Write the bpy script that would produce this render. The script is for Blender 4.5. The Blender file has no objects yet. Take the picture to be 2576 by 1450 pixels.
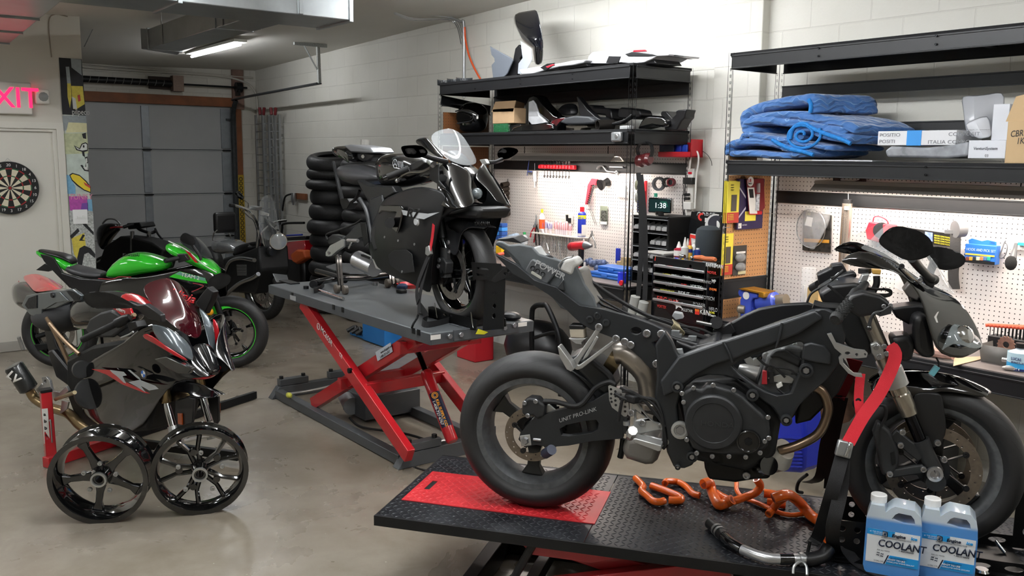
import bpy, bmesh, math, random
from mathutils import Vector as V, Matrix
from mathutils.geometry import tessellate_polygon
random.seed(7)
PI=math.pi
SC=bpy.context.scene; COL=SC.collection
# ---------------------------------------------------------------- camera model (room metres, floor z=0, block wall at y=4.95)
CH=1.75; FP=2256.08
def _cam():
    yaw,pit,rol=-.91874198,.14601505,.0103981
    f=V((math.sin(yaw)*math.cos(pit),math.cos(yaw)*math.cos(pit),-math.sin(pit))); r=V((math.cos(yaw),-math.sin(yaw),0)); u=r.cross(f)
    return r*math.cos(rol)+u*math.sin(rol), -r*math.sin(rol)+u*math.cos(rol), f
CR,CU,CF=_cam(); CP=V((0,0,CH))
def ray(x,y): return CR*((x-1288)/FP)-CU*((y-725)/FP)+CF
def hit(x,y,p,n):
    d=ray(x,y); return CP+d*((V(p)-CP).dot(V(n))/d.dot(V(n)))
def ZP(x,y,z): return hit(x,y,(0,0,z),(0,0,1))
def YP(x,y,v): return hit(x,y,(0,v,0),(0,1,0))
def XP(x,y,v): return hit(x,y,(v,0,0),(1,0,0))
def DP(x,y,d): return CP+ray(x,y)*d
def setup_cam():
    c=bpy.data.cameras.new('camera'); c.sensor_width=36; c.lens=FP/2576*36; c.clip_start=.05; c.clip_end=60
    o=bpy.data.objects.new('camera',c); COL.objects.link(o)
    m=Matrix((CR,CU,-CF)).transposed().to_4x4(); m.translation=CP; o.matrix_world=m; SC.camera=o
setup_cam()
class Fr:
    """upright vertical-plane frame: u forward (heading deg), n left, origin on ground"""
    def __init__(s,x,y,deg,z=0):
        s.o=V((x,y,z)); a=math.radians(deg); s.u=V((math.cos(a),math.sin(a),0)); s.n=V((-math.sin(a),math.cos(a),0)); s.k=V((0,0,1)); s.a=a
    def w(s,a,l,z): return s.o+s.u*a+s.n*l+s.k*z
    def px(s,x,y,l=0): return hit(x,y,s.o+s.n*l,s.n)
    def loc(s,p): d=V(p)-s.o; return (d.dot(s.u),d.dot(s.n),d.z)
    def mir(s,p): d=(V(p)-s.o).dot(s.n); return V(p)-s.n*(2*d)
# ---------------------------------------------------------------- materials
MATS={}
def nt(name):
    m=bpy.data.materials.new(name); m.use_nodes=True; t=m.node_tree; b=t.nodes['Principled BSDF']; return m,t,b
def N(t,ty,**k):
    n=t.nodes.new(ty)
    for a,v in k.items():
        if a[0]=='i' and a[1:].isdigit(): n.inputs[int(a[1:])].default_value=v
        else: setattr(n,a,v)
    return n
def ramp(t,src,stops):
    r=N(t,'ShaderNodeValToRGB'); e=r.color_ramp.elements
    while len(e)<len(stops): e.new(.5)
    for q,(p,c) in zip(e,stops): q.position=p; q.color=(*c,1) if len(c)==3 else c
    t.links.new(src,r.inputs[0]); return r.outputs[0]
def bump(t,b,h,st=.2,dist=.01):
    n=N(t,'ShaderNodeBump'); n.inputs['Strength'].default_value=st; n.inputs['Distance'].default_value=dist; t.links.new(h,n.inputs['Height']); t.links.new(n.outputs[0],b.inputs['Normal'])
def srgb(c):
    if isinstance(c,str): c=[int(c[i:i+2],16)/255 for i in (0,2,4)]
    return tuple((x/12.92 if x<=.04045 else ((x+.055)/1.055)**2.4) for x in c)
def mat(name,col='808080',rough=.5,metal=0,coat=0,noise=0,nscale=40,emis=0,trans=0,alpha=1,spec=.5,bmp=0,bscale=300,ior=1.45):
    if name in MATS: return MATS[name]
    m,t,b=nt(name); c=srgb(col)
    b.inputs['Base Color'].default_value=(*c,1); b.inputs['Roughness'].default_value=rough; b.inputs['Metallic'].default_value=metal
    b.inputs['Coat Weight'].default_value=coat; b.inputs['Coat Roughness'].default_value=.04; b.inputs['Specular IOR Level'].default_value=spec
    b.inputs['IOR'].default_value=ior
    tc=None
    if noise or bmp: tc=N(t,'ShaderNodeTexCoord')
    if noise:
        n=N(t,'ShaderNodeTexNoise'); n.inputs['Scale'].default_value=nscale; n.inputs['Detail'].default_value=6; t.links.new(tc.outputs['Object'],n.inputs['Vector'])
        lo=tuple(x*(1-noise) for x in c); hi=tuple(min(1,x*(1+noise)) for x in c)
        t.links.new(ramp(t,n.outputs['Fac'],[(.3,lo),(.7,hi)]),b.inputs['Base Color'])
        r=N(t,'ShaderNodeMapRange'); r.inputs[3].default_value=max(0,rough-.12*noise*3); r.inputs[4].default_value=min(1,rough+.12*noise*3); t.links.new(n.outputs['Fac'],r.inputs[0]); t.links.new(r.outputs[0],b.inputs['Roughness'])
    if bmp:
        n=N(t,'ShaderNodeTexNoise'); n.inputs['Scale'].default_value=bscale; t.links.new(tc.outputs['Object'],n.inputs['Vector']); bump(t,b,n.outputs['Fac'],bmp,.002)
    if emis: b.inputs['Emission Color'].default_value=(*c,1); b.inputs['Emission Strength'].default_value=emis
    if trans: b.inputs['Transmission Weight'].default_value=trans
    if alpha<1: b.inputs['Alpha'].default_value=alpha
    MATS[name]=m; return m
# ---------------------------------------------------------------- objects
def tag(o,label=None,cat=None,group=None,kind=None):
    if label: o['label']=label
    if cat: o['category']=cat
    if group: o['group']=group
    if kind: o['kind']=kind
    return o
def thing(name,label,cat,loc,group=None,rz=0):
    o=bpy.data.objects.new(name,None); COL.objects.link(o); o.location=loc; o.rotation_euler=(0,0,rz); o.empty_display_size=.1
    return tag(o,label,cat,group)
def wm(o):
    m=Matrix.Translation(o.location)@o.rotation_euler.to_matrix().to_4x4()
    return wm(o.parent)@m if o.parent else m
class MB:
    def __init__(s): s.v=[]; s.f=[]; s.mi=[]; s.m=0; s.sm=True
    def add(s,vs,fs):
        k=len(s.v); s.v+= [V(p) for p in vs]; s.f+=[tuple(i+k for i in f) for f in fs]; s.mi+=[s.m]*len(fs); return s
    def merge(s,o,fn=None):
        k=len(s.v); s.v+=[fn(p) if fn else p.copy() for p in o.v]; s.f+=[tuple(i+k for i in f) for f in o.f]; s.mi+=list(o.mi); return s
    def xf(s,fn): s.v=[fn(p) for p in s.v]; return s
    def box(s,c,sz,rz=0,M=None):
        c=V(c); x,y,z=[q/2 for q in sz]; R=M if M else Matrix.Rotation(rz,3,'Z')
        vs=[c+R@V((a*x,b*y,d*z)) for a in (-1,1) for b in (-1,1) for d in (-1,1)]
        return s.add(vs,[(0,1,3,2),(4,6,7,5),(0,4,5,1),(2,3,7,6),(0,2,6,4),(1,5,7,3)])
    def bx(s,a,b):
        return s.box([(a[i]+b[i])/2 for i in range(3)],[abs(b[i]-a[i]) for i in range(3)])
    def beam(s,a,b,w,h,up=(0,0,1)):
        """square section bar a->b, w sideways, h along up"""
        a=V(a);b=V(b);d=(b-a); L=d.length; d.normalize(); y=V(up).cross(d)
        if y.length<1e-4: y=V((1,0,0)).cross(d)
        y.normalize(); z=d.cross(y); return s.box((a+b)/2,(L,w,h),M=Matrix((d,y,z)).transposed())
    def cyl(s,a,b,r,r2=None,n=20,cap=True):
        return s.rings([(a,r),(b,r if r2 is None else r2)],n,cap)
    def rings(s,pr,n=20,cap=True,ax=None):
        a=V(pr[0][0]); b=V(pr[-1][0]); d=V(ax) if ax is not None else (b-a); d.normalize(); y=d.orthogonal().normalized(); z=d.cross(y)
        vs=[V(p)+y*(r*math.cos(2*PI*i/n))+z*(r*math.sin(2*PI*i/n)) for p,r in pr for i in range(n)]
        fs=[(j*n+i,j*n+(i+1)%n,(j+1)*n+(i+1)%n,(j+1)*n+i) for j in range(len(pr)-1) for i in range(n)]
        if cap: fs+=[tuple(range(n))[::-1],tuple((len(pr)-1)*n+i for i in range(n))]
        return s.add(vs,fs)
    def lathe(s,o,ax,prof,n=32,closed=False,a0=0,a1=2*PI):
        """prof: (r, h along axis)"""
        o=V(o); d=V(ax).normalized(); y=d.orthogonal().normalized(); z=d.cross(y); full=abs(a1-a0-2*PI)<1e-6; m=n if full else n+1
        vs=[o+d*h+y*(r*math.cos(a0+(a1-a0)*i/n))+z*(r*math.sin(a0+(a1-a0)*i/n)) for r,h in prof for i in range(m)]
        k=len(prof); fs=[]
        for j in range(k if closed else k-1):
            for i in range(n): fs.append((j*m+i,j*m+(i+1)%m,((j+1)%k)*m+(i+1)%m,((j+1)%k)*m+i))
        return s.add(vs,fs)
    def tube(s,pts,r,n=10,sub=6,cap=True,smooth=True):
        pts=[V(p) for p in pts]; R=list(r) if isinstance(r,(list,tuple)) else [r]*len(pts)
        if smooth and len(pts)>2:
            P=[];Q=[]
            for i in range(len(pts)-1):
                p0=pts[max(i-1,0)];p1=pts[i];p2=pts[i+1];p3=pts[min(i+2,len(pts)-1)]
                for k in range(sub):
                    t=k/sub; P.append(.5*((2*p1)+(p2-p0)*t+(2*p0-5*p1+4*p2-p3)*t*t+(3*p1-p0-3*p2+p3)*t**3)); Q.append(R[i]+(R[i+1]-R[i])*t)
            P.append(pts[-1]);Q.append(R[-1])
        else: P,Q=pts,R
        m=len(P); T=[(P[min(i+1,m-1)]-P[max(i-1,0)]).normalized() for i in range(m)]
        y=T[0].orthogonal().normalized(); vs=[]
        for i in range(m):
            y=(y-T[i]*y.dot(T[i])); 
            if y.length<1e-5: y=T[i].orthogonal()
            y.normalize(); z=T[i].cross(y)
            vs+=[P[i]+y*(Q[i]*math.cos(2*PI*k/n))+z*(Q[i]*math.sin(2*PI*k/n)) for k in range(n)]
        fs=[(j*n+i,j*n+(i+1)%n,(j+1)*n+(i+1)%n,(j+1)*n+i) for j in range(m-1) for i in range(n)]
        if cap: fs+=[tuple(range(n))[::-1],tuple((m-1)*n+i for i in range(n))]
        return s.add(vs,fs)
    def prism(s,out,d,holes=()):
        """out: 3D outline, d: extrude vector, holes: 3D outlines"""
        loops=[[V(p) for p in out]]+[[V(p) for p in h] for h in holes]; d=V(d)
        if not holes: tris=None
        else: tris=tessellate_polygon(loops)
        flat=[p for l in loops for p in l]; n=len(flat); fs=[]
        if tris is None: fs+=[tuple(range(n)),tuple(range(n,2*n))[::-1]]
        else:
            fs+=[tuple(t) for t in tris]+[tuple(i+n for i in t)[::-1] for t in tris]
        k=0
        for l in loops:
            m=len(l)
            for i in range(m): a=k+i;b=k+(i+1)%m; fs.append((a,b,b+n,a+n))
            k+=m
        return s.add(flat+[p+d for p in flat],fs)
    def grid(s,rows,th=0,cx=False):
        """rows of 3D points -> sheet; th thickness along -normal"""
        r=len(rows);c=len(rows[0]); P=[V(p) for q in rows for p in q]
        fs=[(i*c+j,i*c+(j+1)%c,(i+1)*c+(j+1)%c,(i+1)*c+j) for i in range(r-1) for j in range(c if cx else c-1)]
        return s.add(P,fs)
    def strap(s,pts,wv,w,th=.002,sub=5):
        """flat webbing along pts; wv width direction (vector or list)"""
        pts=[V(p) for p in pts]; W=[V(q).normalized() for q in wv] if isinstance(wv[0],(tuple,list,V)) else [V(wv).normalized()]*len(pts)
        P=[];Q=[]
        for i in range(len(pts)-1):
            p0=pts[max(i-1,0)];p1=pts[i];p2=pts[i+1];p3=pts[min(i+2,len(pts)-1)]
            for k in range(sub):
                t=k/sub; P.append(.5*((2*p1)+(p2-p0)*t+(2*p0-5*p1+4*p2-p3)*t*t+(3*p1-p0-3*p2+p3)*t**3)); Q.append(W[i].lerp(W[i+1],t))
        P.append(pts[-1]);Q.append(W[-1]); m=len(P); vs=[]
        for i in range(m):
            T=(P[min(i+1,m-1)]-P[max(i-1,0)]).normalized(); a=(Q[i]-T*Q[i].dot(T)).normalized(); b=T.cross(a)
            vs+=[P[i]-a*w/2-b*th/2,P[i]+a*w/2-b*th/2,P[i]+a*w/2+b*th/2,P[i]-a*w/2+b*th/2]
        fs=[(j*4+i,j*4+(i+1)%4,(j+1)*4+(i+1)%4,(j+1)*4+i) for j in range(m-1) for i in range(4)]+[(3,2,1,0),tuple((m-1)*4+i for i in range(4))]
        return s.add(vs,fs)
    def ball(s,c,r,n=12,sc=(1,1,1),M=None):
        c=V(c); k=n//2; prof=[(math.sin(PI*i/k),-math.cos(PI*i/k)) for i in range(k+1)]; R=M or Matrix.Identity(3)
        vs=[];fs=[]
        for a,h in prof:
            for i in range(n): vs.append(c+R@V((a*r*sc[0]*math.cos(2*PI*i/n),a*r*sc[1]*math.sin(2*PI*i/n),h*r*sc[2])))
        for j in range(k):
            for i in range(n): fs.append((j*n+i,j*n+(i+1)%n,(j+1)*n+(i+1)%n,(j+1)*n+i))
        return s.add(vs,fs)
    def bolt(s,p,ax,r=.008,h=.006,hexa=False):
        p=V(p);ax=V(ax).normalized()
        if hexa: return s.lathe(p,ax,[(0,0),(r,0),(r,h),(r*.9,h*1.1),(0,h*1.1)],6)
        return s.lathe(p,ax,[(r,0),(r,h*.8),(r*.85,h),(r*.5,h),(r*.42,h*.4),(0,h*.4)],14)
    def obj(s,name,mt,parent=None,bev=0,sub=0,solid=0,ang=35,smooth=True,seg=2,offs=-1,label=None):
        bm=bmesh.new(); 
        mw=wm(parent) if parent else None
        inv=mw.inverted() if mw else None
        vs=[bm.verts.new(inv@p if inv else p) for p in s.v]
        for f,mi in zip(s.f,s.mi):
            try:
                q=[]; 
                for i in f:
                    if vs[i] not in q: q.append(vs[i])
                if len(q)>2: bm.faces.new(q).material_index=mi
            except ValueError: pass
        bmesh.ops.remove_doubles(bm,verts=bm.verts,dist=1e-5)
        bmesh.ops.recalc_face_normals(bm,faces=bm.faces)
        me=bpy.data.meshes.new(name); bm.to_mesh(me); bm.free()
        o=bpy.data.objects.new(name,me); COL.objects.link(o)
        if parent: o.parent=parent
        for q in (mt if isinstance(mt,(list,tuple)) else [mt]): me.materials.append(q)
        if smooth:
            for p in me.polygons: p.use_smooth=True
            me.set_sharp_from_angle(angle=math.radians(ang))
        if solid: d=o.modifiers.new('solid','SOLIDIFY'); d.thickness=solid; d.offset=offs
        if bev: d=o.modifiers.new('bevel','BEVEL'); d.width=bev; d.segments=seg; d.limit_method='ANGLE'; d.angle_limit=math.radians(40); d.harden_normals=False
        if sub: d=o.modifiers.new('subdivision','SUBSURF'); d.levels=sub; d.render_levels=sub
        if label: o['label']=label
        return o
def struct(name,mb,mt,**k):
    o=mb.obj(name,mt,**k); o['kind']='structure'; return o
FONT={}
def text(txt,name,mt,parent,p,ex,ey,h,th=.0006,align='LEFT',shear=0,bold=0,sx=1,lift=.0008,label=None):
    """text on plane at p; ex reading direction, ey up; h = cap height; sx width factor"""
    c=bpy.data.curves.new(name,'FONT'); c.body=txt; c.align_x=align; c.size=h/.69; c.shear=shear; c.offset=bold*h; c.extrude=th/(h/.69) if 0 else 0; c.resolution_u=3
    o=bpy.data.objects.new(name+'_curve',c); COL.objects.link(o)
    dg=bpy.context.evaluated_depsgraph_get(); me=bpy.data.meshes.new_from_object(o.evaluated_get(dg)); bpy.data.objects.remove(o); bpy.data.curves.remove(c)
    ex=V(ex).normalized(); ey=V(ey); ey=(ey-ex*ey.dot(ex)).normalized(); ez=ex.cross(ey); p=V(p)
    inv=wm(parent).inverted() if parent else Matrix.Identity(4)
    base=[v.co.copy() for v in me.vertices]
    for v in me.vertices: v.co=inv@(p+ex*(v.co.x*sx)+ey*v.co.y+ez*lift)
    me.name=name; me.materials.clear(); me.materials.append(mt); n=bpy.data.objects.new(name,me); COL.objects.link(n)
    if parent: n.parent=parent
    d=n.modifiers.new('solid','SOLIDIFY'); d.thickness=th; d.offset=-1
    if label: n['label']=label
    return n
def dup(o,loc=None,rz=None,label=None,parent=None):
    c=o.copy(); COL.objects.link(c)
    if parent: c.parent=parent
    if loc is not None: c.location=loc
    if rz is not None: c.rotation_euler=(0,0,rz)
    if label: c['label']=label
    for ch in list(o.children): dup(ch,parent=c)
    return c
def flat(pts,fr_plane,th): pass
def rot_about(c,ax,ang):
    R=Matrix.Rotation(ang,3,V(ax)); c=V(c); return lambda p: c+R@(p-c)
def outl(fr,pts,l=0): return [fr.px(x,y,l) for x,y in pts]
def plate(mb,fr,pts,l0,l1,holes=()):
    """side-view outline traced at lateral l0, extruded to l1"""
    return mb.prism(outl(fr,pts,l0),fr.n*(l1-l0),[outl(fr,h,l0) for h in holes])
def circ(cx,cy,r,n=16,ry=None): return [(cx+r*math.cos(2*PI*i/n),cy+(ry or r)*math.sin(2*PI*i/n)) for i in range(n)]
# ================================================================ ROOM
def ceil_z(x,y): return 2.905+.0278*(x+12.5)+.0266*(y-4.95)
def blockmat(name,axis,zoff=.12,xoff=0,col='DEDCD3'):
    m,t,b=nt(name); tc=N(t,'ShaderNodeTexCoord'); s=N(t,'ShaderNodeSeparateXYZ'); t.links.new(tc.outputs['Object'],s.inputs[0])
    cb=N(t,'ShaderNodeCombineXYZ'); add=N(t,'ShaderNodeMath',operation='ADD'); add.inputs[1].default_value=xoff; t.links.new(s.outputs[axis],add.inputs[0])
    ad2=N(t,'ShaderNodeMath',operation='SUBTRACT'); ad2.inputs[1].default_value=zoff; t.links.new(s.outputs[2],ad2.inputs[0])
    t.links.new(add.outputs[0],cb.inputs[0]); t.links.new(ad2.outputs[0],cb.inputs[1])
    br=N(t,'ShaderNodeTexBrick'); br.inputs['Scale'].default_value=1; br.inputs['Mortar Size'].default_value=.006; br.inputs['Mortar Smooth'].default_value=.6; br.inputs['Brick Width'].default_value=.4064; br.inputs['Row Height'].default_value=.2032
    t.links.new(cb.outputs[0],br.inputs['Vector'])
    c=srgb(col); br.inputs['Color1'].default_value=(*c,1); br.inputs['Color2'].default_value=(*[x*.965 for x in c],1); br.inputs['Mortar'].default_value=(*[x*.93 for x in c],1)
    no=N(t,'ShaderNodeTexNoise'); no.inputs['Scale'].default_value=1.7; no.inputs['Detail'].default_value=8; t.links.new(tc.outputs['Object'],no.inputs[0])
    mx=N(t,'ShaderNodeMix',data_type='RGBA',blend_type='MULTIPLY'); mx.inputs[0].default_value=.5
    t.links.new(br.outputs[0],mx.inputs[6]); t.links.new(ramp(t,no.outputs[0],[(.3,(.86,.85,.82)),(.6,(1,1,1))]),mx.inputs[7]); t.links.new(mx.outputs[2],b.inputs['Base Color'])
    n2=N(t,'ShaderNodeTexNoise'); n2.inputs['Scale'].default_value=60; n2.inputs['Detail'].default_value=4; t.links.new(tc.outputs['Object'],n2.inputs[0])
    ma=N(t,'ShaderNodeMath',operation='MULTIPLY_ADD'); ma.inputs[1].default_value=-1; t.links.new(br.outputs['Fac'],ma.inputs[0])
    m3=N(t,'ShaderNodeMath',operation='MULTIPLY'); m3.inputs[1].default_value=.35; t.links.new(n2.outputs[0],m3.inputs[0]); t.links.new(m3.outputs[0],ma.inputs[2])
    bump(t,b,ma.outputs[0],.5,.006); b.inputs['Roughness'].default_value=.6; return m
def floormat():
    m,t,b=nt('polished concrete'); tc=N(t,'ShaderNodeTexCoord')
    def noise(sc,d,rough=.5,dist=0):
        n=N(t,'ShaderNodeTexNoise'); n.inputs['Scale'].default_value=sc; n.inputs['Detail'].default_value=d; n.inputs['Roughness'].default_value=rough; n.inputs['Distortion'].default_value=dist; t.links.new(tc.outputs['Object'],n.inputs[0]); return n.outputs[0]
    a=ramp(t,noise(.55,7,.6,.6),[(.33,srgb('665D50')),(.5,srgb('827A6D')),(.68,srgb('958E82'))])
    bb=ramp(t,noise(5,9,.65,.3),[(.35,(.72,.70,.67)),(.6,(1,1,1))])
    mx=N(t,'ShaderNodeMix',data_type='RGBA',blend_type='MULTIPLY'); mx.inputs[0].default_value=.7; t.links.new(a,mx.inputs[6]); t.links.new(bb,mx.inputs[7])
    c=ramp(t,noise(2.1,5,.6,1.2),[(.64,(0,0,0)),(.72,(1,1,1))]); m2=N(t,'ShaderNodeMix',data_type='RGBA',blend_type='MIX'); 
    mm=N(t,'ShaderNodeMath',operation='MULTIPLY'); mm.inputs[1].default_value=.1; t.links.new(c,mm.inputs[0]); t.links.new(mm.outputs[0],m2.inputs[0]); t.links.new(mx.outputs[2],m2.inputs[6]); m2.inputs[7].default_value=(*srgb('C2BEB4'),1)
    sp=ramp(t,noise(38,2,.4),[(.76,(0,0,0)),(.79,(1,1,1))]); m3=N(t,'ShaderNodeMix',data_type='RGBA',blend_type='MIX'); mm2=N(t,'ShaderNodeMath',operation='MULTIPLY'); mm2.inputs[1].default_value=.5; t.links.new(sp,mm2.inputs[0]); t.links.new(mm2.outputs[0],m3.inputs[0]); t.links.new(m2.outputs[2],m3.inputs[6]); m3.inputs[7].default_value=(*srgb('D8D6CE'),1)
    t.links.new(m3.outputs[2],b.inputs['Base Color'])
    t.links.new(ramp(t,noise(1.3,6,.6,.5),[(.3,(.2,.2,.2)),(.7,(.42,.42,.42))]),b.inputs['Roughness'])
    bump(t,b,noise(3,10,.6),.06,.02); b.inputs['Specular IOR Level'].default_value=.5; return m
WALLM=blockmat('painted block',0); WALLY=blockmat('painted block gable',1,col='CBC8BE')
DRY=mat('painted drywall','C9C5BA',.55,bmp=.08,bscale=180); DRYT=mat('painted trim','CECBC1',.4)
CEI=mat('ceiling board','D6D3CB',.7,noise=.04,nscale=1)
struct('floor',MB().bx((-13,-5,-.12),(3.6,5.2,0)),floormat(),smooth=False)
struct('wall_right',MB().bx((-12.7,4.95,0),(3.6,5.15,3.5)),WALLM,smooth=False)
struct('wall_far',MB().bx((-12.75,1.8,2.385),(-12.5,4.95,3.2)).bx((-12.75,4.62,0),(-12.5,4.95,2.385)).bx((-12.75,-5,2.385),(-12.5,1.8,3.2)).bx((-12.75,-5,0),(-12.5,-.6,2.385)),WALLY,smooth=False)
struct('wall_front',MB().bx((3.4,-5,0),(3.6,4.95,3.5)),DRY,smooth=False)
struct('wall_near',MB().bx((-12.7,-5,0),(3.4,-4.8,3.5)),DRY,smooth=False)
m=MB(); cs=[(-12.7,-5),(3.6,-5),(3.6,5.1),(-12.7,5.1)]
m.add([(x,y,ceil_z(x,y)) for x,y in cs]+[(x,y,ceil_z(x,y)+.1) for x,y in cs],[(0,1,2,3),(7,6,5,4),(0,4,5,1),(1,5,6,2),(2,6,7,3),(3,7,4,0)])
struct('ceiling',m,CEI,smooth=False)
# left partition with doorway (leaf from y=.77.. to 1.66)
XL=-8.8
struct('wall_left',MB().bx((XL-.15,-4.8,0),(XL,.72,2.95)).bx((XL-.15,.72,1.95),(XL,1.66,2.95)).bx((XL-.15,1.66,0),(XL,1.9,2.95)),DRY,smooth=False)
d=MB().bx((XL-.06,.72,.005),(XL-.02,1.655,1.945)); dl=struct('door_1',d,mat('painted door','CFCCC2',.45),smooth=False)
f=MB()
for a,b in (((XL-.02,1.655,0),(XL+.022,1.712,1.945)),((XL-.02,.66,1.945),(XL+.022,1.712,2.0)),((XL-.02,.66,0),(XL+.022,.72,1.945))): f.bx(a,b)
struct('trim_1',f,DRYT,bev=.004)
f=MB()
for a,b in (((XL-.02,1.625,0),(XL+.006,1.655,1.92)),((XL-.02,.72,1.92),(XL+.006,1.655,1.945))): f.bx(a,b)
f.obj('door_stop',DRYT,dl,bev=.002)
struct('baseboard_left',MB().bx((XL,-4.8,0),(XL+.012,.66,.1)).bx((XL-.019,.72,.004),(XL-.012,1.655,.09)),mat('baseboard grey','A9A69E',.5),smooth=False)
# pilaster
struct('wall_pilaster',MB().bx((-4.15,4.88,0),(-3.765,4.96,3.4)),WALLM,bev=.006)
# ---------------- roller door
XG=-12.5
gd=struct('door_2',MB().bx((XG-.06,-.6,0),(XG-.03,4.6,.02)),mat('door steel edge','7D7F80',.5))
PAN=mat('door panel grey','A5A7A7',.42,noise=.03,nscale=3)
for k in range(4):
    z0=.004+.5955*k
    gd2=MB().bx((XG-.05,-.6,z0+.004),(XG-.015,4.58,z0+.5925)).obj('door_section',PAN,gd,bev=.004)
    MB().bx((XG-.016,-.6,z0+.58),(XG-.006,4.58,z0+.591)).bx((XG-.016,-.6,z0+.006),(XG-.006,4.58,z0+.017)).obj('section_rail',PAN,gd,bev=.002)
STL=mat('galvanised strip','8B9094',.45,metal=.5,noise=.1,nscale=12)
for y,w in ((3.43,.1),(4.5,.13),(2.36,.1),(1.3,.1)):
    for k in range(4): MB().bx((XG-.016,y-w/2,.03+.5955*k),(XG+.004,y+w/2,.57+.5955*k)).obj('stile',STL,gd,bev=.003)
BLK=mat('dark steel','1B1C1D',.45,metal=.6)
for y in (3.43,4.5):
    for k in range(3):
        h=MB().bx((XG-.005,y-.045,.585+.5955*k),(XG+.02,y+.045,.61+.5955*k)); h.cyl((XG+.012,y-.06,.598+.5955*k),(XG+.012,y+.06,.598+.5955*k),.008); h.obj('hinge',BLK,gd)
WOOD=mat('stained lumber','7A4A2C',.65,noise=.25,nscale=6); WOOD2=mat('weathered lumber','7E6458',.7,noise=.2,nscale=8)
struct('trim_2',MB().bx((XG,1.8,2.385),(XG+.04,4.6,2.51)),WOOD,bev=.003)
struct('trim_3',MB().bx((XG,4.61,0),(XG+.045,4.715,2.36)),WOOD,bev=.003)
struct('trim_4',MB().bx((XG,4.6,2.36),(XG+.05,4.76,2.9)),WOOD2,bev=.003)
# torsion spring assembly
ts=thing('torsion_spring','long black torsion spring on a shaft above the roller door','garage door spring',(XG+.12,3.3,2.65))
sp=MB(); sp.tube([(XG+.12,1.7,2.652),(XG+.12,3.75,2.652)],.042,n=14,smooth=False); sp.obj('spring',mat('spring steel','141414',.5,metal=.4,bmp=.4,bscale=200),ts)
st=MB()
for i in range(10):
    y=2.75+i*.1; st.tube([(XG+.12+.043*math.cos(a),y+.012*(a-.5),2.652+.043*math.sin(a)) for a in [q*.25-1 for q in range(9)]],.004,n=6,smooth=False)
st.obj('paint_mark',mat('faded white paint','7F7F7C',.7),ts)
MB().tube([(XG+.12,3.7,2.652),(XG+.12,4.78,2.652)],.013,n=10,smooth=False).obj('shaft',BLK,ts)
MB().bx((XG+.04,3.48,2.58),(XG+.06,3.76,2.74)).obj('backing_block',mat('dark mounting block','2E211B',.7),ts,bev=.004)
MB().bx((XG+.05,3.76,2.555),(XG+.17,3.9,2.76)).obj('winding_block',mat('bare wood block','8C776B',.7,noise=.1),ts,bev=.004)
MB().cyl((XG+.12,4.62,2.652),(XG+.12,4.7,2.652),.07).bx((XG+.06,4.63,2.54),(XG+.18,4.66,2.7)).obj('cable_drum',BLK,ts)
# tracks
tr=thing('door_track','steel roller door track curving to the ceiling hanger','garage door track',(XG+.06,4.6,0))
TRK=mat('track steel','4A4D4F',.4,metal=.7,noise=.15,nscale=20)
ye=4.5; pts=[(XG+.06,4.585,.0),(XG+.06,4.585,1.9),(XG+.075,4.583,2.2),(XG+.14,4.575,2.36),(XG+.26,4.565,2.45),(XG+.42,4.55,2.485),(XG+3.0,ye,2.535)]
c=MB(); c.strap(pts,(0,1,0),.05,.006,sub=6)
c.tube([(x,y-.024,z) for x,y,z in pts],.012,n=6); c.tube([(x,y+.024,z) for x,y,z in pts],.009,n=6); c.obj('rail',TRK,tr)
c=MB(); GAL=mat('perforated angle','9A9C99',.5,metal=.5,noise=.3,nscale=120)
xe=XG+2.98; zc=ceil_z(xe,ye)
c.beam((xe,ye+.02,2.53),(xe-.02,ye+.02,zc),.035,.004,up=(1,0,0)); c.beam((xe,ye,2.53),(xe-.02,ye,zc),.004,.035,up=(1,0,0))
c.beam((xe-.02,ye-.27,zc-.02),(xe-.02,ye+.12,zc-.02),.035,.035); c.beam((xe-.02,ye+.02,zc-.32),(xe-.02,ye-.16,zc-.02),.004,.03,up=(1,0,0))
c.obj('hanger',GAL,tr)
MB().bx((XG+.02,4.5,2.2),(XG+.05,4.62,2.225)).bx((XG+.04,4.59,.4),(XG+.06,4.63,2.3)).obj('bracket',TRK,tr)
tr2=thing('ceiling_bracket','short perforated steel angle bracket on the ceiling beside the partition','bracket',(-10.9,2.6,2.95))
c=MB(); p=ZP(203,63,2.945); q=ZP(253,69,2.945); c.beam(p,q,.035,.035); c.obj('angle',GAL,tr2); MB().beam(p+V((0,.12,0)),p+V((0,.02,-.2)),.004,.03,up=(1,0,0)).obj('brace',GAL,tr2)
# conduits
CON=mat('conduit painted','B9B5AB',.45); EMT=mat('conduit steel','B8BABC',.28,metal=.85)
c=MB(); c.tube([(XG+.04,1.9,2.83),(XG+.04,3.0,2.80),(XG+.04,4.3,2.8),(XG+.06,4.75,2.74),(XG+.1,4.9,2.6),(XG+.12,4.92,2.35),(XG+.12,4.92,1.9)],.014)
c.tube([(XG+.04,1.9,2.86),(XG+.04,3.0,2.84),(XG+.04,4.9,2.8)],.012)
tag(c.obj('conduit_run',CON),'cream painted conduit along the top of the roller door wall','conduit')
c=MB(); w=YP(1166,75,4.92); xx=w.x
c.tube([(xx,4.925,2.3),(xx,4.925,2.95),(xx-.02,4.90,3.0),ZP(1142,47,3.03),ZP(1100,38,3.05),ZP(887,14,3.05)],.012)
for k in range(3): c.tube([(xx-.01*k,4.905,2.9-.05*k),ZP(1141-k*2,49+k*2,3.03),ZP(1040,46+k*3,3.0-.005*k),ZP(975,26+k*2,3.04),ZP(887,17+2*k,3.05)],.004,n=6)
tag(c.obj('steel_conduit',EMT),'thin steel conduit and cables from ceiling down behind the left rack','conduit')
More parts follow.
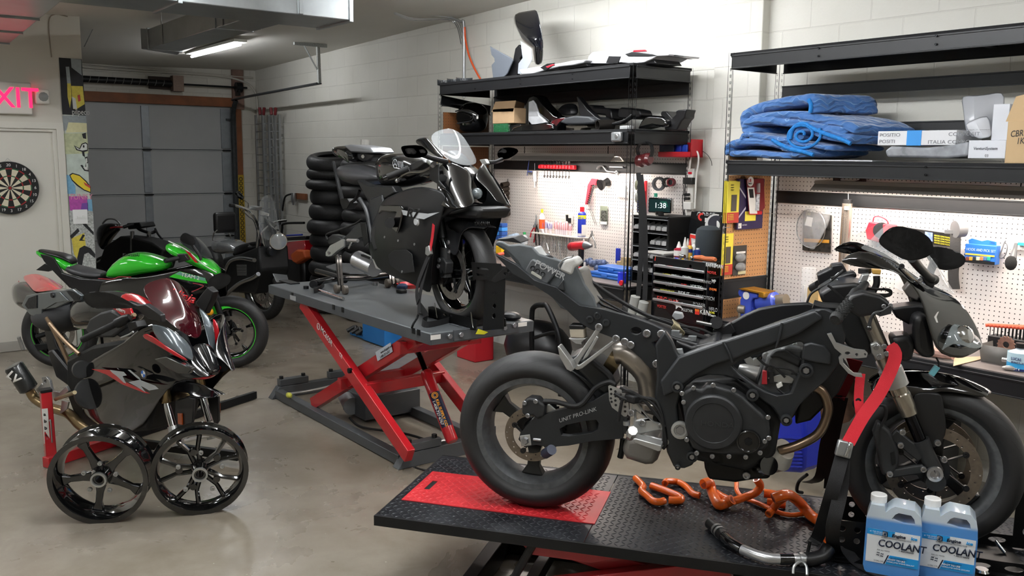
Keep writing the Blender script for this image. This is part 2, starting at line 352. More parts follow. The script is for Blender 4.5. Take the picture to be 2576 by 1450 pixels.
c=MB(); c.tube([YP(1169,68,4.9),YP(1171,100,4.9),YP(1180,140,4.88),YP(1195,175,4.86),YP(1216,212,4.8)],.009)
tag(c.obj('air_hose',mat('orange hose','E05A2A',.5)),'orange hose hanging from the steel conduit','hose')
# ducts
DUC=mat('galvanised duct','969A9B',.33,metal=.75,noise=.16,nscale=5)
du=thing('air_duct','wide galvanised air duct under the ceiling, cut off by the top edge','air duct',(-5.92,1,2.65))
y1=2.93; c=MB().bx((-6.18,-3.5,2.65),(-5.67,y1,2.97)); c.obj('duct_body',DUC,du,bev=.006)
c=MB()
for y in (y1,1.79,.6): c.bx((-6.19,y-.015,2.64),(-5.66,y+.015,2.98))
c.bx((-5.675,2.55,2.655),(-5.655,2.58,2.97)); c.obj('duct_flange',DUC,du,bev=.003)
du=thing('air_duct','narrow galvanised duct branching off towards the roller door','air duct',(-7.4,2.5,2.65))
c=MB().bx((-8.45,2.38,2.66),(-6.19,2.66,2.83)); c.add([(-8.45,2.38,2.66),(-8.45,2.66,2.66),(-8.45,2.66,2.83),(-8.45,2.38,2.83),(-8.62,2.36,2.67),(-8.62,2.68,2.64),(-8.62,2.68,2.85),(-8.62,2.36,2.85)],[(0,1,5,4),(1,2,6,5),(2,3,7,6),(3,0,4,7),(4,5,6,7)])
c.obj('duct_body',DUC,du,bev=.005)
c=MB().bx((-8.47,2.37,2.65),(-8.44,2.67,2.84)).bx((-6.75,2.37,2.655),(-6.73,2.665,2.835)); c.obj('duct_flange',DUC,du,bev=.003)
c=MB()
for x in (-8.05,-6.6): c.bx((x,2.373,2.66),(x+.02,2.377,ceil_z(x,2.4))).bx((x,2.66,2.66),(x+.02,2.665,ceil_z(x,2.66)))
c.obj('hanging_strap',GAL,du)
du=thing('air_duct','dark galvanised duct at the upper left corner above the EXIT sign','air duct',(-7,1.1,2.6))
a=ZP(23,110,2.6);b=ZP(134,20,2.6); w=V((-.05,-1,0)); q=b+(b-a)*1.2
c=MB(); c.add([a,q,q+w*.62,a+w*.62]+[p+V((0,0,.3)) for p in (a,q,q+w*.62,a+w*.62)],[(0,1,2,3),(7,6,5,4),(0,4,5,1),(1,5,6,2),(2,6,7,3),(3,7,4,0)]); c.obj('duct_body',DUC,du,bev=.006)
c=MB()
for k in (.02,.38,.75,1.3): p=a+(b-a)*k; c.beam(p-V((0,0,.006)),p+w*.62-V((0,0,.006)),.02,.012)
c.obj('duct_seam',DUC,du)
# ---------------- ceiling tube lights
FIX=mat('fixture white','E6E6E2',.4); 
def emit(name,col,st):
    m=bpy.data.materials.new(name); m.use_nodes=True; t=m.node_tree; t.nodes.clear(); e=t.nodes.new('ShaderNodeEmission'); e.inputs[0].default_value=(*col,1); e.inputs[1].default_value=st; o=t.nodes.new('ShaderNodeOutputMaterial'); t.links.new(e.outputs[0],o.inputs[0]); return m
TUBE=emit('tube light',(.95,.97,1.0),74)
def tubelight(x0,x1,y,drop,label,group=None,tm=None,n=2,sp=.1):
    z=ceil_z((x0+x1)/2,y)-drop; t=thing('tube_light',label,'tube light',((x0+x1)/2,y,z),group)
    h=MB().bx((x0-.02,y-.07,z+.03),(x1+.02,y+.07,z+.06)); h.obj('housing',FIX,t,bev=.004)
    for k in range(n):
        yy=y+(k-(n-1)/2)*sp; MB().cyl((x0,yy,z+.005),(x1,yy,z+.005),.013,n=12).obj('tube',tm or TUBE,t)
    return t
tubelight(-10.9,-9.35,3.55,.07,'lit fluorescent tube on the ceiling in front of the roller door',n=1)
for i,(x0,x1,y) in enumerate(((-6.3,-3.9,3.75),(-3.3,-.9,1.7),(-3.3,-.9,-.7),(-7.6,-5.2,.1),(-.4,2.0,2.7),(-8,-5.6,-2.5),(-4.9,-2.5,2.0))):
    tubelight(x0,x1,y,.1,'twin tube ceiling light outside the picture',group='twin tube ceiling lights overhead')
SC.world=bpy.data.worlds.new('world'); SC.world.use_nodes=True; SC.world.node_tree.nodes['Background'].inputs[0].default_value=(.6,.65,.7,1); SC.world.node_tree.nodes['Background'].inputs[1].default_value=.02
# ---------------- exit sign, speaker, switch, mural, dartboard
e=thing('exit_sign','white EXIT sign with glowing red letters above the door','exit sign',(XL,1.3,2.2))
MB().bx((XL+.002,1.06,2.06),(XL+.05,1.475,2.33)).obj('housing',mat('sign white plastic','CFCBC3',.4),e,bev=.01)
text('EXIT','letters',emit('exit red',(1,.012,.06),3.2),e,(XL+.052,1.075,2.12),(0,1,0),(0,0,1),.165,bold=.012,sx=.92,th=.004)
s=thing('strobe_light','small square white emergency lamp beside the EXIT sign','emergency lamp',(XL,1.52,2.22))
MB().bx((XL+.001,1.5,2.155),(XL+.045,1.615,2.28)).obj('case',mat('lamp case','D8D5CC',.4),s,bev=.015)
MB().lathe((XL+.046,1.565,2.217),(1,0,0),[(0,.006),(.025,.006),(.04,.0)],10).obj('lens',mat('grey lens','8B8E8C',.25),s)
c=MB(); c.tube([(XL+.006,1.655,2.56),(XL+.006,1.65,2.85),(XL+.01,1.7,2.925),(XL+.02,1.8,2.915)],.005,n=6); tag(c.obj('thin_cable',mat('dusty cable','8E8375',.7)),'thin cable running up the partition corner to the ceiling','cable')
s=thing('light_switch','white double light switch plate on the painted mural strip','light switch',(XL+.01,1.81,1.17))
MB().bx((XL+.012,1.745,1.105),(XL+.02,1.868,1.235)).obj('plate',mat('switch plate','E8E8E6',.3),s,bev=.003)
for y in (1.785,1.832): MB().bx((XL+.018,y-.006,1.158),(XL+.034,y+.006,1.18)).obj('toggle',mat('switch plate','E8E8E6',.3),s)
# mural strip: generic paste-up colours in flat shapes
mu=thing('mural_strip','narrow strip of graffiti paste-up art on the end of the partition','mural',(XL,1.8,1.3))
YA,YB=1.722,1.898
def mz(px,py): p=XP(px,py,XL+.011); return p
base=MB().bx((XL,YA,.0),(XL+.009,YB,2.555)).obj('backing',mat('mural pale','B9C4BB',.6,noise=.14,nscale=14),mu)
def blot(name,pts,mm,k=0): MB().prism([XP(x,y,XL+.0102+.0006*k) for x,y in pts],(.0005,0,0)).obj(name,mm,mu,smooth=False)
Kb=mat('mural black','16171A',.6,noise=.3,nscale=60); Ky=mat('mural yellow','C9B84A',.6,noise=.12,nscale=50); Kw=mat('mural white','C9CBC6',.6,noise=.05,nscale=50); Kp=mat('mural magenta','A8479B',.6,noise=.2,nscale=40); Kc=mat('mural blue','6FA0BE',.6,noise=.15,nscale=40); Kr=mat('mural red','B8403C',.6); Kg=mat('mural grey','8F9799',.6,noise=.1); Ks=mat('mural speckle','8B9490',.6,noise=.6,nscale=90)
blot('dark_field',[(148,145),(205,149),(216,291),(157,288)],Kb)
blot('grey_panel',[(178,147),(204,150),(206,190),(180,170)],Kg,1); blot('pale_bar',[(165,168),(174,168),(178,210),(169,210)],Kg,2)
blot('yellow_bar',[(169,210),(178,210),(180,245),(176,272),(170,244)],Ky,2)
blot('yellow_sheet',[(179,216),(208,217),(213,262),(192,275),(184,274)],Ky,2); blot('red_mark',[(195,240),(201,238),(203,254),(197,256)],Kr,3); blot('white_sheet',[(181,243),(190,248),(194,274),(184,274)],Kw,3)
blot('grey_band',[(157,291),(216,291),(219,310),(160,330)],Kg); blot('cream_band',[(172,308),(218,310),(219,333),(166,334)],mat('mural cream','CFCBA0',.6,noise=.05),1)
blot('speckle_band',[(160,336),(219,335),(223,386),(164,388)],mat('mural pale green','B3B894',.6,noise=.15,nscale=30)); blot('ink_spot',[(206,337),(216,334),(217,350),(209,348)],Kb,1)
blot('curl_outline',[(186,366),(200,373),(205,362),(215,358),(221,362),(221,380),(212,383),(214,396),(208,392),(206,382),(192,378)],Kb,1); blot('curl_fill',[(189,369),(201,376),(207,364),(215,361),(219,364),(219,377),(207,379),(195,376)],Kw,2); blot('curl_dot',[(208,366),(212,365),(213,371),(209,372)],Kb,3)
blot('swirl_outline',[(213,396),(220,394),(222,410),(217,412),(224,432),(212,430),(202,416),(207,415),(214,424),(216,408)],Kb,1); blot('swirl_fill',[(215,399),(219,398),(220,408),(218,409),(221,428),(214,427),(209,420),(217,420)],Kw,2)
blot('yellow_oval_outline',[(174,440),(182,435),(200,440),(218,456),(228,470),(228,486),(212,480),(194,468),(180,454)],Kb,1); blot('yellow_oval',[(177,442),(183,438),(200,443),(216,458),(227,473),(227,483),(212,477),(196,465),(182,452)],mat('mural bright yellow','DBC12E',.55),2); blot('oval_line',[(210,458),(227,468),(227,474),(214,466)],Kr,3)
blot('blue_haze',[(167,440),(174,441),(190,470),(190,488),(169,488)],Kc,1)
blot('magenta_cloud',[(173,494),(220,494),(222,530),(176,530)],Kp,1); blot('blue_cloud',[(219,500),(231,502),(233,532),(221,530)],Kc,2); blot('violet_cloud',[(206,512),(221,510),(222,530),(203,530)],mat('mural violet','6A3F93',.6),2)
text('FUNKY','painted_word',mat('mural pink','D88FA6',.6),mu,XP(177,502,XL+.0125),(0,1,-.02),(0,0,1),.05,sx=.8)
text('pilpeco','painted_word',Kw,mu,XP(181,288,XL+.0125),(0,1,0),(0,0,1),.05,sx=.7)
blot('lower_speckle',[(173,532),(234,532),(242,680),(186,680)],mat('mural grey white','A9ACA8',.6,noise=.45,nscale=70),0)
blot('brush_stroke',[(205,562),(214,560),(236,585),(235,592)],Kb,1); blot('brush_stroke',[(176,594),(196,574),(200,582),(180,602)],Kb,1)
blot('yellow_patch',[(180,600),(212,586),(216,620),(200,660),(186,640)],Ky,1); blot('black_angle',[(199,606),(208,590),(214,592),(207,603),(216,606)],Kb,2)
blot('black_arch',[(194,650),(200,625),(212,618),(228,625),(240,640),(239,650),(222,636),(212,640),(206,670),(196,668)],Kb,2)
# dartboard
dbp=V((XL,1.263,1.435)); db=thing('dartboard','round dartboard hanging on the door at the left edge','dartboard',dbp)
R=.2255
MB().lathe(dbp+V((-.018,0,0)),(1,0,0),[(0,0),(R,0),(R,.036),(R*.99,.04),(0,.04)],48).obj('board',mat('board black','121212',.7),db,ang=60)
sm={0:mat('sisal black','1A1A18',.8),1:mat('sisal cream','CFC6AE',.8),2:mat('sisal red','8E2222',.8),3:mat('sisal green','2C5A3A',.8)}
def seg(r0,r1,i,mm,acc):
    a0=(i-.5)*PI/10;a1=(i+.5)*PI/10; k=4; P=[]
    for r,ks in ((r1,range(k+1)),(r0,range(k,-1,-1))): P+=[dbp+V((.0225,math.sin(a0+(a1-a0)*q/k)*r,math.cos(a0+(a1-a0)*q/k)*r)) for q in ks]
    acc[mm].prism(P,(.001,0,0))
acc={k:MB() for k in sm}
for i in range(20):
    a=0 if i%2==0 else 1; seg(.016,.097,i,a,acc); seg(.107,.16,i,a,acc); seg(.097,.107,i,2 if a==0 else 3,acc); seg(.16,.17,i,2 if a==0 else 3,acc)
for k,nm in ((0,'black_segments'),(1,'cream_segments'),(2,'red_ring_segments'),(3,'green_ring_segments')): acc[k].obj(nm,sm[k],db,smooth=False)
MB().cyl(dbp+V((.02,0,0)),dbp+V((.025,0,0)),.012).obj('bullseye',sm[2],db)
for i,nn in enumerate([20,1,18,4,13,6,10,15,2,17,3,19,7,16,8,11,14,9,12,5]):
    a=i*PI/10; c=dbp+V((.0225,math.sin(a)*.196,math.cos(a)*.196-.011)); text(str(nn),'number',mat('number wire white','D9D9D4',.5),db,c,(0,1,0),(0,0,1),.024,align='CENTER',bold=.01)
MB().tube([dbp+V((.01,-.03,R-.005)),dbp+V((.01,0,R+.028)),dbp+V((.01,.03,R-.005))],.002,n=6,smooth=False).obj('hanging_wire',EMT,db)
# ================================================================ RACKS AND BENCHES
RK=mat('rack black enamel','17181A',.38,spec=.5,noise=.08,nscale=30); DECK=mat('deck black fibreboard','141416',.85,bmp=.5,bscale=500)
def pegmat(name,col,axis,pitch=.0254):
    m,t,b=nt(name); tc=N(t,'ShaderNodeTexCoord'); s=N(t,'ShaderNodeSeparateXYZ'); t.links.new(tc.outputs['Object'],s.inputs[0]); q=[]
    for a in (axis,2):
        d=N(t,'ShaderNodeMath',operation='DIVIDE'); d.inputs[1].default_value=pitch; t.links.new(s.outputs[a],d.inputs[0])
        f=N(t,'ShaderNodeMath',operation='FRACT'); t.links.new(d.outputs[0],f.inputs[0]); u=N(t,'ShaderNodeMath',operation='SUBTRACT'); u.inputs[1].default_value=.5; t.links.new(f.outputs[0],u.inputs[0]); p=N(t,'ShaderNodeMath',operation='MULTIPLY'); t.links.new(u.outputs[0],p.inputs[0]); t.links.new(u.outputs[0],p.inputs[1]); q.append(p)
    a=N(t,'ShaderNodeMath',operation='ADD'); t.links.new(q[0].outputs[0],a.inputs[0]); t.links.new(q[1].outputs[0],a.inputs[1])
    l=N(t,'ShaderNodeMath',operation='LESS_THAN'); l.inputs[1].default_value=.0155; t.links.new(a.outputs[0],l.inputs[0])
    mx=N(t,'ShaderNodeMix',data_type='RGBA'); c=srgb(col); mx.inputs[6].default_value=(*c,1); mx.inputs[7].default_value=(.018,.014,.012,1); t.links.new(l.outputs[0],mx.inputs[0]); t.links.new(mx.outputs[2],b.inputs['Base Color']); b.inputs['Roughness'].default_value=.45; return m
PEGW=pegmat('white pegboard','DAD5D0',0); PEGB=pegmat('brown pegboard','B98858',1); PEGD=pegmat('dark brown pegboard','6A4325',1)
def keyhole(o,ex,z):  # 3D outline of a keyhole slot in flange through o with width dir ex
    c=o+V((0,0,z)); P=[]
    for i in range(7): a=PI*(-.1+1.2*i/6); P.append(c+ex*(.0052*math.cos(a))+V((0,0,.0052*math.sin(a)+.004)))
    return P+[c-ex*.0028-V((0,0,.009)),c+ex*.0028-V((0,0,.009))]
def rack_post(x,y,sx,sy,h,root,z0=0,hp=.0381):
    w=.038; th=.0022
    for ex,ey,s1 in ((V((sx,0,0)),V((0,sy,0)),0),(V((0,sy,0)),V((sx,0,0)),1)):
        o=V((x,y,0)); out=[o+V((0,0,z0)),o+ex*w+V((0,0,z0)),o+ex*w+V((0,0,h)),o+V((0,0,h))]
        n=int((h-z0-.1)/hp); holes=[keyhole(o+ex*w*.56,ex,z0+.06+k*hp) for k in range(n)]
        MB().prism(out,ey*th,holes).obj('post_flange',RK,root,smooth=False)
def beam_part(a,b,h,root,nm='beam',w=.012,lip=True):
    m=MB(); a=V(a);b=V(b); m.beam(a-V((0,0,h/2)),b-V((0,0,h/2)),w*.3,h)
    d=(b-a).normalized(); n=V((0,0,1)).cross(d)
    m.beam(a-V((0,0,h*.06)),b-V((0,0,h*.06)),w*1.1,h*.12); m.beam(a-V((0,0,h*.96)),b-V((0,0,h*.96)),w*1.1,h*.08)
    return m.obj(nm,RK,root,bev=.0015)
def rivets(pts,ax,root): 
    for p in pts: MB().bolt(p,ax,.006,.004).obj('rivet',mat('rivet','2A2B2D',.3,metal=.8),root)
def rack(name,label,x0,x1,y0,y1,H,levels,rails,root_g=None):
    r=thing(name,label,'storage rack',((x0+x1)/2,(y0+y1)/2,0))
    for x,y,sx,sy in ((x0,y0,1,1),(x1,y0,-1,1),(x0,y1,1,-1),(x1,y1,-1,-1)): rack_post(x,y,sx,sy,H,r)
    for z,h in levels:
        beam_part((x0+.03,y0,z),(x1-.03,y0,z),h,r); beam_part((x0+.03,y1,z),(x1-.03,y1,z),h,r)
        beam_part((x0,y0+.03,z),(x0,y1-.03,z),h,r,'end_beam'); beam_part((x1,y0+.03,z),(x1,y1-.03,z),h,r,'end_beam')
        MB().bx((x0+.006,y0+.006,z-.004),(x1-.006,y1-.006,z+.014)).obj('deck',DECK,r,bev=.002)
        xc=(x0+x1)/2; MB().bx((xc-.02,y0+.01,z-.03),(xc+.02,y1-.01,z-.005)).obj('deck_support',RK,r)
    for z,h in rails: beam_part((x0+.03,y1-.004,z),(x1-.03,y1-.004,z),h,r,'rear_rail')
    return r
R1=rack('storage_rack','tall black boltless rack with workbench, left one, beside the tyre stacks',-6.72,-4.34,4.3,4.885,2.37,[(2.355,.085),(1.925,.085),(.852,.09)],[(1.712,.078),(2.28,.09)])
beam_part((-6.72,4.33,2.27),(-6.72,4.86,2.2),.085,R1,'end_beam')
R2=rack('storage_rack','tall black boltless rack with workbench, right one, holding folded blue blankets',-3.55,-.95,4.3,4.79,2.365,[(2.35,.078),(1.725,.072),(.752,.085)],[(1.553,.075),(2.198,.07),(1.962,.066)])
beam_part((-3.55,4.33,1.01),(-3.55,4.77,1.01),.12,R2,'end_beam')
# rivets on the front beams
rivets([YP(x,y,4.292) for x,y in ((2059,121),(2058,141),(2355,90),(2354,111),(2329,420),(2328,440),(1440,332+3))],(0,-1,0),R2)
rivets([YP(x,y,4.292) for x,y in ((1195,223),(1309,199),(1309,211),(1440,186),(1440,199))],(0,-1,0),R1)
MB().bx((-6.7,4.886,.86),(-4.36,4.892,1.625)).obj('pegboard',PEGW,R1,smooth=False); MB().bx((-6.7,4.886,1.715),(-4.36,4.892,1.84)).obj('pegboard',PEGW,R1,smooth=False)
MB().bx((-6.69,4.892,1.2),(-4.36,4.897,1.84)).obj('pegboard',PEGW,R1,smooth=False)
MB().bx((-6.718,4.35,1.93),(-6.712,4.84,2.125)).obj('end_pegboard',PEGD,R1,smooth=False); MB().bx((-6.718,4.35,1.1),(-6.712,4.84,1.83)).obj('end_pegboard',PEGD,R1,smooth=False)
MB().bx((-3.53,4.79,.76),(-.97,4.796,1.65)).obj('pegboard',PEGW,R2,smooth=False)
MB().bx((-3.548,4.34,1.015),(-3.542,4.75,1.65)).obj('end_pegboard',PEGB,R2,smooth=False); MB().bx((-3.548,4.34,.757),(-3.542,4.75,.89)).obj('end_pegboard',PEGB,R2,smooth=False); MB().bx((-3.548,4.34,1.74),(-3.542,4.6,1.84)).obj('end_pegboard',PEGB,R2,smooth=False)
WT=mat('worktop laminate','6B6360',.45,noise=.2,nscale=9)
MB().bx((-6.71,4.31,.866),(-4.35,4.88,.872)).obj('worktop',WT,R1); MB().bx((-3.54,4.31,.766),(-.96,4.785,.772)).obj('worktop',WT,R2)
WZ1=.872; WZ2=.772
# shop lights
BT=emit('bench tube light',(1,.90,.82),62)
def shoplight(x0,x1,y,z,label,tilt=0):
    t=thing('shop_light',label,'shop light',((x0+x1)/2,y,z)); s=MB(); pr=[(-.075,0),(-.035,.035),(-.035,.055),(.035,.055),(.035,.035),(.075,0)]; q=[(-.071,-.0),(-.033,.033),(-.0,.036),(.033,.033),(.071,0)]
    out=[V((x0,y+a,z+b)) for a,b in pr]+[V((x0,y+a,z+b)) for a,b in q[::-1]]
    s.prism(out,(x1-x0,0,0)); s.obj('shade',mat('fixture enamel','B8B0A8',.35),t,smooth=False)
    for yy in (-.022,.022): MB().cyl((x0+.03,y+yy,z+.018),(x1-.03,y+yy,z+.018),.0125,n=12).obj('tube',BT,t)
    MB().prism([V((x1-.012,y+a*.9,z+b)) for a,b in ((-.07,.001),(-.033,.033),(.033,.033),(.07,.001))],(.004,0,0)).obj('end_cap',mat('cap white','DDD8D0',.4),t)
    m=MB()
    for x in (x0+.1,x1-.1): m.tube([(x,y,z+.055),(x,y,z+.11)],.003,n=6,smooth=False)
    m.obj('chain',BLK,t); return t
shoplight(-6.0,-4.80,4.62,1.72,'shop light under the middle shelf of the left rack'); shoplight(-3.1,-1.88,4.60,1.575,'shop light under the middle shelf of the right rack, over the vise'); shoplight(-1.84,-.98,4.60,1.575,'shop light under the right rack past the picture edge')
# ---------------- small-object helpers
PL=lambda n,c,r=.4,**k: mat(n,c,r,**k)
def bpx(x0,y0,x1,y1,Y,d,rz=0):
    xc,yc=(x0+x1)/2,(y0+y1)/2; a=YP(x0,yc,Y).x; b=YP(x1,yc,Y).x; zb=YP(xc,y1,Y).z; zt=YP(xc,y0,Y).z; return MB().bx((a,Y,zb),(b,Y+d,zt))
def single(name,mb,mt,label,cat,group=None,**k): return tag(mb.obj(name,mt,**k),label,cat,group)
def sil(pts,Y,d): return MB().prism([YP(x,y,Y) for x,y in pts],(0,d,0))
def bottle(name,x,yb,yt,Y,w,label,body,cap,cat='bottle',band=None,shape='b',parts=True,zb=None):
    b=YP(x,yb,Y); t=YP(x,yt,Y); z0=zb if zb is not None else b.z; h=t.z-z0; x=b.x; r=w/2; th=thing(name,label,cat,(x,Y,z0)); o=V((x,Y,z0))
    if shape=='b': pr=[(0,0),(r*.95,0),(r,.02*h),(r,.6*h),(r*.85,.68*h),(r*.35,.78*h),(r*.35,.84*h)]; cp=[(r*.42,.82*h),(r*.42,.99*h),(0,h)]
    elif shape=='n': pr=[(0,0),(r*.95,0),(r,.02*h),(r,.5*h),(r*.6,.56*h),(r*.5,.62*h)]; cp=[(r*.55,.6*h),(r*.5,.66*h),(r*.16,h),(0,h)]
    elif shape=='can': pr=[(0,0),(r*.97,0),(r,.01*h),(r,.76*h),(r*.9,.79*h),(r*.5,.84*h)]; cp=[(r*.55,.83*h),(r*.55,.99*h),(0,h)]
    MB().lathe(o,(0,0,1),pr,20).obj('body',body,th); MB().lathe(o,(0,0,1),cp,16).obj('cap',cap,th)
    if band: 
        for (u,v,bm) in band: MB().lathe(o,(0,0,1),[(r*1.01,u*h),(r*1.015,v*h)],20).obj('label_band',bm,th)
    return th
WH=PL('white plastic','E4E2DC',.35); RD=PL('red plastic','C2202C',.35); BL=PL('blue plastic','2236A8',.35); BLC=PL('blue case plastic','2C62B0',.4); BK=PL('black plastic','161617',.4,bmp=.1); BKG=PL('black gloss','0B0B0C',.12,coat=1); CHR=mat('chrome','C8CACB',.12,metal=1); ALU=mat('cast aluminium','A9ABAB',.35,metal=.85,noise=.06,nscale=20); GUN=mat('gunmetal socket','3E3630',.4,metal=.6); YEL=PL('yellow plastic','DEDB2B',.4); CARD=mat('cardboard','BFA07C',.75,noise=.05,nscale=20); CLEAR=mat('clear plastic','E8ECEE',.08,alpha=.28,spec=.6); CLR2=mat('clear film','DDE0E0',.2,alpha=.4)
# --- bench 1 wall tools
yp=4.875
for k,(y0,y1) in enumerate(((459,471),(471,482),(482,494),(494,505),(505,517),(517,529),(529,546))):
    a=YP(1262,(y0+y1)/2+1,yp-.1);b=YP(1278,(y0+y1)/2-2,yp-.02); r=abs(YP(1260,y0,yp).z-YP(1260,y1,yp).z)*.52
    m=MB().rings([(a,r),(b,r)],18,cap=False); m.rings([(a,r*.72),(a+(b-a)*.8,r*.72)],18,cap=False); d=(b-a).normalized(); m.lathe(a,d,[(r*.72,0),(r,0)],18); m.lathe(b,d,[(0,0),(r,0)],18)
    single('impact_socket',m,GUN,['topmost','second','third','fourth','fifth','sixth','lowest and widest'][k]+' dark impact socket in the column on the pegboard','socket','impact sockets on the pegboard')
single('socket_rail',bpx(1275,450,1278,540,yp-.015,.006),ALU,'thin metal rail behind the column of impact sockets','rail')
rr=thing('wrench_rack','red plastic wrench organiser fixed on the black beam','wrench rack',YP(1400,420,4.86)); p0=YP(1360,414,4.86);p1=YP(1448,427,4.86)
MB().bx((p0.x,4.84,p1.z),(p1.x,4.872,p0.z)).obj('tray',RD,rr,bev=.004)
for k in range(11): x=p0.x+(p1.x-p0.x)*(k+.5)/11.5; MB().bx((x-.011,4.825,p1.z+.004),(x+.011,4.842,p0.z-.004)).obj('clip',RD,rr,bev=.003)
for k in range(9):
    x=p0.x+(p1.x-p0.x)*(k+2.2)/11.5; z=p1.z-.055; m=MB().beam((x,4.835,z),(x,4.835,p0.z+.045-.004*k),.006,.004,up=(0,1,0))
    m.lathe((x,4.832,p0.z+.05-.004*k),(0,1,0),[(.006,0),(.012,0),(.012,.006),(.006,.006)],14,closed=True); m.lathe((x,4.832,z-.008),(0,1,0),[(.005,0),(.011,0),(.011,.006),(.005,.006)],14,closed=True)
    single('combination_wrench',m,CHR,'chrome combination wrench standing in the red organiser','wrench','wrenches in the red organiser')
m=MB(); m.cyl(YP(1345,430,4.85),YP(1345,457,4.85),.017); m.cyl(YP(1345,457,4.85),YP(1345,471,4.85),.006); m.cyl(YP(1345,470.5,4.85),YP(1345,472,4.85),.016); m.cyl(YP(1345,411,4.85),YP(1345,428,4.85),.002)
single('syringe',m,mat('syringe clear','C8CACB',.2,alpha=.75),'large clear syringe hanging on the pegboard','syringe')
single('zip_tie_tool',MB().cyl(YP(1331,402,4.85),YP(1326,442,4.85),.003).box(YP(1333,432,4.85),(.05,.015,.012)),mat('tool blue','3A4A8A',.4),'thin white rod with blue clip hanging left of the syringe','tool')
def arc(cx,cy,r,a0,a1,Y,n=8): return [YP(cx+r*math.cos(math.radians(a0+(a1-a0)*i/n)),cy-r*math.sin(math.radians(a0+(a1-a0)*i/n)),Y) for i in range(n+1)]
m=MB(); m.tube([YP(x,y,4.86) for x,y in ((1502,426),(1504,421),(1509,418),(1515,418),(1521,424),(1527,431),(1540,433),(1550,434))],.007,n=8); m.lathe(YP(1550,434,4.85),(0,1,0),[(.006,0),(.014,0),(.014,.014),(.006,.014)],16,closed=True)
single('hook_wrench',m,ALU,'grey C shaped hook wrench hanging on the grey beam','wrench'); single('thin_wrench',MB().beam(YP(1533,420,4.86),YP(1567,421,4.86),.004,.008).ball(YP(1567,421,4.86),.008),ALU,'small thin wrench hanging right of the hook wrench','wrench')
r=thing('wrench_holder','curved red wrench holder with open end wrenches on the pegboard','wrench holder',YP(1480,480,4.86)); sil([(1487,449),(1502,451),(1498,466),(1486,466),(1478,515),(1471,515),(1478,465)],4.85,.02).obj('holder',PL('coral red plastic','C03A48',.4),r,bev=.004)
for k in range(10):
    x=1494-k*1.3; y=468+k*4.8; m=MB().beam(YP(x-7,y,4.84),YP(x,y,4.835),.006,.004,up=(0,1,0)); m.lathe(YP(x-1,y,4.832),(0,1,0),[(.005,0),(.011,0),(.011,.006),(.005,.006)],12,closed=True); single('small_wrench',m,CHR,'small wrench clipped in the curved red holder','wrench','wrenches in the curved red holder')
m=MB(); a=YP(1509,466,4.80); b=YP(1526,459,4.86); m.rings([(a,.045),(a+(b-a)*.3,.04),(a+(b-a)*.6,.026),(b,.03),(b+(b-a)*.25,.034)],18,cap=False); m.rings([(a,.041),(a+(b-a)*.3,.036),(a+(b-a)*.55,.02)],18,cap=True); single('rubber_funnel',m,BK,'black rubber intake boot hanging on the pegboard','rubber boot')
single('blister_pack',sil([(1545,468),(1552,463),(1573,468),(1574,498),(1552,496),(1548,484)],4.86,.02),CLR2,'clear blister pack of small clips near the right post','package',bev=.003)
single('bent_wire',MB().tube([YP(x,y,4.865) for x,y in ((1474,493),(1466,477),(1453,471),(1464,459),(1472,466),(1466,477))],.002,n=6),EMT,'bent wire hook hanging left of the curved holder','wire')
# WD can
c=bottle('spray_can',1463,596,520,4.78,.066,'tall blue and yellow WD-40 spray can with red cap',BL,RD,'spray can',band=[(.02,.12,PL('can white','DDDDE4',.3)),(.6,.72,YEL)],shape='can'); MB().prism([YP(1463,566,4.745),YP(1474,566,4.75),YP(1474,592,4.75),YP(1463,592,4.745)],(0,.005,0)).obj('text_panel',WH,c); text('WD-40','brand',BL,c,YP(1455,550,4.743),(1,0,0),(0,0,1),.014,bold=.02)
m=MB(); 
for dx in (0,.02): m.tube([YP(x,y,4.86)+V((dx,0,0)) for x,y in ((1476,528),(1484,530),(1497,566))],.0015,n=6)
m.lathe(YP(1485,556,4.86),(.6,.5,0),[(.024,0),(.026,0)],20,closed=True); m.lathe(YP(1491,545,4.86),(.6,.5,0),[(.024,0),(.026,0)],20,closed=True); single('safety_glasses',m,BK,'clear safety glasses hanging right of the spray can','glasses')
p=thing('drill_bit_pack','green topped packet of drill bits hanging on the pegboard','package',YP(1518,540,4.87)); bpx(1509,518,1527,566,4.868,.006).obj('card',mat('pack grey green','7F8878',.4),p,bev=.003); bpx(1511,530,1525,556,4.862,.006).obj('bits',mat('pack dark bits','4A4C48',.3,noise=.7,nscale=90),p); bpx(1510,557,1526,565,4.866,.003).obj('label_card',WH,p)
p=thing('black_white_pack','small black and white blister card above the screwdrivers','package',YP(1430,550,4.87)); bpx(1421,537,1440,564,4.868,.006).obj('card',mat('pack pale','CFCBC4',.4),p,bev=.003); sil([(1423,541),(1429,541),(1429,549),(1436,549),(1436,561),(1424,561)],4.864,.003).obj('print',BK,p)
b=bottle('sealant_bottle',1363,578,526,4.83,.05,'white sealant bottle with yellow cap and orange label behind the screwdrivers',WH,YEL,band=[(.05,.5,PL('orange label','D95526',.4))]); 
s=thing('tool_shelf','narrow white magnetic tool shelf on the pegboard','tool shelf',YP(1410,590,4.8)); a=YP(1336,585,4.80);b2=YP(1440,597,4.80); q0=YP(1447,600,4.76)
MB().bx((a.x,4.80,q0.z-.006),(YP(1482,596,4.86).x,4.88,q0.z+.006)).obj('shelf',WH,s,bev=.003)
zs=q0.z+.006
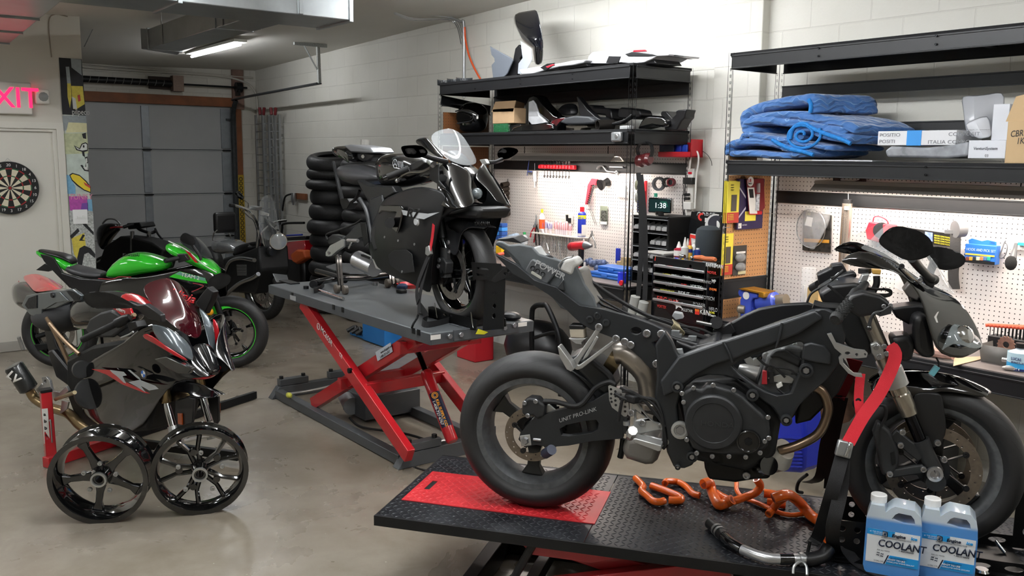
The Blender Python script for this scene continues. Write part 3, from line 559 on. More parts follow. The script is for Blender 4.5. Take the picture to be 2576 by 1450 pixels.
def driver(px,col,k,lean=0):
    x=YP(px,585,4.825).x; o=V((x,4.825,zs-.03)); h=.085+.01*(k%3); d=V((lean,0,1)).normalized(); t=thing('screwdriver',f'clear handled {"blue" if col is BL else "red"} screwdriver standing in the white shelf','screwdriver',o,group=f'{"blue" if col is BL else "red"} screwdrivers in the white shelf')
    MB().lathe(o+d*.03,d,[(0,0),(.009,0),(.0125,.02),(.01,.035),(.0125,.05),(.0125,h),(.008,h+.012),(0,h+.014)],12).obj('handle',mat('screwdriver clear','E8DDE2',.15,alpha=.8),t); MB().lathe(o+d*.03,d,[(.0128,.045),(.0131,.05),(.0131,h*.95),(.0128,h)],6).obj('core',col,t); MB().cyl(o+d*.03,o-d*(.09+.03*(k%4)),.003,n=8).obj('shaft',CHR,t)
for k,(px,cl,ln) in enumerate(((1364,BL,0),(1374,BL,0),(1370,BL,-.5),(1384,BL,.1),(1388,BL,-.4),(1398,RD,0),(1404,RD,.1),(1403,RD,-.3),(1410,RD,0),(1415,RD,0),(1420,RD,0),(1425,RD,0),(1434,RD,0))): driver(px,cl,k,ln)
def pliers(name,jx,jy,hx1,hy1,hx2,hy2,Y,label,hm):
    t=thing(name,label,'pliers',YP(jx,jy,Y)); j=YP(jx,jy,Y); tip=j+(j-(YP(hx1,hy1,Y)+YP(hx2,hy2,Y))/2)*.45
    m=MB(); m.tube([j,tip+V((.006,0,0))],[.009,.003],n=8,smooth=False); m.tube([j,tip-V((.006,0,0))],[.009,.003],n=8,smooth=False); m.cyl(j-V((0,.01,0)),j+V((0,.01,0)),.011); m.obj('jaws',ALU,t)
    MB().tube([j,(j+YP(hx1,hy1,Y))/2+V((-.012,0,0)),YP(hx1,hy1,Y)],.006,n=8).obj('handle',hm,t); MB().tube([j,(j+YP(hx2,hy2,Y))/2+V((.012,0,0)),YP(hx2,hy2,Y)],.006,n=8).obj('handle',hm,t)
pliers('pliers',1345,570,1334,597,1343,610,4.84,'pliers with red grips hanging at the left end of the white shelf',RD); pliers('pliers',1350,565,1349,618,1357,622,4.82,'long black pliers hanging behind the red gripped pair',BK); pliers('pliers',1489,592,1480,610,1498,625,4.82,'grey locking pliers hanging at the right end of the white shelf',ALU)
# rods hanging below
for k,x in enumerate((1366,1374,1383,1391,1399,1409,1417,1427,1434,1441)): single('hex_rod',MB().cyl(YP(x,597,4.87),YP(x,612+(k*37%29),4.87),.0025,n=6),ALU,'thin steel rod hanging below the white shelf','rod','rods hanging below the white shelf')
# impact driver
t=thing('impact_driver','red and black cordless impact driver standing on the left bench','power tool',(YP(1460,660,4.5).x,4.5,WZ1)); Yd=4.5
m=MB(); a=YP(1434,621,Yd);b=YP(1472,617,Yd); m.rings([(a,.028),(a+(b-a)*.1,.034),(a+(b-a)*.9,.034),(b,.03)],18); m.obj('motor_housing',PL('tool red','B3202A',.35),t); MB().rings([(b,.031),(b+V((.03,0,.0)),.026),(b+V((.06,0,0)),.014),(b+V((.075,0,0)),.009)],18).obj('nose',PL('tool grey','77797B',.35,metal=.5),t)
for k in range(4): MB().rings([(a+(b-a)*(.03+.07*k),.0345),(a+(b-a)*(.05+.07*k),.0345)],18,cap=False).obj('vent_ring',BK,t)
h=YP(1462,632,Yd); g=V((h.x-.0,Yd,WZ1+.0)); MB().tube([h+V((0,0,.02)),h*.55+g*.45,g+V((-.005,0,.05))],[.024,.02,.024],n=12).obj('grip',BK,t); MB().bx((g.x-.05,Yd-.035,WZ1+.001),(g.x+.045,Yd+.035,WZ1+.06)).obj('battery',BK,t,bev=.008)
single('grease_tube',bottle('grease_nozzle',1468,628,600,4.66,.03,'white nozzle tube standing behind the impact driver',WH,WH,shape='n') and MB().cyl(YP(1471,660,4.48),YP(1471,683,4.48),.009),WH,'small white tube next to the impact driver grip','tube')
def case(x0,y0,x1,y1,Y,dy,z0,h,label,rz=0):
    t=thing('tool_case',label,'tool case',(YP((x0+x1)/2,y1,Y).x,Y,z0)); a=YP(x0,y1,Y).x;b=YP(x1,y1,Y).x
    MB().bx((a,Y,z0),(b,Y+dy,z0+h*.48)).obj('base',BLC,t,bev=.006); MB().bx((a,Y,z0+h*.5),(b,Y+dy,z0+h)).obj('lid',BLC,t,bev=.006); MB().bx(((a+b)/2-.03,Y-.006,z0+h*.3),((a+b)/2+.03,Y,z0+h*.7)).obj('latch',BLC,t,bev=.002); return t
case(1481,683,1562,700,4.46,.16,WZ1+.001,.042,'lower blue plastic tool case on the left bench'); case(1503,663,1572,685,4.5,.15,WZ1+.044,.042,'upper blue plastic tool case lying on the lower one')
single('tape_roll',MB().lathe((YP(1566,700,4.42).x,4.42,WZ1+.001),(0,0,1),[(.02,0),(.034,0),(.034,.075),(.02,.075)],24,closed=True),PL('blue tape','1F35C8',.4),'roll of bright blue tape at the right end of the left bench','tape roll')
m=MB(); random.seed(3)
for k in range(16): m.ball((YP(1482+k*3.4,676,4.7).x,4.68+random.uniform(-.03,.05),WZ1+.04+random.uniform(-.005,.045)),random.uniform(.018,.034),10)
single('parts_bag',m,mat('crumpled blue film','4A5878',.25,noise=.5,nscale=30,coat=.4),'crumpled clear bag of blue gloves behind the blue cases','bag')
single('blue_scraper',bpx(1548,625,1557,663,4.78,.02),BL,'upright blue plastic scraper at the right end of the left bench','scraper',bev=.004); single('wood_block',bpx(1551,659,1580,668,4.7,.08),mat('pale wood','A8926C',.7,noise=.15),'pale wood block beside the blue scraper','wood block'); single('wood_block',bpx(1562,649,1576,660,4.7,.05),mat('pale wood','A8926C',.7,noise=.15),'small wood block lying on the larger one','wood block')
single('red_cap',MB().lathe(V((YP(1566,719,4.33).x,4.33,WZ1+.02)),(0,-1,0),[(0,0),(.017,0),(.02,.01),(.017,.02),(0,.018)],18),RD,'small red knob on the front edge of the left bench','knob')
m=MB().bx((YP(1462,668,4.5).x,4.46,WZ1+.03),(YP(1476,668,4.5).x,4.52,WZ1+.06)); m.bx((YP(1462,682,4.45).x,4.42,WZ1+.001),(YP(1480,682,4.45).x,4.47,WZ1+.03)); single('red_grease_gun',m,RD,'red handled tool lying beside the impact driver','tool',bev=.008)
bottle('water_bottle',1319,615,584,4.72,.06,'clear water bottle with green cap on the left bench',mat('clear bottle','C9D2D6',.08,alpha=.5),PL('green cap','2F9A57',.4)); 
m=MB(); 
for k in range(9): m.ball((YP(1284+k*3.2,598-6*math.sin(k*.4),4.7).x,4.7+.01*(k%3),YP(1290,600-k*1.2 if k<5 else 594+k,4.7).z),.034,10)
single('plastic_bag',m,mat('pale blue film','9FB2C6',.3,alpha=.9),'crumpled pale blue plastic bag on the left bench','bag')
BLB=PL('bin blue','2A4F94',.4)
t=thing('parts_bin','stack of small blue parts bins behind the black bike on the lift','parts bin',YP(1250,600,4.6))
for i in range(4):
    for j in range(3): x=1237+j*9; bpx(x,562+i*10.5,x+8,571.5+i*10.5,4.6,.06).obj('drawer',BLB if (i+j)%3 else PL('bin light blue','3F8AD6',.4),t,bev=.003)
single('yellow_bottle',bpx(1246,619,1262,640,4.55,.05),PL('bright yellow','F0C020',.4),'yellow plastic can lying on the left bench behind the front tyre','can',bev=.01); single('orange_cylinder',MB().cyl(YP(1252,641,4.5),YP(1266,638,4.56),.014),PL('coral plastic','D0604E',.4),'small coral red cylinder next to the yellow can','cylinder'); single('caster_wheel',MB().cyl(YP(1276,637,4.58),YP(1280,637,4.62),.035),BK,'dark round caster wheel on the left bench','wheel')
# right section of bench 1
t=thing('ear_defenders','black and dark red ear defenders hanging inside the right end of the left rack','ear defenders',YP(1625,390,4.5)); ye=4.45
MB().strap([YP(x,y,ye) for x,y in ((1607,392),(1604,376),(1610,362),(1622,357),(1636,362),(1641,378),(1638,394))],(0,1,0),.03,.006).obj('headband',BK,t); 
for px,py in ((1612,405),(1628,401)): MB().rings([(YP(px-7,py,ye),.03),(YP(px-5,py,ye),.042),(YP(px+4,py,ye),.044),(YP(px+9,py,ye),.03)],20).obj('ear_cup',mat('maroon plastic','5A1F22',.3,coat=.5),t)
t=thing('red_bin','red hanging bin with blue packets under the middle shelf of the left rack','parts bin',YP(1700,380,4.7)); a=YP(1655,393,4.74);b=YP(1738,395,4.74); m=MB().bx((a.x,4.74,b.z),(b.x,4.75,b.z+.035)).bx((a.x,4.75,b.z),(b.x,4.86,b.z+.008)).bx((b.x-.008,4.74,b.z),(b.x,4.86,b.z+.12)).bx((a.x,4.85,b.z),(b.x,4.86,b.z+.1)); m.obj('bin',RD,t,bev=.003)
for k,(x0,x1,cc) in enumerate(((1658,1695,PL('navy packet','1A2346',.3)),(1697,1712,BL),(1714,1728,PL('royal blue packet','2B4FBE',.3)))): bpx(x0,364,x1,389,4.77+.02*k,.015).obj('packet',cc,t,bev=.004)
for px,cc,nm in ((1610,BL,'blue'),(1622,RD,'red')):
    t=thing('wrench_rail',f'{nm} upright wrench rail on the pegboard beside the right post',"wrench rail",YP(px,500,4.86)); bpx(px-3,455 if nm=='red' else 458,px+3,537,4.86,.012).obj('rail',cc,t,bev=.003)
    for k in range(9): MB().lathe(YP(px-5,482+k*6.2,4.845),(0,1,0),[(.006,0),(.014,0),(.014,.008),(.006,.008)],12,closed=True).obj('ring_spanner',CHR,t)
for px,py,r0,r1,cc,lb in ((1655,463,.034,.05,PL('grey tape','57595E',.4),'large roll of grey tape hanging on the pegboard'),(1676,459,.022,.034,BK,'small roll of black tape hanging beside the grey roll'),(1686,459,.02,.03,PL('dark red tape','7A2B34',.4),'small roll of dark red tape hanging rightmost')):
    p=YP(px,py,4.80); single('tape_roll',MB().lathe(p,(-.25,1,0),[(r0,0),(r1,0),(r1,.03),(r0,.03)],24,closed=True),cc,lb,'tape roll')
bottle('cleaner_bottle',1649,512,486,4.7,.06,'white bottle with green cap behind the smart clock',WH,PL('mint cap','3FA887',.4),zb=1.355)
# organiser cabinet
OX0=-4.47; OX1=YP(1684,548,4.5).x; t=thing('bin_organiser','black organiser cabinet with tilted small parts bins at the end of the left bench','organiser cabinet',(OX0+.14,4.6,WZ1)); oz=1.352
OX0=YP(1598,545,4.5).x-.02
m=MB().bx((OX0,4.5,WZ1+.001),(OX0+.008,4.8,oz)).bx((OX1-.02,4.5,WZ1+.001),(OX1,4.8,oz)).bx((OX0,4.5,oz-.012),(OX1,4.8,oz)).bx((OX0,4.79,WZ1+.001),(OX1,4.8,oz)).bx((OX0,4.5,WZ1+.001),(OX1,4.8,WZ1+.015)); m.obj('cabinet',PL('black cabinet','101011',.5),t,bev=.003)
BIN=mat('clear bin','8C8C8C',.2,alpha=.75)
for i in range(4):
    zt=oz-.035-i*.098; MB().bx((OX0,4.495,zt+.012),(OX1-.01,4.53,zt+.018)).obj('shelf_edge',PL('edge grey','77797A',.4),t); MB().bx((OX0,4.5,zt-.075),(OX1,4.78,zt-.07)).obj('shelf',PL('black cabinet','101011',.5),t)
    n=6 if i in (0,) else (4 if i!=1 else 3)
    for j in range(n):
        w=(OX1-OX0-.02)/(6 if i<2 else 4); x1=OX1-.02-j*w; x0=x1-w*.86; z=zt-.062
        m=MB().prism([V((x0,4.5,z)),V((x0,4.5,z+.02)),V((x0,4.6,z+.055)),V((x0,4.6,z))],(.002,0,0)); m.prism([V((x1-.002,4.5,z)),V((x1-.002,4.5,z+.02)),V((x1-.002,4.6,z+.055)),V((x1-.002,4.6,z))],(.002,0,0)); m.bx((x0,4.5,z),(x1,4.502,z+.022)).bx((x0,4.5,z),(x1,4.6,z+.002)); m.bx((x0+.006,4.505,z+.006),(x1-.006,4.53,z+.03)); m.obj('bin',mat('bin smoke white','A5A5A4',.25),t)
# smart clock
c=V((YP(1660,527,4.6).x,4.6,oz)); t=thing('smart_display','small black smart display showing 1:38 on the organiser cabinet','smart display',c)
w=.085;h=.105; n=V((.35,-.93,0)).normalized(); ex=V((.93,.35,0)).normalized(); p=c+V((0,0,.07)); M3=Matrix((ex,-n,V((0,0,1)))).transposed()
MB().box(p,(w*2,.012,h),M=M3).obj('screen_body',BKG,t,bev=.006); MB().box(p+n*.0066,(w*2-.016,.0012,h-.018),M=M3).obj('screen',emit('display glow',(.012,.03,.03),1),t); MB().lathe(p-n*.006,-n,[(0,0),(.046,0),(.046,.03),(.03,.075),(0,.08)],20).obj('speaker_body',PL('fabric charcoal','1B1C1E',.9),t); MB().cyl(c+V((0,0,.001)),c+V((0,0,.03)),.03).obj('foot',BK,t)
text('1:38','clock_digits',emit('display digits',(.75,.9,.9),1.6),t,p+n*.0075-ex*.04-V((0,0,.017)),ex,(0,0,1),.036)
MB().prism([p+n*.0076+ex*a+V((0,0,b)) for a,b in ((.0,.03),(.05,.03),(.065,-.01),(.045,.0),(.02,.02))],n*.0002).obj('wallpaper',emit('display leaf',(.02,.10,.07),1),t)
single('paper_sheet',bpx(1613,540,1650,544,4.55,.12),WH,'white papers lying on the organiser cabinet beside the display','paper'); single('paper_roll',MB().cyl(YP(1680,532,4.72),YP(1680,500,4.72),.04),mat('soft white','DCDCDC',.6),'white paper roll standing behind the smart display','paper roll')
# power strip + cords on right post
t=thing('power_strip','white power strip with red switch on the right rear post of the left rack','power strip',YP(1734,450,4.82)); bpx(1728,424,1742,545,4.83,.02).obj('body',WH,t,bev=.004); bpx(1731,433,1739,438,4.824,.006).obj('switch',emit('red switch',(.35,.01,.02),1),t)
MB().tube([YP(x,y,4.8) for x,y in ((1735,426),(1737,404),(1742,388),(1752,381),(1757,392),(1757,410),(1752,442),(1750,480),(1748,525))],.0065,n=8).obj('cord',WH,t)
single('power_adapter',bpx(1717,447,1740,464,4.77,.05),BK,'black power adapter plugged into the power strip','power adapter',bev=.004)
for py in (490,500): single('cord_plug',MB().cyl(YP(1722,py,4.8),YP(1734,py,4.8),.01),BK,'black plug in the power strip, '+('upper' if py==490 else 'lower'),'plug')
single('charger_block',bpx(1718,508,1737,528,4.79,.04),WH,'white charger block at the bottom of the power strip','charger',bev=.005)
single('extension_lead',MB().tube([YP(x,y,4.79) for x,y in ((1719,465),(1720,480),(1717,500),(1718,530),(1722,560),(1726,580),(1720,600),(1712,615))],.003,n=6),BK,'thin black cord hanging from the power adapter','cord'); single('white_cable',MB().tube([YP(x,y,4.78) for x,y in ((1726,528),(1727,560),(1724,590),(1716,612))],.004,n=6),WH,'thin white cable hanging below the power strip','cable'); single('thin_cable',MB().tube([YP(x,y,4.86) for x,y in ((1752,382),(1765,380),(1780,390),(1789,405),(1791,417)) ],.002,n=6),BK,'thin black wire arcing over the blocks right of the power strip','wire')
# clear lamp stuck on beam
t=thing('clip_lamp','small square clear lens lamp stuck on the left rack beam','lamp',YP(1548,344,4.28)); bpx(1536,332,1560,356,4.265,.03).obj('frame',mat('lamp frame chrome','B9BBBD',.2,metal=.7),t,bev=.008); bpx(1539,335,1557,353,4.262,.004).obj('lens',mat('lamp glass','8D9092',.1,metal=.3),t,bev=.004); MB().lathe(YP(1550,343,4.262),(0,-1,0),[(0,.004),(.012,.004),(.016,0)],16).obj('bulb',ALU,t)
# ================================================================ THINGS ON THE RACKS
PBK=PL('moulded black plastic','141416',.38,bmp=.08,bscale=200); PGB=mat('gloss black paint','070708',.1,coat=1,spec=.6); PGY=PL('grey plastic','8C8E92',.4); PWH=mat('gloss white paint','E6E7EA',.12,coat=1)
def shell(name,pts,Y,d,mt,label,cat,bev=.008,hole=None,group=None):
    m=MB().prism([YP(x,y,Y) for x,y in pts],(0,d,0),[[YP(x,y,Y) for x,y in hole]] if hole else ()); return single(name,m,mt,label,cat,group,bev=bev)
TZ=2.371
# --- top of left rack
t=thing('screen_fairing','upright black fairing with tall dark windscreen on top of the left rack','motorcycle fairing',YP(1345,165,4.5)+V((0,0,0)))
def sheet(rows,th,name,mt,parent,sub=1): 
    m=MB().grid(rows); return m.obj(name,mt,parent,solid=th,sub=sub,ang=60)
sheet([[YP(1290,32,4.62),YP(1318,28,4.55),YP(1340,24,4.5),YP(1350,22,4.46)],[YP(1291,60,4.62),YP(1320,58,4.52),YP(1345,52,4.46),YP(1357,50,4.44)],[YP(1305,85,4.6),YP(1326,90,4.5),YP(1350,86,4.44),YP(1364,84,4.44)],[YP(1312,104,4.58),YP(1332,112,4.5),YP(1352,112,4.44),YP(1367,112,4.45)],[YP(1340,124,4.56),YP(1350,130,4.5),YP(1358,132,4.46),YP(1366,128,4.46)]],.004,'windscreen',mat('dark smoke screen','0A0C14',.05,coat=1,alpha=.97),t)
sheet([[YP(1338,108,4.5),YP(1352,110,4.44),YP(1367,112,4.46)],[YP(1340,135,4.52),YP(1352,138,4.46),YP(1366,140,4.47)],[YP(1343,163,4.52),YP(1352,164,4.47),YP(1364,163,4.48)]],.005,'nose_panel',PGB,t)
t=thing('side_panel_pair','grey inner side panel and black bracket standing on top of the left rack','motorcycle fairing',YP(1270,190,4.45))
MB().prism([YP(x,y,4.42) for x,y in ((1232,116),(1238,120),(1286,146),(1290,152),(1284,165),(1276,185),(1268,193),(1240,196),(1236,164),(1244,155),(1243,147),(1236,138))],(0,.012,0)).obj('side_panel',mat('grey inner plastic','5F646C',.35),t,bev=.004)
MB().prism([YP(x,y,4.46) for x,y in ((1305,112),(1312,122),(1315,135),(1307,148),(1305,178),(1300,190),(1270,192),(1278,168),(1290,155),(1293,138),(1296,122))],(0,.03,0)).obj('bracket',PBK,t,bev=.004)
MB().prism([YP(x,y,4.43) for x,y in ((1309,103),(1330,118),(1336,122),(1338,150),(1326,172),(1320,188),(1302,186),(1304,160),(1314,146))],(0,.006,0)).obj('pale_panel',PL('pale inner plastic','A3A8AF',.35),t,bev=.003)
# white tail / tank cover panels
t=thing('white_fairing','large white body panel with black stripe on top of the left rack','motorcycle fairing',YP(1590,160,4.45))
def slab(pts,Y,d,name,mt,parent,bev=.01,up=0): return MB().prism([YP(x,y,Y) for x,y in pts],(0,d,up)).obj(name,mt,parent,bev=bev,seg=3)
slab([(1478,160),(1479,142),(1490,131),(1515,128),(1558,128),(1575,126),(1610,125),(1660,130),(1684,136),(1680,140),(1652,141),(1640,148),(1620,157),(1590,160),(1560,157),(1540,160)],4.40,.30,'body',PWH,t,.018,0)
slab([(1571,136),(1590,130),(1640,136),(1652,140),(1630,142),(1580,142)],4.393,.02,'scoop',BK,t,.004)
slab([(1524,158),(1531,141),(1561,142),(1554,160)],4.394,.012,'stripe',PBK,t,.002); slab([(1593,126),(1622,125),(1627,129),(1592,131)],4.394,.012,'red_stripe',PL('stripe red','B32634',.3),t,.002)
slab([(1478,161),(1520,160),(1560,158),(1620,157),(1643,147),(1652,160),(1600,163),(1478,168)],4.42,.25,'underside',PBK,t,.006)
slab([(1684,136),(1706,139),(1709,142),(1688,140)],4.45,.05,'tail_tip',PBK,t,.002)
t=thing('white_fairing','long low white side panel with red stripe at the rack top front','motorcycle fairing',YP(1400,185,4.36))
slab([(1303,175),(1360,166),(1412,158),(1440,152),(1474,150),(1466,158),(1440,164),(1405,168),(1372,176),(1340,186),(1312,188)],4.33,.16,'body',PWH,t,.012)
slab([(1358,170),(1376,160),(1395,158),(1386,168),(1372,178)],4.324,.01,'stripe',PBK,t,.002); slab([(1372,168),(1390,161),(1395,163),(1378,171)],4.322,.01,'red_stripe',PL('stripe red','B32634',.3),t,.002)
slab([(1404,168),(1474,158),(1478,166),(1440,172),(1408,178)],4.36,.14,'underside',PBK,t,.004)
t=thing('clear_visors','small heap of dark clear visor strips at the left end of the rack top','visor',YP(1150,210,4.5)); 
for k,(x,w) in enumerate(((1120,14),(1145,22),(1168,20))): p=YP(x,212-k,4.5); MB().lathe(V((p.x,4.5,TZ+.003)),(0,0,1),[(.07,0),(.073,0),(.073,.05),(.07,.05)],20,closed=True,a0=.3,a1=3.6).obj('visor',mat('smoke visor','3A3D42',.1,alpha=.8,coat=1),t)
# --- middle shelf of left rack
SZ=1.941
t=thing('motorcycle_helmet','glossy black full face helmet on the middle shelf of the left rack','helmet',V((YP(1182,330,4.55).x,4.55,SZ)))
hc=YP(1188,297,4.52); hx=V((-1,-.15,0)).normalized()
m=MB(); 
prof=[(0,-.118),(.075,-.118),(.112,-.09),(.125,-.04),(.132,.01),(.126,.06),(.1,.1),(.06,.125),(0,.135)]
n=24
vs=[];K=len(prof)
for r,h in prof:
    for i in range(n):
        a=2*PI*i/n; rx=r*(1.12 if math.cos(a)>0 else 1.18); fx=math.cos(a)*rx; fy=math.sin(a)*r*.98; 
        if math.cos(a)>0.2 and h<0: fx*=1.12
        vs.append(hc+hx*fx+V((-hx.y,hx.x,0))*fy+V((0,0,h)))
fs=[(j*n+i,j*n+(i+1)%n,(j+1)*n+(i+1)%n,(j+1)*n+i) for j in range(K-1) for i in range(n)]
MB().add(vs,fs).obj('shell',PGB,t,sub=1,ang=180)
side=V((-.25,-1,0)).normalized()
MB().prism([YP(x,y,4.375) for x,y in ((1147,282),(1160,281),(1178,286),(1187,292),(1184,303),(1150,309),(1146,300))],(0,.03,0)).obj('eye_port',mat('visor opening','050506',.15,coat=.5),t,bev=.01)
MB().tube([YP(x,y,4.37) for x,y in ((1146,280),(1160,278),(1180,284),(1190,291),(1186,304),(1150,311))],.006,n=8).obj('port_trim',PBK,t); MB().lathe(YP(1199,298,4.37),(0,-1,0),[(0,0),(.026,0),(.024,.01),(0,.012)],20).obj('visor_pivot',PBK,t); single
MB().box(YP(1201,296,4.355),(.02,.004,.022)).obj('pivot_sticker',WH,t); MB().strap([YP(x,y,4.5) for x,y in ((1128,268),(1145,263),(1165,264),(1185,268))],(0,1,0),.16,.006).obj('peak',PBK,t)
t=thing('cardboard_box','open tan cardboard box on a green basket on the middle shelf','cardboard box',YP(1275,310,4.5)); zb=YP(1260,311,4.42).z
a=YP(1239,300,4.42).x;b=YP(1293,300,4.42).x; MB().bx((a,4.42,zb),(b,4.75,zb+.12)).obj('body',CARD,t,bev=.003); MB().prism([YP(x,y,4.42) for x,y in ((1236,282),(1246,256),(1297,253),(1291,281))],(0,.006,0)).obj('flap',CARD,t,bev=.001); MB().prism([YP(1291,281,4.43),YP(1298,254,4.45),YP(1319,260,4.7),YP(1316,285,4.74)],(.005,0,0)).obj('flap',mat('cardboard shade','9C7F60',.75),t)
t=thing('green_basket','green plastic mesh basket under the cardboard box','basket',YP(1260,334,4.42)); a=YP(1242,334,4.42).x;b=YP(1277,334,4.42).x; GR=PL('green mesh','2E7A4C',.4)
m=MB().bx((a,4.42,SZ+.002),(b,4.74,SZ+.008))
for k in range(7): z=SZ+.006+k*(zb-SZ-.012)/6; m.bx((a,4.42,z),(b,4.424,z+.004)); m.bx((b-.004,4.42,z),(b,4.74,z+.004))
for k in range(15): x=a+(b-a)*k/14; m.bx((x-.002,4.42,SZ+.002),(x+.002,4.424,zb-.004))
m.obj('mesh_wall',GR,t); bpx(1245,322,1275,329,4.428,.01).obj('contents_label',PL('label pale green','B9C7B0',.4),t)
MB().bx((b+.002,4.44,SZ+.002),(b+.14,4.7,zb-.01)).obj('dark_tray',BK,t,bev=.004)
shell('tail_subframe_panel',[(1320,322),(1322,262),(1330,244),(1342,239),(1352,243),(1365,262),(1392,290),(1424,304),(1400,312),(1380,306),(1350,282),(1344,262),(1336,256),(1330,270),(1328,322)],4.45,.10,PGB,'glossy black arched tail panel standing behind the seat on the middle shelf','motorcycle part',.01)
shell('white_tail_insert',[(1329,256),(1340,252),(1347,262),(1350,272),(1356,290),(1374,308),(1360,316),(1340,318),(1328,304)],4.44,.03,mat('dusty grey white','B9BABC',.45,noise=.2,nscale=12),'dusty white liner inside the arched black tail panel','motorcycle part',.008)
shell('wing_panel',[(1281,333),(1290,321),(1315,314),(1345,312),(1370,308),(1388,312),(1392,326),(1370,331),(1320,333)],4.36,.12,PGB,'glossy black curved wing panel at the front of the middle shelf','motorcycle part',.012)
t=thing('spare_headlight_bracket','round black plastic cover leaning at the back of the middle shelf','motorcycle part',YP(1428,290,4.6)); sheet([[YP(1401,278,4.6),YP(1412,263,4.58),YP(1430,258,4.57),YP(1452,260,4.6)],[YP(1403,282,4.58),YP(1415,274,4.5),YP(1435,272,4.49),YP(1456,275,4.55)],[YP(1408,290,4.58),YP(1418,290,4.5),YP(1435,291,4.5),YP(1455,292,4.56)]],.006,'cover',PBK,t)
shell('fairing_stay',[(1450,244),(1453,243),(1478,276),(1497,293),(1512,302),(1540,309),(1570,300),(1588,286),(1588,292),(1560,312),(1530,316),(1500,312),(1460,292),(1456,272)],4.42,.05,PBK,'black triangular fairing stay sweeping behind the right post of the left rack','motorcycle part',.005)
t=thing('pillion_seat_unit','small grey pillion seat on a bracket on the middle shelf','motorcycle seat',V((YP(1450,325,4.4).x,4.4,SZ))); slab([(1407,308),(1420,296),(1445,291),(1480,293),(1494,302),(1492,311),(1470,313),(1425,314)],4.36,.2,'cushion',mat('seat vinyl grey','3A3C3F',.55,bmp=.2,bscale=400),t,.018); slab([(1423,315),(1476,315),(1478,321),(1462,323),(1458,330),(1444,330),(1443,323),(1424,322)],4.40,.1,'bracket',mat('dirty alloy','7D776C',.5,metal=.5,noise=.2),t,.004)
shell('tank_side_cover',[(1383,331),(1381,318),(1386,304),(1398,296),(1420,294),(1426,300),(1408,310),(1400,320),(1398,332)],4.38,.10,PGB,'black curved cover with bright screws left of the pillion seat','motorcycle part',.01)
shell('air_duct_part',[(1474,264),(1490,264),(1494,270),(1530,272),(1538,280),(1540,300),(1526,304),(1522,290),(1500,288),(1480,284)],4.6,.12,PBK,'black moulded intake duct at the back of the middle shelf','motorcycle part',.01)
shell('square_cover',[(1553,290),(1555,274),(1562,270),(1590,273),(1608,277),(1613,288),(1608,296),(1588,300),(1556,298)],4.55,.12,PBK,'square black plastic cover behind the right post of the middle shelf','motorcycle part',.01)
m=MB(); a=YP(1503,315,4.34); d=V((.3,1,.05)).normalized(); m.lathe(a,d,[(.03,0),(.038,0),(.038,.12),(.03,.12)],20,closed=True); single('pipe_end',m,mat('burnt pipe','2C2926',.4,metal=.6),'short dark pipe stub lying beside the pillion seat','pipe')
single('clear_indicator',bpx(1558,316,1581,326,4.38,.05),mat('frosted lens','B8BABB',.2,metal=.2),'small frosted lens on the shelf left of the right post','lens',bev=.006)
shell('black_cowl',[(1602,325),(1612,305),(1622,292),(1636,290),(1665,293),(1676,304),(1676,318),(1664,320),(1640,316),(1620,321)],4.5,.14,PGB,'low glossy black cowl on the middle shelf right of the post','motorcycle part',.014)
shell('v_bracket',[(1661,288),(1663,280),(1676,280),(1683,288),(1690,297),(1700,287),(1699,280),(1705,277),(1727,275),(1723,286),(1722,297),(1714,305),(1702,328),(1672,328),(1668,300)],4.55,.10,PBK,'black V shaped plastic bracket at the right end of the middle shelf','motorcycle part',.008)
# ================= right rack shelf: blankets
BQ=bpy.data.materials.new('quilted moving blanket'); BQ.use_nodes=True; t_=BQ.node_tree; b_=t_.nodes['Principled BSDF']; tc=N(t_,'ShaderNodeTexCoord'); 
wv=N(t_,'ShaderNodeTexWave',wave_type='BANDS',bands_direction='Z',wave_profile='TRI'); wv.inputs['Scale'].default_value=9; wv.inputs['Distortion'].default_value=9; wv.inputs['Detail'].default_value=1; wv.inputs['Detail Scale'].default_value=1.2; t_.links.new(tc.outputs['Object'],wv.inputs[0])
no=N(t_,'ShaderNodeTexNoise'); no.inputs['Scale'].default_value=22; no.inputs['Detail'].default_value=5; t_.links.new(tc.outputs['Object'],no.inputs[0])
r1=ramp(t_,wv.outputs[0],[(.9,srgb('3D6CA8')),(.985,srgb('7FA6CC'))]); mx=N(t_,'ShaderNodeMix',data_type='RGBA',blend_type='MULTIPLY'); mx.inputs[0].default_value=.6; t_.links.new(r1,mx.inputs[6]); t_.links.new(ramp(t_,no.outputs[0],[(.3,(.6,.66,.75)),(.65,(1,1,1))]),mx.inputs[7]); t_.links.new(mx.outputs[2],b_.inputs['Base Color']); b_.inputs['Roughness'].default_value=.85; b_.inputs['Sheen Weight'].default_value=.3
ma=N(t_,'ShaderNodeMath',operation='ADD'); t_.links.new(wv.outputs[0],ma.inputs[0]); t_.links.new(no.outputs[0],ma.inputs[1]); bump(t_,b_,ma.outputs[0],.6,.012)
BQE=mat('blanket edge binding','1F78C0',.8,noise=.2,nscale=60,bmp=.5,bscale=120)
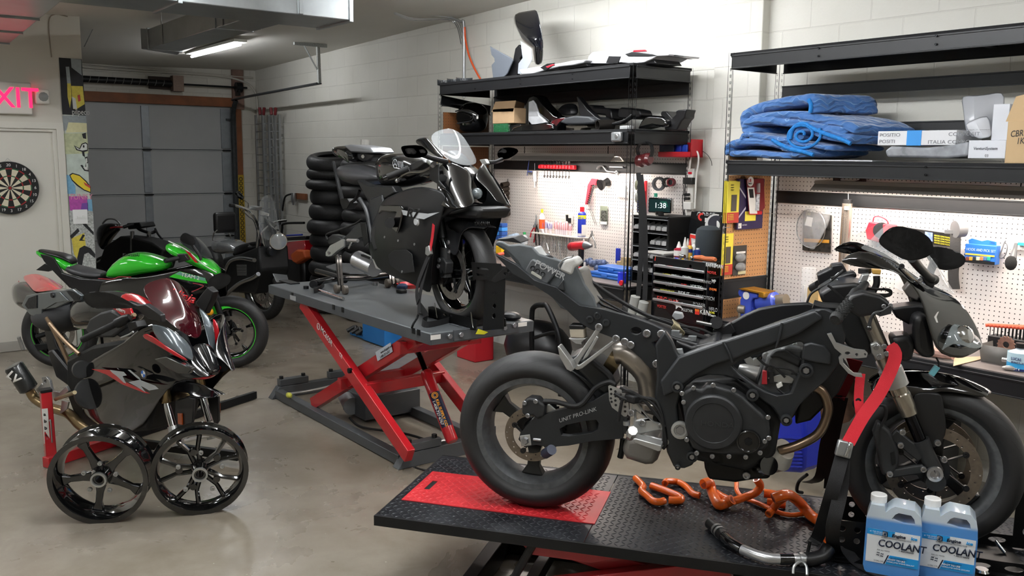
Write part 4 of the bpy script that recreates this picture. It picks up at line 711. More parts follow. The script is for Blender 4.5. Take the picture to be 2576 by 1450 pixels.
def ribbon_fold(path,Y0,Y1,th,skew=0,lump=.006,seed=1):
    """folded cloth: thick strip following a side-on path (x,z), swept from Y0 to Y1"""
    rd=random.Random(seed); m=MB(); P=[V((x,0,z)) for x,z in path]; Q=[]
    for i in range(len(P)-1):
        p0=P[max(i-1,0)];p1=P[i];p2=P[i+1];p3=P[min(i+2,len(P)-1)]
        for k in range(5): t=k/5; Q.append(.5*((2*p1)+(p2-p0)*t+(2*p0-5*p1+4*p2-p3)*t*t+(3*p1-p0-3*p2+p3)*t**3))
    Q.append(P[-1]); n=len(Q); top=[];bot=[]
    for i in range(n):
        T=(Q[min(i+1,n-1)]-Q[max(i-1,0)]).normalized(); nn=V((-T.z,0,T.x)); top.append(Q[i]+nn*th/2); bot.append(Q[i]-nn*th/2)
    loop=top+bot[::-1]; K=9; vs=[]
    for j in range(K):
        u=j/(K-1); y=Y0+(Y1-Y0)*u
        for p in loop: vs.append(V((p.x+skew*u+rd.uniform(-lump,lump),y+rd.uniform(-lump,lump),p.z+rd.uniform(-lump,lump)*.6)))
    L=len(loop); fs=[(j*L+i,j*L+(i+1)%L,(j+1)*L+(i+1)%L,(j+1)*L+i) for j in range(K-1) for i in range(L)]
    m.add(vs,fs)
    for j in (0,K-1):
        for i in range(n-1): m.f.append((j*L+i,j*L+i+1,j*L+L-2-i,j*L+L-1-i)); m.mi.append(0)
    return m
BZ=1.741
def bl(pts,Y): return [(YP(x,y,Y).x,YP(x,y,Y).z) for x,y in pts]
def blanket(label,folds,Y0,Y1,edge):
    t=thing('moving_blanket',label,'blanket',V((YP(edge[0][0],edge[0][1],Y0).x,Y0,BZ)),'folded blue moving blankets')
    for k,(pts,th,sk) in enumerate(folds): ribbon_fold(bl(pts,Y0),Y0,Y1,th,sk,seed=k+len(label)).obj('fold',BQ,t,sub=1,ang=180)
    MB().tube([YP(x,y,Y0-.004) for x,y in edge],.011,n=8).obj('binding',BQE,t); return t
blanket('lowest flattened blue quilted blanket on the right rack shelf',[([(1826,390),(1824,374),(1836,362),(1870,356),(1930,360),(1975,372),(2030,384)],.045,.12),([(1832,388),(1880,386),(1950,392),(2010,388),(2040,380)],.04,.12),([(1862,352),(1866,340),(1890,340),(1940,350),(1985,358),(2090,374)],.03,.1)],4.30,4.68,[(1943,352),(1960,362),(1985,374),(2020,382),(2046,390)])
blanket('rolled blue quilted blanket with layered swirl edge in the middle of the pile',[([(1878,342),(1868,322),(1880,306),(1920,302),(1985,310),(2040,318),(2120,332)],.05,.12),([(1880,346),(1930,350),(1988,356),(2000,336),(2010,316),(2050,318),(2100,340),(2140,352)],.045,.1),([(2010,352),(2006,336),(2020,328),(2040,330),(2060,342),(2130,356)],.03,.08)],4.31,4.70,[(1988,350),(1992,328),(2006,314),(2026,312),(2046,324),(2080,338),(2120,352),(2140,362)])
blanket('topmost dark blue quilted blanket folded over the pile',[([(1890,336),(1868,318),(1868,292),(1890,276),(1940,262),(2000,252),(2034,250),(2040,262),(2042,284)],.06,.14),([(1880,300),(1930,292),(2000,290),(2050,300),(2110,312),(2148,330)],.05,.12)],4.32,4.72,[(2034,250),(2040,264),(2038,284)])
single('swirl_edge',MB().tube([YP(2018,340,4.304)+V(((.012+.0052*i)*math.cos(i*.62),0,(.010+.0034*i)*math.sin(i*.62))) for i in range(22)],.008,n=7),BQE,'bright blue spiral edge of the rolled blanket','blanket edge')
shell('dark_cloth',[(2042,285),(2040,262),(2070,276),(2100,280),(2112,290),(2110,302),(2080,298)],4.45,.2,mat('navy cloth','141C30',.9,bmp=.5),'dark navy cloth lying on top behind the blankets','cloth',.02)
# papers, boxes, bags
single('white_papers',MB().box((YP(2130,391,4.4).x,4.42,BZ+.004),(.34,.16,.006),rz=.1),PL('paper white','D6D8DC',.4),'flat white papers on the right rack shelf beside the blankets','paper')
t=thing('printed_box','white printed carton with blue tape lying on a black bag','carton',YP(2310,370,4.42)); a=YP(2207,360,4.36);b=YP(2404,360,4.36); zt=YP(2300,329,4.36).z; z0=YP(2300,366,4.36).z
PRB=mat('printed carton','DDDEE0',.35); MB().bx((a.x,4.36,z0),(b.x,4.62,zt)).obj('carton',PRB,t,bev=.003); MB().bx((a.x+.16,4.357,z0-.001),(a.x+.235,4.625,zt+.0015)).obj('blue_tape',PL('painters tape','3B93DC',.5),t)
for k,(tx,dx,dz) in enumerate((('POSITIO',.0,.045),('COMPOSIT',.36,.045),('POSITI',.0,.012),('ITALIA COMPO',.26,.008))): text(tx,'print',mat('carton print','77797D',.5),t,(a.x+.01+dx,4.3585,z0+dz),(1,0,0),(0,0,1),.017,sx=1.25)
for k,(tx,dx) in enumerate((('ITALIA COMPOSITI',.25),)): text(tx,'print',mat('carton print','77797D',.5),t,(a.x+dx+.3,4.40,zt+.001),(-1,0,0),(0,-1,0),.02,sx=1.2)
single('parcel_bag',MB().prism([YP(x,y,4.34) for x,y in ((2225,378),(2240,368),(2330,372),(2400,364),(2437,356),(2434,394),(2380,399),(2230,396))],(0,.26,0)),mat('grey poly mailer','8D9095',.3,noise=.35,nscale=14,coat=.3),'crumpled grey and black mailing bag under the printed carton','bag',bev=.012)
t=thing('small_white_box','small white box printed 03 at the right of the shelf','box',YP(2480,398,4.34)); bpx(2436,353,2530,399,4.34,.2).obj('carton',PL('box white','D9DCE2',.4),t,bev=.002); text('VenturiSystem','print',mat('box print','55585E',.5),t,YP(2448,377,4.339),(1,0,0),(0,0,1),.013,shear=.2,bold=.01); text('03','print',mat('box print','55585E',.5),t,YP(2477,395,4.339),(1,0,0),(0,0,1),.012)
single('tall_white_box',bpx(2496,262,2537,353,4.42,.2),PL('box white','D9DCE2',.4),'tall plain white box behind the brown carton','box',bev=.002)
t=thing('brown_carton','brown cardboard carton with handwriting at the right edge of the shelf','cardboard box',YP(2550,398,4.33)); a=YP(2529,380,4.33).x; zt=YP(2550,305,4.33).z
MB().bx((a,4.33,BZ),(a+.32,4.62,zt)).obj('carton',mat('cardboard light','C2A67E',.75),t,bev=.003); MB().prism([YP(x,y,4.335) for x,y in ((2530,306),(2556,243),(2576,238),(2640,238),(2640,306))],(0,.005,0)).obj('flap',mat('cardboard light','C2A67E',.75),t)
for k,(tx,x,y) in enumerate((('CBR',2541,345),('1K',2556,363))): text(tx,'handwriting',BK,t,YP(x,y,4.329),(1,0,.08),(0,0,1),.028,shear=.2,sx=.75)
t=thing('clear_bag','crumpled clear plastic bag standing behind the white boxes','bag',YP(2450,350,4.5)); sheet([[YP(2413,238,4.6),YP(2450,240,4.55),YP(2490,236,4.6),YP(2524,226,4.62)],[YP(2422,270,4.58),YP(2450,276,4.48),YP(2490,266,4.56),YP(2536,262,4.6)],[YP(2424,300,4.5),YP(2448,290,4.46),YP(2478,290,4.5),YP(2500,292,4.55)],[YP(2432,352,4.5),YP(2460,350,4.44),YP(2480,345,4.5),YP(2498,350,4.54)]],.002,'film',mat('milky film','C9CBD0',.2,alpha=.6,coat=.3),t)
sheet([[YP(2420,310,4.42),YP(2450,300,4.4),YP(2490,282,4.46)],[YP(2440,340,4.4),YP(2462,330,4.36),YP(2495,320,4.42)],[YP(2462,352,4.4),YP(2480,348,4.38),YP(2497,345,4.42)]],.002,'fold',mat('white film','DADCE0',.25,alpha=.85),t)
# ================= right rack: end pegboard goods (plane x=-3.54) and rear pegboard
XS=-3.535
def xbox(x0,y0,x1,y1,X,d): 
    a=XP(x0,(y0+y1)/2,X); b=XP(x1,(y0+y1)/2,X); zt=XP((x0+x1)/2,y0,X).z; zb=XP((x0+x1)/2,y1,X).z; return MB().bx((X,a.y,zb),(X+d,b.y,zt))
PY=PL('pack yellow','E6D648',.45); PR=PL('pack red','B3392C',.45)
def strip_pack(x0,y0,x1,y1,X,label,grp):
    t=thing('file_pack',label,'package',XP((x0+x1)/2,y1,X),grp); xbox(x0,y0,x1,y1,X,.004).obj('card',PY,t,smooth=False); h=y1-y0
    xbox(x0+(x1-x0)*.38,y0+h*.32,x1-(x1-x0)*.2,y0+h*.72,X+.004,.004).obj('grey_file',PL('file grey','4A443A',.5),t); xbox(x0,y0+h*.75,x1,y1,X+.004,.001).obj('red_foot',PR,t)
    for k in range(4): p=XP(x0+3,y0+h*(.82+.04*k),X+.006); text('ALL PURPOSE','fine_print',PY,t,p,(0,1,0),(0,0,1),.006)
    for k in range(3): p=XP(x0+(x1-x0)*.35,y0+h*(.1+.06*k),X+.0055); text('EMERY','fine_print',BK,t,p,(0,1,0),(0,0,1),.007)
for k in range(3): strip_pack(1820+4*k,455+k,1848+5*k,561,XS+.004+.01*k,['rearmost','middle','front'][k]+' yellow file packet of the three hanging together','yellow file packets')
strip_pack(1815,588,1842,692,XS+.004,'single yellow file packet hanging below the other three','yellow file packets')
t=thing('purple_box','purple packet hanging behind the yellow file packets','package',XP(1880,570,XS)); xbox(1850,450,1914,576,XS+.001,.02).obj('card',mat('pack purple','2E2347',.35,noise=.25,nscale=10),t,bev=.002); xbox(1874,532,1901,556,XS+.0215,.001).obj('yellow_label',PY,t); xbox(1857,562,1865,575,XS+.0215,.001).obj('number_label',WH,t); text('4','fine_print',BK,t,XP(1858,573,XS+.023),(0,1,0),(0,0,1),.012); text('SINTERED','fine_print',WH,t,XP(1867,568,XS+.022),(0,1,0),(0,0,1),.007)
for pts in ([(1859,473),(1876,500),(1876,494),(1859,468)],[(1858,545),(1876,520),(1876,526),(1858,550)]): MB().prism([XP(x,y,XS+.022) for x,y in pts],(.0006,0,0)).obj('stripe',PL('silver print','B9B6C4',.4),t)
t=thing('epoxy_pack','red and white J-B Weld syringe packet hanging on the end pegboard','package',XP(1900,540,XS)); q=.035
MB().prism([XP(x,y,XS+q) for x,y in ((1877,452),(1920,449),(1923,523),(1905,540),(1884,540))],(.004,0,0)).obj('card',PL('pack dark red','7A2228',.4),t); MB().prism([XP(x,y,XS+q+.005) for x,y in ((1880,472),(1897,472),(1905,538),(1886,538))],(.001,0,0)).obj('white_panel',WH,t)
MB().prism([XP(x,y,XS+q+.005) for x,y in ((1883,476),(1894,476),(1896,498),(1886,498))],(.0015,0,0)).obj('black_panel',BK,t); MB().prism([XP(x,y,XS+q+.004) for x,y in ((1884,532),(1917,532),(1916,540),(1884,540))],(.0015,0,0)).obj('red_foot',RD,t)
MB().lathe(XP(1888,457,XS+q+.006),(1,0,0),[(0,.001),(.03,.001),(.03,0)],20).obj('logo_disc',WH,t); text('J-B','logo',RD,t,XP(1882,458,XS+q+.0075),(0,1,0),(0,0,1),.018,bold=.03); text('WELD','logo',BK,t,XP(1882,464,XS+q+.0075),(0,1,0),(0,0,1),.009,bold=.02)
MB().cyl(XP(1908,461,XS+q+.012),XP(1908,485,XS+q+.012),.012).obj('syringe',CLR2,t); MB().cyl(XP(1907,488,XS+q+.012),XP(1905,530,XS+q+.012),.012).obj('syringe_label',mat('syringe print','B5B5B8',.4,noise=.6,nscale=80),t)
t=thing('clamp_pack','clear blister pack with two dark rubber parts below the purple packet','package',XP(1862,690,XS)); xbox(1843,618,1876,692,XS+.002,.005).obj('card',PL('pack charcoal','3A3733',.4),t,bev=.002)
for py in (648,672): MB().ball(XP(1862,py,XS+.02),.03,14,(.6,1.3,.8)).obj('rubber_part',BK,t); MB().ball(XP(1863,py,XS+.022),.036,14,(.6,1.3,.8)).obj('blister',CLEAR,t)
xbox(1856,682,1875,690,XS+.008,.002).obj('price_label',PL('label cream','C9C6A0',.4),t); xbox(1852,633,1875,638,XS+.008,.001).obj('title_strip',WH,t)
for k,(x,y,L) in enumerate(((1931,537,.1),(1925,537,.02),(1854,610,.02),(1819,572,.03))): 
    p=XP(x,y,XS); single('peg_hook',MB().tube([p,p+V((L*1.6,0,0)),p+V((L*1.6+.01,0,.02))],.002,n=6,smooth=False),EMT,['long wire peg hook sticking out of the end pegboard','short wire peg hook near the long one','small peg hook over the clear blister pack','small peg hook over the single yellow packet'][k],'hook')
# vise
VB=mat('vise blue','3B4FAE',.35,coat=.3); vz=.772; t=thing('bench_vise','blue bench vise with gold jaw caps on the right bench','vise',V((-3.33,4.42,vz)))
Yv=4.42
def vb(pts,Y0,Y1,nm,mt,bev=.006): return MB().prism([YP(x,y,Y0) for x,y in pts],(0,Y1-Y0,0)).obj(nm,mt,t,bev=bev)
vb([(1856,738),(1857,730),(1866,730),(1900,737),(1905,741),(1904,750),(1893,751),(1889,758),(1888,790),(1893,806),(1862,806),(1861,756),(1864,748),(1858,745)],4.40,4.50,'front_jaw',VB)
MB().rings([(YP(1905,768,4.46),.028),(YP(1912,762,4.46),.05),(YP(1952,757,4.46),.055),(YP(1956,757,4.46),.035),(YP(1972,755,4.46),.034),(YP(1976,755,4.46),.03)],20).obj('screw_housing',VB,t); MB().cyl(YP(1954,757,4.46),YP(1978,755,4.46),.036).obj('tail_sleeve',mat('worn steel','8D8578',.4,metal=.7),t)
vb([(1906,742),(1921,744),(1950,750),(1945,800),(1908,800),(1904,770)],4.42,4.52,'rear_jaw',VB,.012)
MB().prism([YP(1857,727,4.38),YP(1866,725,4.38),YP(1920,736,4.38),YP(1918,741,4.38),YP(1866,730,4.38)],(0,.12,0)).obj('jaw_cap',mat('brass cap','B98A2E',.35,metal=.8),t,bev=.002); bpx(1908,737,1921,749,4.38,.1).obj('jaw_cap',mat('brass cap','B98A2E',.35,metal=.8),t,bev=.002)
MB().lathe(YP(1856,777,4.40),V((1,.25,0)),[(0,0),(.02,0),(.028,.01),(.028,.05),(.02,.055)],20).obj('screw_head',mat('worn steel','8D8578',.4,metal=.7),t); MB().cyl(YP(1860,786,4.395),YP(1861,812,4.395),.009).obj('handle',mat('worn steel','8D8578',.4,metal=.7),t); MB().cyl((-3.36,4.46,vz+.001),(-3.36,4.46,vz+.04),.09).obj('base',VB,t)
MB().lathe(YP(1877,744,4.398),(0,-1,0),[(0,.001),(.024,.001),(.024,0)],20).obj('badge',WH,t)
# hanging goods on rear pegboard
yq=4.775
t=thing('gasket_bag','black packet and looped cable in a clear bag on the right pegboard','package',YP(2055,600,yq)); sil([(2020,530),(2090,542),(2088,636),(2018,630)],4.77,.012).obj('card',mat('pack black','2A2826',.3,noise=.4,nscale=25),t,bev=.002)
MB().prism([YP(x,y,4.765) for x,y in ((2022,600),(2086,604),(2085,612),(2022,609))],(0,.002,0)).obj('gold_band',PL('pack gold','B98432',.4),t); sil([(2030,545),(2045,548),(2041,571),(2024,567)],4.76,.001).obj('white_label',WH,t); text('DEI','brand',PL('pack gold pale','A6A072',.4),t,YP(2027,541,4.765),(1,0,-.05),(0,0,1),.016,bold=.03)
MB().tube([YP(2040+36*math.cos(a)*1.0,575-48*math.sin(a),4.755) for a in [i*.35 for i in range(19)]],.003,n=6).obj('cable_loop',EMT,t)
sheet([[YP(2028,508,4.76),YP(2062,520,4.74),YP(2096,530,4.75)],[YP(2002,560,4.75),YP(2040,560,4.72),YP(2088,566,4.74)],[YP(1998,590,4.76),YP(2040,600,4.73),YP(2060,610,4.75)],[YP(2020,620,4.76),YP(2040,628,4.75),YP(2048,632,4.76)]],.001,'film',mat('crinkled film','D8D9DA',.12,alpha=.25,coat=.5,noise=.3,nscale=30),t)
t=thing('fork_tube','long silver fork tube hanging upright on the right pegboard','fork tube',YP(2125,600,4.7)); MB().rings([(YP(2132,512,4.7),.029),(YP(2119,700,4.7),.029)],22).obj('tube',mat('fork champagne','B3A79C',.25,metal=.8),t); MB().cyl(YP(2133,502,4.7),YP(2132,513,4.7),.026).obj('cap',BK,t); MB().cyl(YP(2134,488,4.7),YP(2134,503,4.7),.002,n=6).obj('hook_wire',EMT,t); MB().box(YP(2130,524,4.668),(.03,.002,.02)).obj('sticker',WH,t)
t=thing('red_tool_holder','red plastic tool holder hanging on the right pegboard','tool holder',YP(2215,580,yq)); sil([(2185,558),(2212,562),(2250,566),(2262,610),(2240,620),(2180,602),(2176,580)],4.74,.035).obj('body',PL('hot red','CC2838',.35),t,bev=.006); MB().tube([YP(x,y,4.75) for x,y in ((2196,558),(2200,546),(2215,546),(2232,556),(2234,570))],.004,n=8).obj('hanger',PL('hot red','CC2838',.35),t); MB().cyl(YP(2217,580,4.735),YP(2217,580,4.745),.045).obj('hole',BK,t)
t=thing('wiper_pack','long black product strip with yellow text behind the windscreen','package',YP(2340,610,yq)); sil([(2230,566),(2290,574),(2391,588),(2394,622),(2290,607),(2232,600)],4.765,.015).obj('card',PL('pack black2','1C1B1A',.35),t,bev=.002)
for k in range(4):
    text('REACHES CLEANS POLISHES','fine_print',PL('print yellow','C9C23A',.4),t,YP(2350,594+k*6,4.763),(1,0,-.09),(0,0,1),.008,sx=.62)
    text('TOUGH DIRT','fine_print',PL('print pale','C8C0A8',.4),t,YP(2298,584+k*5,4.763),(1,0,-.09),(0,0,1),.007,sx=.6)
sil([(2327,583),(2346,586),(2346,608),(2327,604)],4.763,.001).obj('picture',mat('picture blue','6E7FB8',.4,noise=.5,nscale=60),t)
t=thing('chain_strap','hanging dark ribbed belt with grey cylinder handle on the right pegboard','strap wrench',YP(2405,640,4.7)); MB().strap([YP(2404,590,4.74),YP(2402,640,4.73),YP(2398,690,4.74),YP(2402,728,4.75)],(1,0,0),.055,.008).obj('belt',mat('ribbed rubber','3A3938',.6,bmp=.5,bscale=90),t); MB().cyl(YP(2402,577,4.66),YP(2424,575,4.70),.045).obj('handle_cylinder',PL('handle grey','6A6B6C',.45),t); MB().beam(YP(2378,583,4.68),YP(2402,584,4.68),.02,.02).obj('peg_arm',PL('handle grey','6A6B6C',.45),t)
t=thing('hook_set_pack','blue hanging carton with coloured tools picture on the right pegboard','package',YP(2465,640,4.74)); bpx(2426,616,2505,664,4.72,.05).obj('carton',PL('carton blue','2F6FC4',.35),t,bev=.003); sil([(2436,604),(2445,600),(2470,607),(2484,604),(2506,609),(2506,618),(2438,617)],4.745,.004).obj('hanger_card',PL('carton blue','2F6FC4',.35),t); bpx(2428,640,2502,644,4.717,.001).obj('yellow_band',PL('band yellow','D9B54A',.4),t)
for k,cc in enumerate(('6A3A30','C98A2A','2A2F33','C9BFA2','D07A4A','4F6E9A','2FA38C')): MB().box(YP(2433+k*9,651,4.715),(.017,.004,.02)).obj('tool_picture',PL('pic'+cc,cc,.4),t,bev=.002)
bpx(2428,656,2502,664,4.715,.001).obj('black_band',BK,t); text('HOOK AND PICK SET','print',PL('print light','B9CDE8',.4),t,YP(2431,630,4.716),(1,0,0),(0,0,1),.014,sx=.75); text('DRILL','print',BK,t,YP(2490,613,4.74),(1,0,0),(0,0,1),.01,sx=.7)
t=thing('oval_brush','black oval detailing brush hanging on the right pegboard','brush',YP(2552,650,4.74)); MB().ball(YP(2543,662,4.7),.034,14,(.9,.45,1.1)).obj('bristles',mat('bristles','1A1A1A',.9,bmp=1,bscale=300),t); MB().tube([YP(2556,612,4.74),YP(2553,628,4.73),YP(2548,650,4.71)],[.008,.01,.018],n=10).obj('handle',PL('brush handle','4F5052',.4),t)
t=thing('pick_set','card with clear hooks and teal cap left of the oval brush','package',YP(2550,610,4.77)); bpx(2538,600,2576,628,4.768,.004).obj('card',WH,t); bpx(2560,611,2582,618,4.75,.02).obj('teal_cap',PL('teal','35B6C4',.4),t)
m=MB(); m.tube([YP(x,y,4.76) for x,y in ((2512,648),(2520,630),(2526,612),(2530,606))],.004,n=7); m.tube([YP(x,y,4.76) for x,y in ((2508,642),(2520,650),(2530,640),(2534,620),(2528,608))],.003,n=7); single('bent_pick',m,PL('pick grey','6B6C6E',.4),'bent grey wire brush tools hanging left of the oval brush','tool')
m=MB(); m.tube([YP(2105,452,4.79),YP(2130,462,4.73),YP(2160,456,4.74),YP(2172,455,4.79)],.006,n=8); m.cyl(YP(2105,452,4.76),YP(2105,452,4.79),.02); m.cyl(YP(2170,455,4.76),YP(2170,455,4.79),.02); single('cord_holes',m,mat('brown cord','4A3226',.6),'brown cord passing through two holes above the shop light','cord')
# hex keys, tray, sprocket, bottle
t=thing('hex_key_stand','black stand holding a row of orange handled T keys','key stand',YP(2530,870,4.6)); zk=YP(2530,868,4.62).z
hk=YP(2488,858,4.62); MB().bx((hk.x,4.6,.773),(hk.x+.36,4.68,YP(2500,846,4.6).z)).obj('stand',BK,t,bev=.004)
for k in range(10):
    x=2492+k*9.5; p=YP(x,820+k*.6,4.63); r=.0022+.0004*k; c2=thing('hex_key','orange handled T key standing in the black stand','hex key',p,'orange T keys in the black stand'); MB().cyl(p,V((p.x,p.y,.80)),r,n=8).obj('shaft',BLK,c2); MB().tube([p+V((-.02,-.012,.0)),p+V((0,0,.004)),p+V((.012,.012,0))],.0085+.0003*k,n=8).obj('grip',PL('orange grip','DB5C42',.4),c2)
t=thing('parts_tray','grey metal parts tray on the right bench','tray',V((YP(2490,900,4.5).x,4.5,.773))); a=YP(2468,905,4.47).x; b=YP(2566,905,4.47).x; h=.085
m=MB(); rp=[(a,4.47),(b,4.47),(b,4.6),(a,4.6)]; o=[V((x,y,.773)) for x,y in rp]+[V((x+(-.012 if x==a else .012),y+(-.012 if y==4.47 else .012),.773+h)) for x,y in rp]; m.add(o,[(0,1,2,3),(0,1,5,4),(1,2,6,5),(2,3,7,6),(3,0,4,7)]); m.obj('tray',PL('tray grey','5D5A56',.45,metal=.3),t,solid=.003)
sp=YP(2530,868,4.5); m=MB(); n_=15; out=[]
for i in range(n_*2): r=.043 if i%2 else .037; a_=PI*i/n_; out.append(sp+V((r*math.cos(a_),0,r*math.sin(a_)))) 
m.prism(out,(0,.008,0),[[sp+V((.016*math.cos(a_*.4),0,.016*math.sin(a_*.4))) for a_ in range(15)]]); single('sprocket',m,mat('rusty steel','8A6658',.5,metal=.5,noise=.2,nscale=60),'small rusty sprocket standing in the grey tray','sprocket',smooth=False)
b_=bottle('brake_fluid_bottle',2561,946,862,4.43,.105,'blue labelled brake fluid bottle on the right bench',PL('bottle pale','B9C4CC',.35),BK,zb=.773,band=[(.02,.1,PL('navy band','1B2A63',.4)),(.1,.3,PL('sky band','3B9FD6',.4)),(.3,.66,PL('pale band','BFDDE8',.4))])
for tx,py,hh in (('LUCAS',905,.013),('BRAKE FLUID',913,.009),('DOT 4',930,.011)): text(tx,'label_text',PL('navy text','1B2A63',.4) if tx!='DOT 4' else WH,b_,YP(2543,py,4.376),(1,0,0),(0,0,1),hh,bold=.02,sx=.8)
single('socket_bit',MB().cyl(YP(2522,905,4.42),YP(2536,907,4.42),.011),CHR,'small chrome socket lying left of the brake fluid bottle','socket'); single('silver_marker',MB().rings([(V((YP(2520,929,4.36).x,4.36,.785)),.004),(V((YP(2528,929,4.36).x,4.37,.785)),.012),(V((YP(2546,924,4.36).x+.02,4.40,.785)),.013)],12),mat('silver pen','B9B4AE',.3,metal=.6),'silver cone tipped tool lying on the front of the right bench','tool')
single('stained_cloth',MB().tube([V((YP(x,905,4.35).x,4.36,.80)) for x in (2290,2310,2340,2370,2395)],[.02,.028,.028,.026,.022],n=10),mat('stained cloth','A68478',.85,noise=.3,nscale=30),'rolled stained pink cloth on the front edge of the right bench','cloth')
single('brown_paper',MB().prism([ZP(x,y,.775) for x,y in ((2398,922),(2475,903),(2470,898),(2400,900))],(0,0,.002)),mat('kraft paper','B59C7E',.8),'creased brown paper on the right bench under the headlight','paper')
t=thing('storage_tube','clear plastic storage tube on the right bench behind the handlebar','container',V((YP(2034,700,4.65).x,4.65,.773))); MB().lathe(V((YP(2034,700,4.65).x,4.65,.773)),(0,0,1),[(.042,0),(.042,YP(2034,676,4.65).z-.773),(.045,YP(2034,674,4.65).z-.773)],20).obj('tube',CLEAR,t); MB().cyl(V((YP(2027,700,4.65).x,4.64,.775)),V((YP(2027,700,4.65).x,4.64,1.0)),.008).obj('rod',WH,t)
single('wood_offcut',bpx(2030,725,2058,780,4.6,.06),mat('pine block','B79A66',.7,noise=.1),'pine wood block next to the clear storage tube','wood block')
single('ziplock_bag',sil([(2252,690),(2276,690),(2290,720),(2286,740),(2262,730),(2250,722)],4.76,.01),CLR2,'small clear bag hanging behind the fairing stay','bag')
# ================= rolling tool chest between racks
TB=mat('chest black','0E0F11',.25,coat=.3); XA=YP(1640,700,4.25).x; XB=-3.60; zT=1.118; t=thing('tool_chest','black tool chest with silver drawer pulls and many stickers between the racks','tool chest',((XA+XB)/2,4.45,0))
MB().bx((XA,4.25,.55),(XB,4.66,zT)).obj('cabinet',TB,t,bev=.004)
MB().bx((XA-.02,4.24,0.06),(XB,4.68,.545)).obj('lower_cabinet',TB,t,bev=.004)
for x in (XA+.05,XB-.08):
    for y in (4.3,4.62): MB().cyl((x-.02,y,.031),(x+.02,y,.031),.03).obj('caster',BLK,t)
yf=4.25; DZ=[(1.038,.052),(.962,.058),(.886,.058),(.812,.058),(.70,.095)]
SIL=mat('brushed pull','B9BBBD',.3,metal=.8)
def S(px,py,dy=0): return YP(px,py,yf-.0125-dy)
for k,(y0,y1,yb0,yb1) in enumerate(((664,684,661,668),(686,704,681,687),(706,724,701,707),(726,744,722,728),(750,800,745,751))):
    zt=YP(1720,y0+1,yf).z; zb=YP(1720,y1+14,yf).z+.01
    d=MB().bx((XA+.035,yf-.012,zb),(XB-.01,yf,zt+.03)).obj('drawer',TB,t,bev=.003)
    p0=YP(1650,(yb0+yb1)/2+ (2 if k else 0),yf-.02); MB().bx((XA+.035,yf-.026,p0.z-.018),(XB-.012,yf-.012,p0.z-.002)).obj('pull',SIL,d,bev=.003)
MB().cyl((XA+.335,yf-.004,1.085),(XA+.335,yf-.012,1.085),.01).obj('lock',CHR,t)
def stick(tx,px,py,h,cc,sx=1,bold=.02,shear=0,bg=None,w=0,rel=.0145):
    p=YP(px,py,yf-rel)
    if bg: MB().bx((p.x-.004,p.y,p.z-h*.3),(p.x+w,p.y+.0008,p.z+h*1.25)).obj('sticker',bg,t)
    return text(tx,'sticker_text',cc,t,p,(1,0,0),(0,0,1),h,bold=bold,shear=shear,sx=sx)
SO=PL('sticker orange','E8742A',.4);SR=PL('sticker red','D0322C',.4);SW=PL('sticker white','DDDDDA',.4);SY=PL('sticker yellow','E3DC3A',.4);SG=PL('sticker grey','8C8C8C',.4)
for (x0,y0,x1,y1,c_) in ((1648,646,1662,651,SO),(1647,651,1662,657,SR),(1678,649,1695,661,SW)): bpx(x0,y0,x1,y1,yf-.003,.002).obj('sticker',c_,t)
for k in range(4): bpx(1678,650+3*k,1695,651.4+3*k,yf-.0045,.001).obj('flag_stripe',SR,t)
bpx(1678,649,1685,655.5,yf-.006,.001).obj('flag_canton',BL,t)
stick('K&N',1661,659,.03,SW,.75,.05,.2,rel=.005); stick('Shell',1697,661,.032,PL('sticker blue','2B35B8',.4),1.0,.05,rel=.005); MB().lathe(YP(1718,655.5,yf-.006),(0,-1,0),[(0,.001),(.0135,.001),(.0135,0)],12).obj('shell_badge',PL('shell yellow','F0C428',.4),t); bpx(1767,660,1802,671,yf-.003,.001).obj('brand_plate',SG,t); stick('CRAFTSMAN',1769,670,.022,SW,.85,.03,rel=.006)
for a in ((('YOSHIMURA',1655,669,.012,SW,.7),('RACING',1679,672,.01,SR,.8),('SV//RACE',1692,677,.016,SW,.8),('TRP',1728,682,.018,PL('sticker pink','B06A78',.4),1.1),('MICHELIN',1751,685,.012,SW,.8),('MOTUL',1779,688,.016,SR,.9)),
          (('RACETECH',1667,693,.014,SY,.7),('PIRELLI',1689,697,.018,SW,.8),('DRIVEN',1717,699,.014,SW,1),('BRENTUNING',1747,709,.018,SG,.8),('MP',1790,712,.022,SW,.8)),
          (('K-TECH',1655,712,.010,SG,.8),('LUXE',1674,719,.026,SG,1.0),('TUSK',1713,719,.014,SR,1.0),('VORTEX',1737,723,.018,SW,.9),('Lucas',1766,728,.014,SW,.8),('OHLINS',1784,730,.014,SO,.8)),
          (('WOODCRAFT',1661,733,.016,SY,.8),('RIDE IT',1706,739,.018,SW,1.1),('MOTOTECH',1752,750,.022,SG,.8)),
          (('EBC',1652,757,.032,SR,1.1),('VORTEX',1653,773,.018,SR,.8),('TUSK',1681,763,.028,SR,.9),('ALLSTAR',1714,782,.018,SW,.9),('POWER',1743,769,.022,SG,.9),('COMMANDER',1743,776,.012,SG,.9),('HIFLO',1783,782,.024,SG,.7),('RACING',1783,788,.012,SY,.7),('K&N',1760,790,.03,SW,.9),('Wiseco',1780,795,.016,SW,.9))):
    for q in a: stick(q[0],q[1],q[2],q[3],q[4],q[5])
bpx(1748,777,1759,784,yf-.0145,.001).obj('sticker',SO,t); bpx(1748,784,1759,792,yf-.0145,.001).obj('sticker',SR,t)
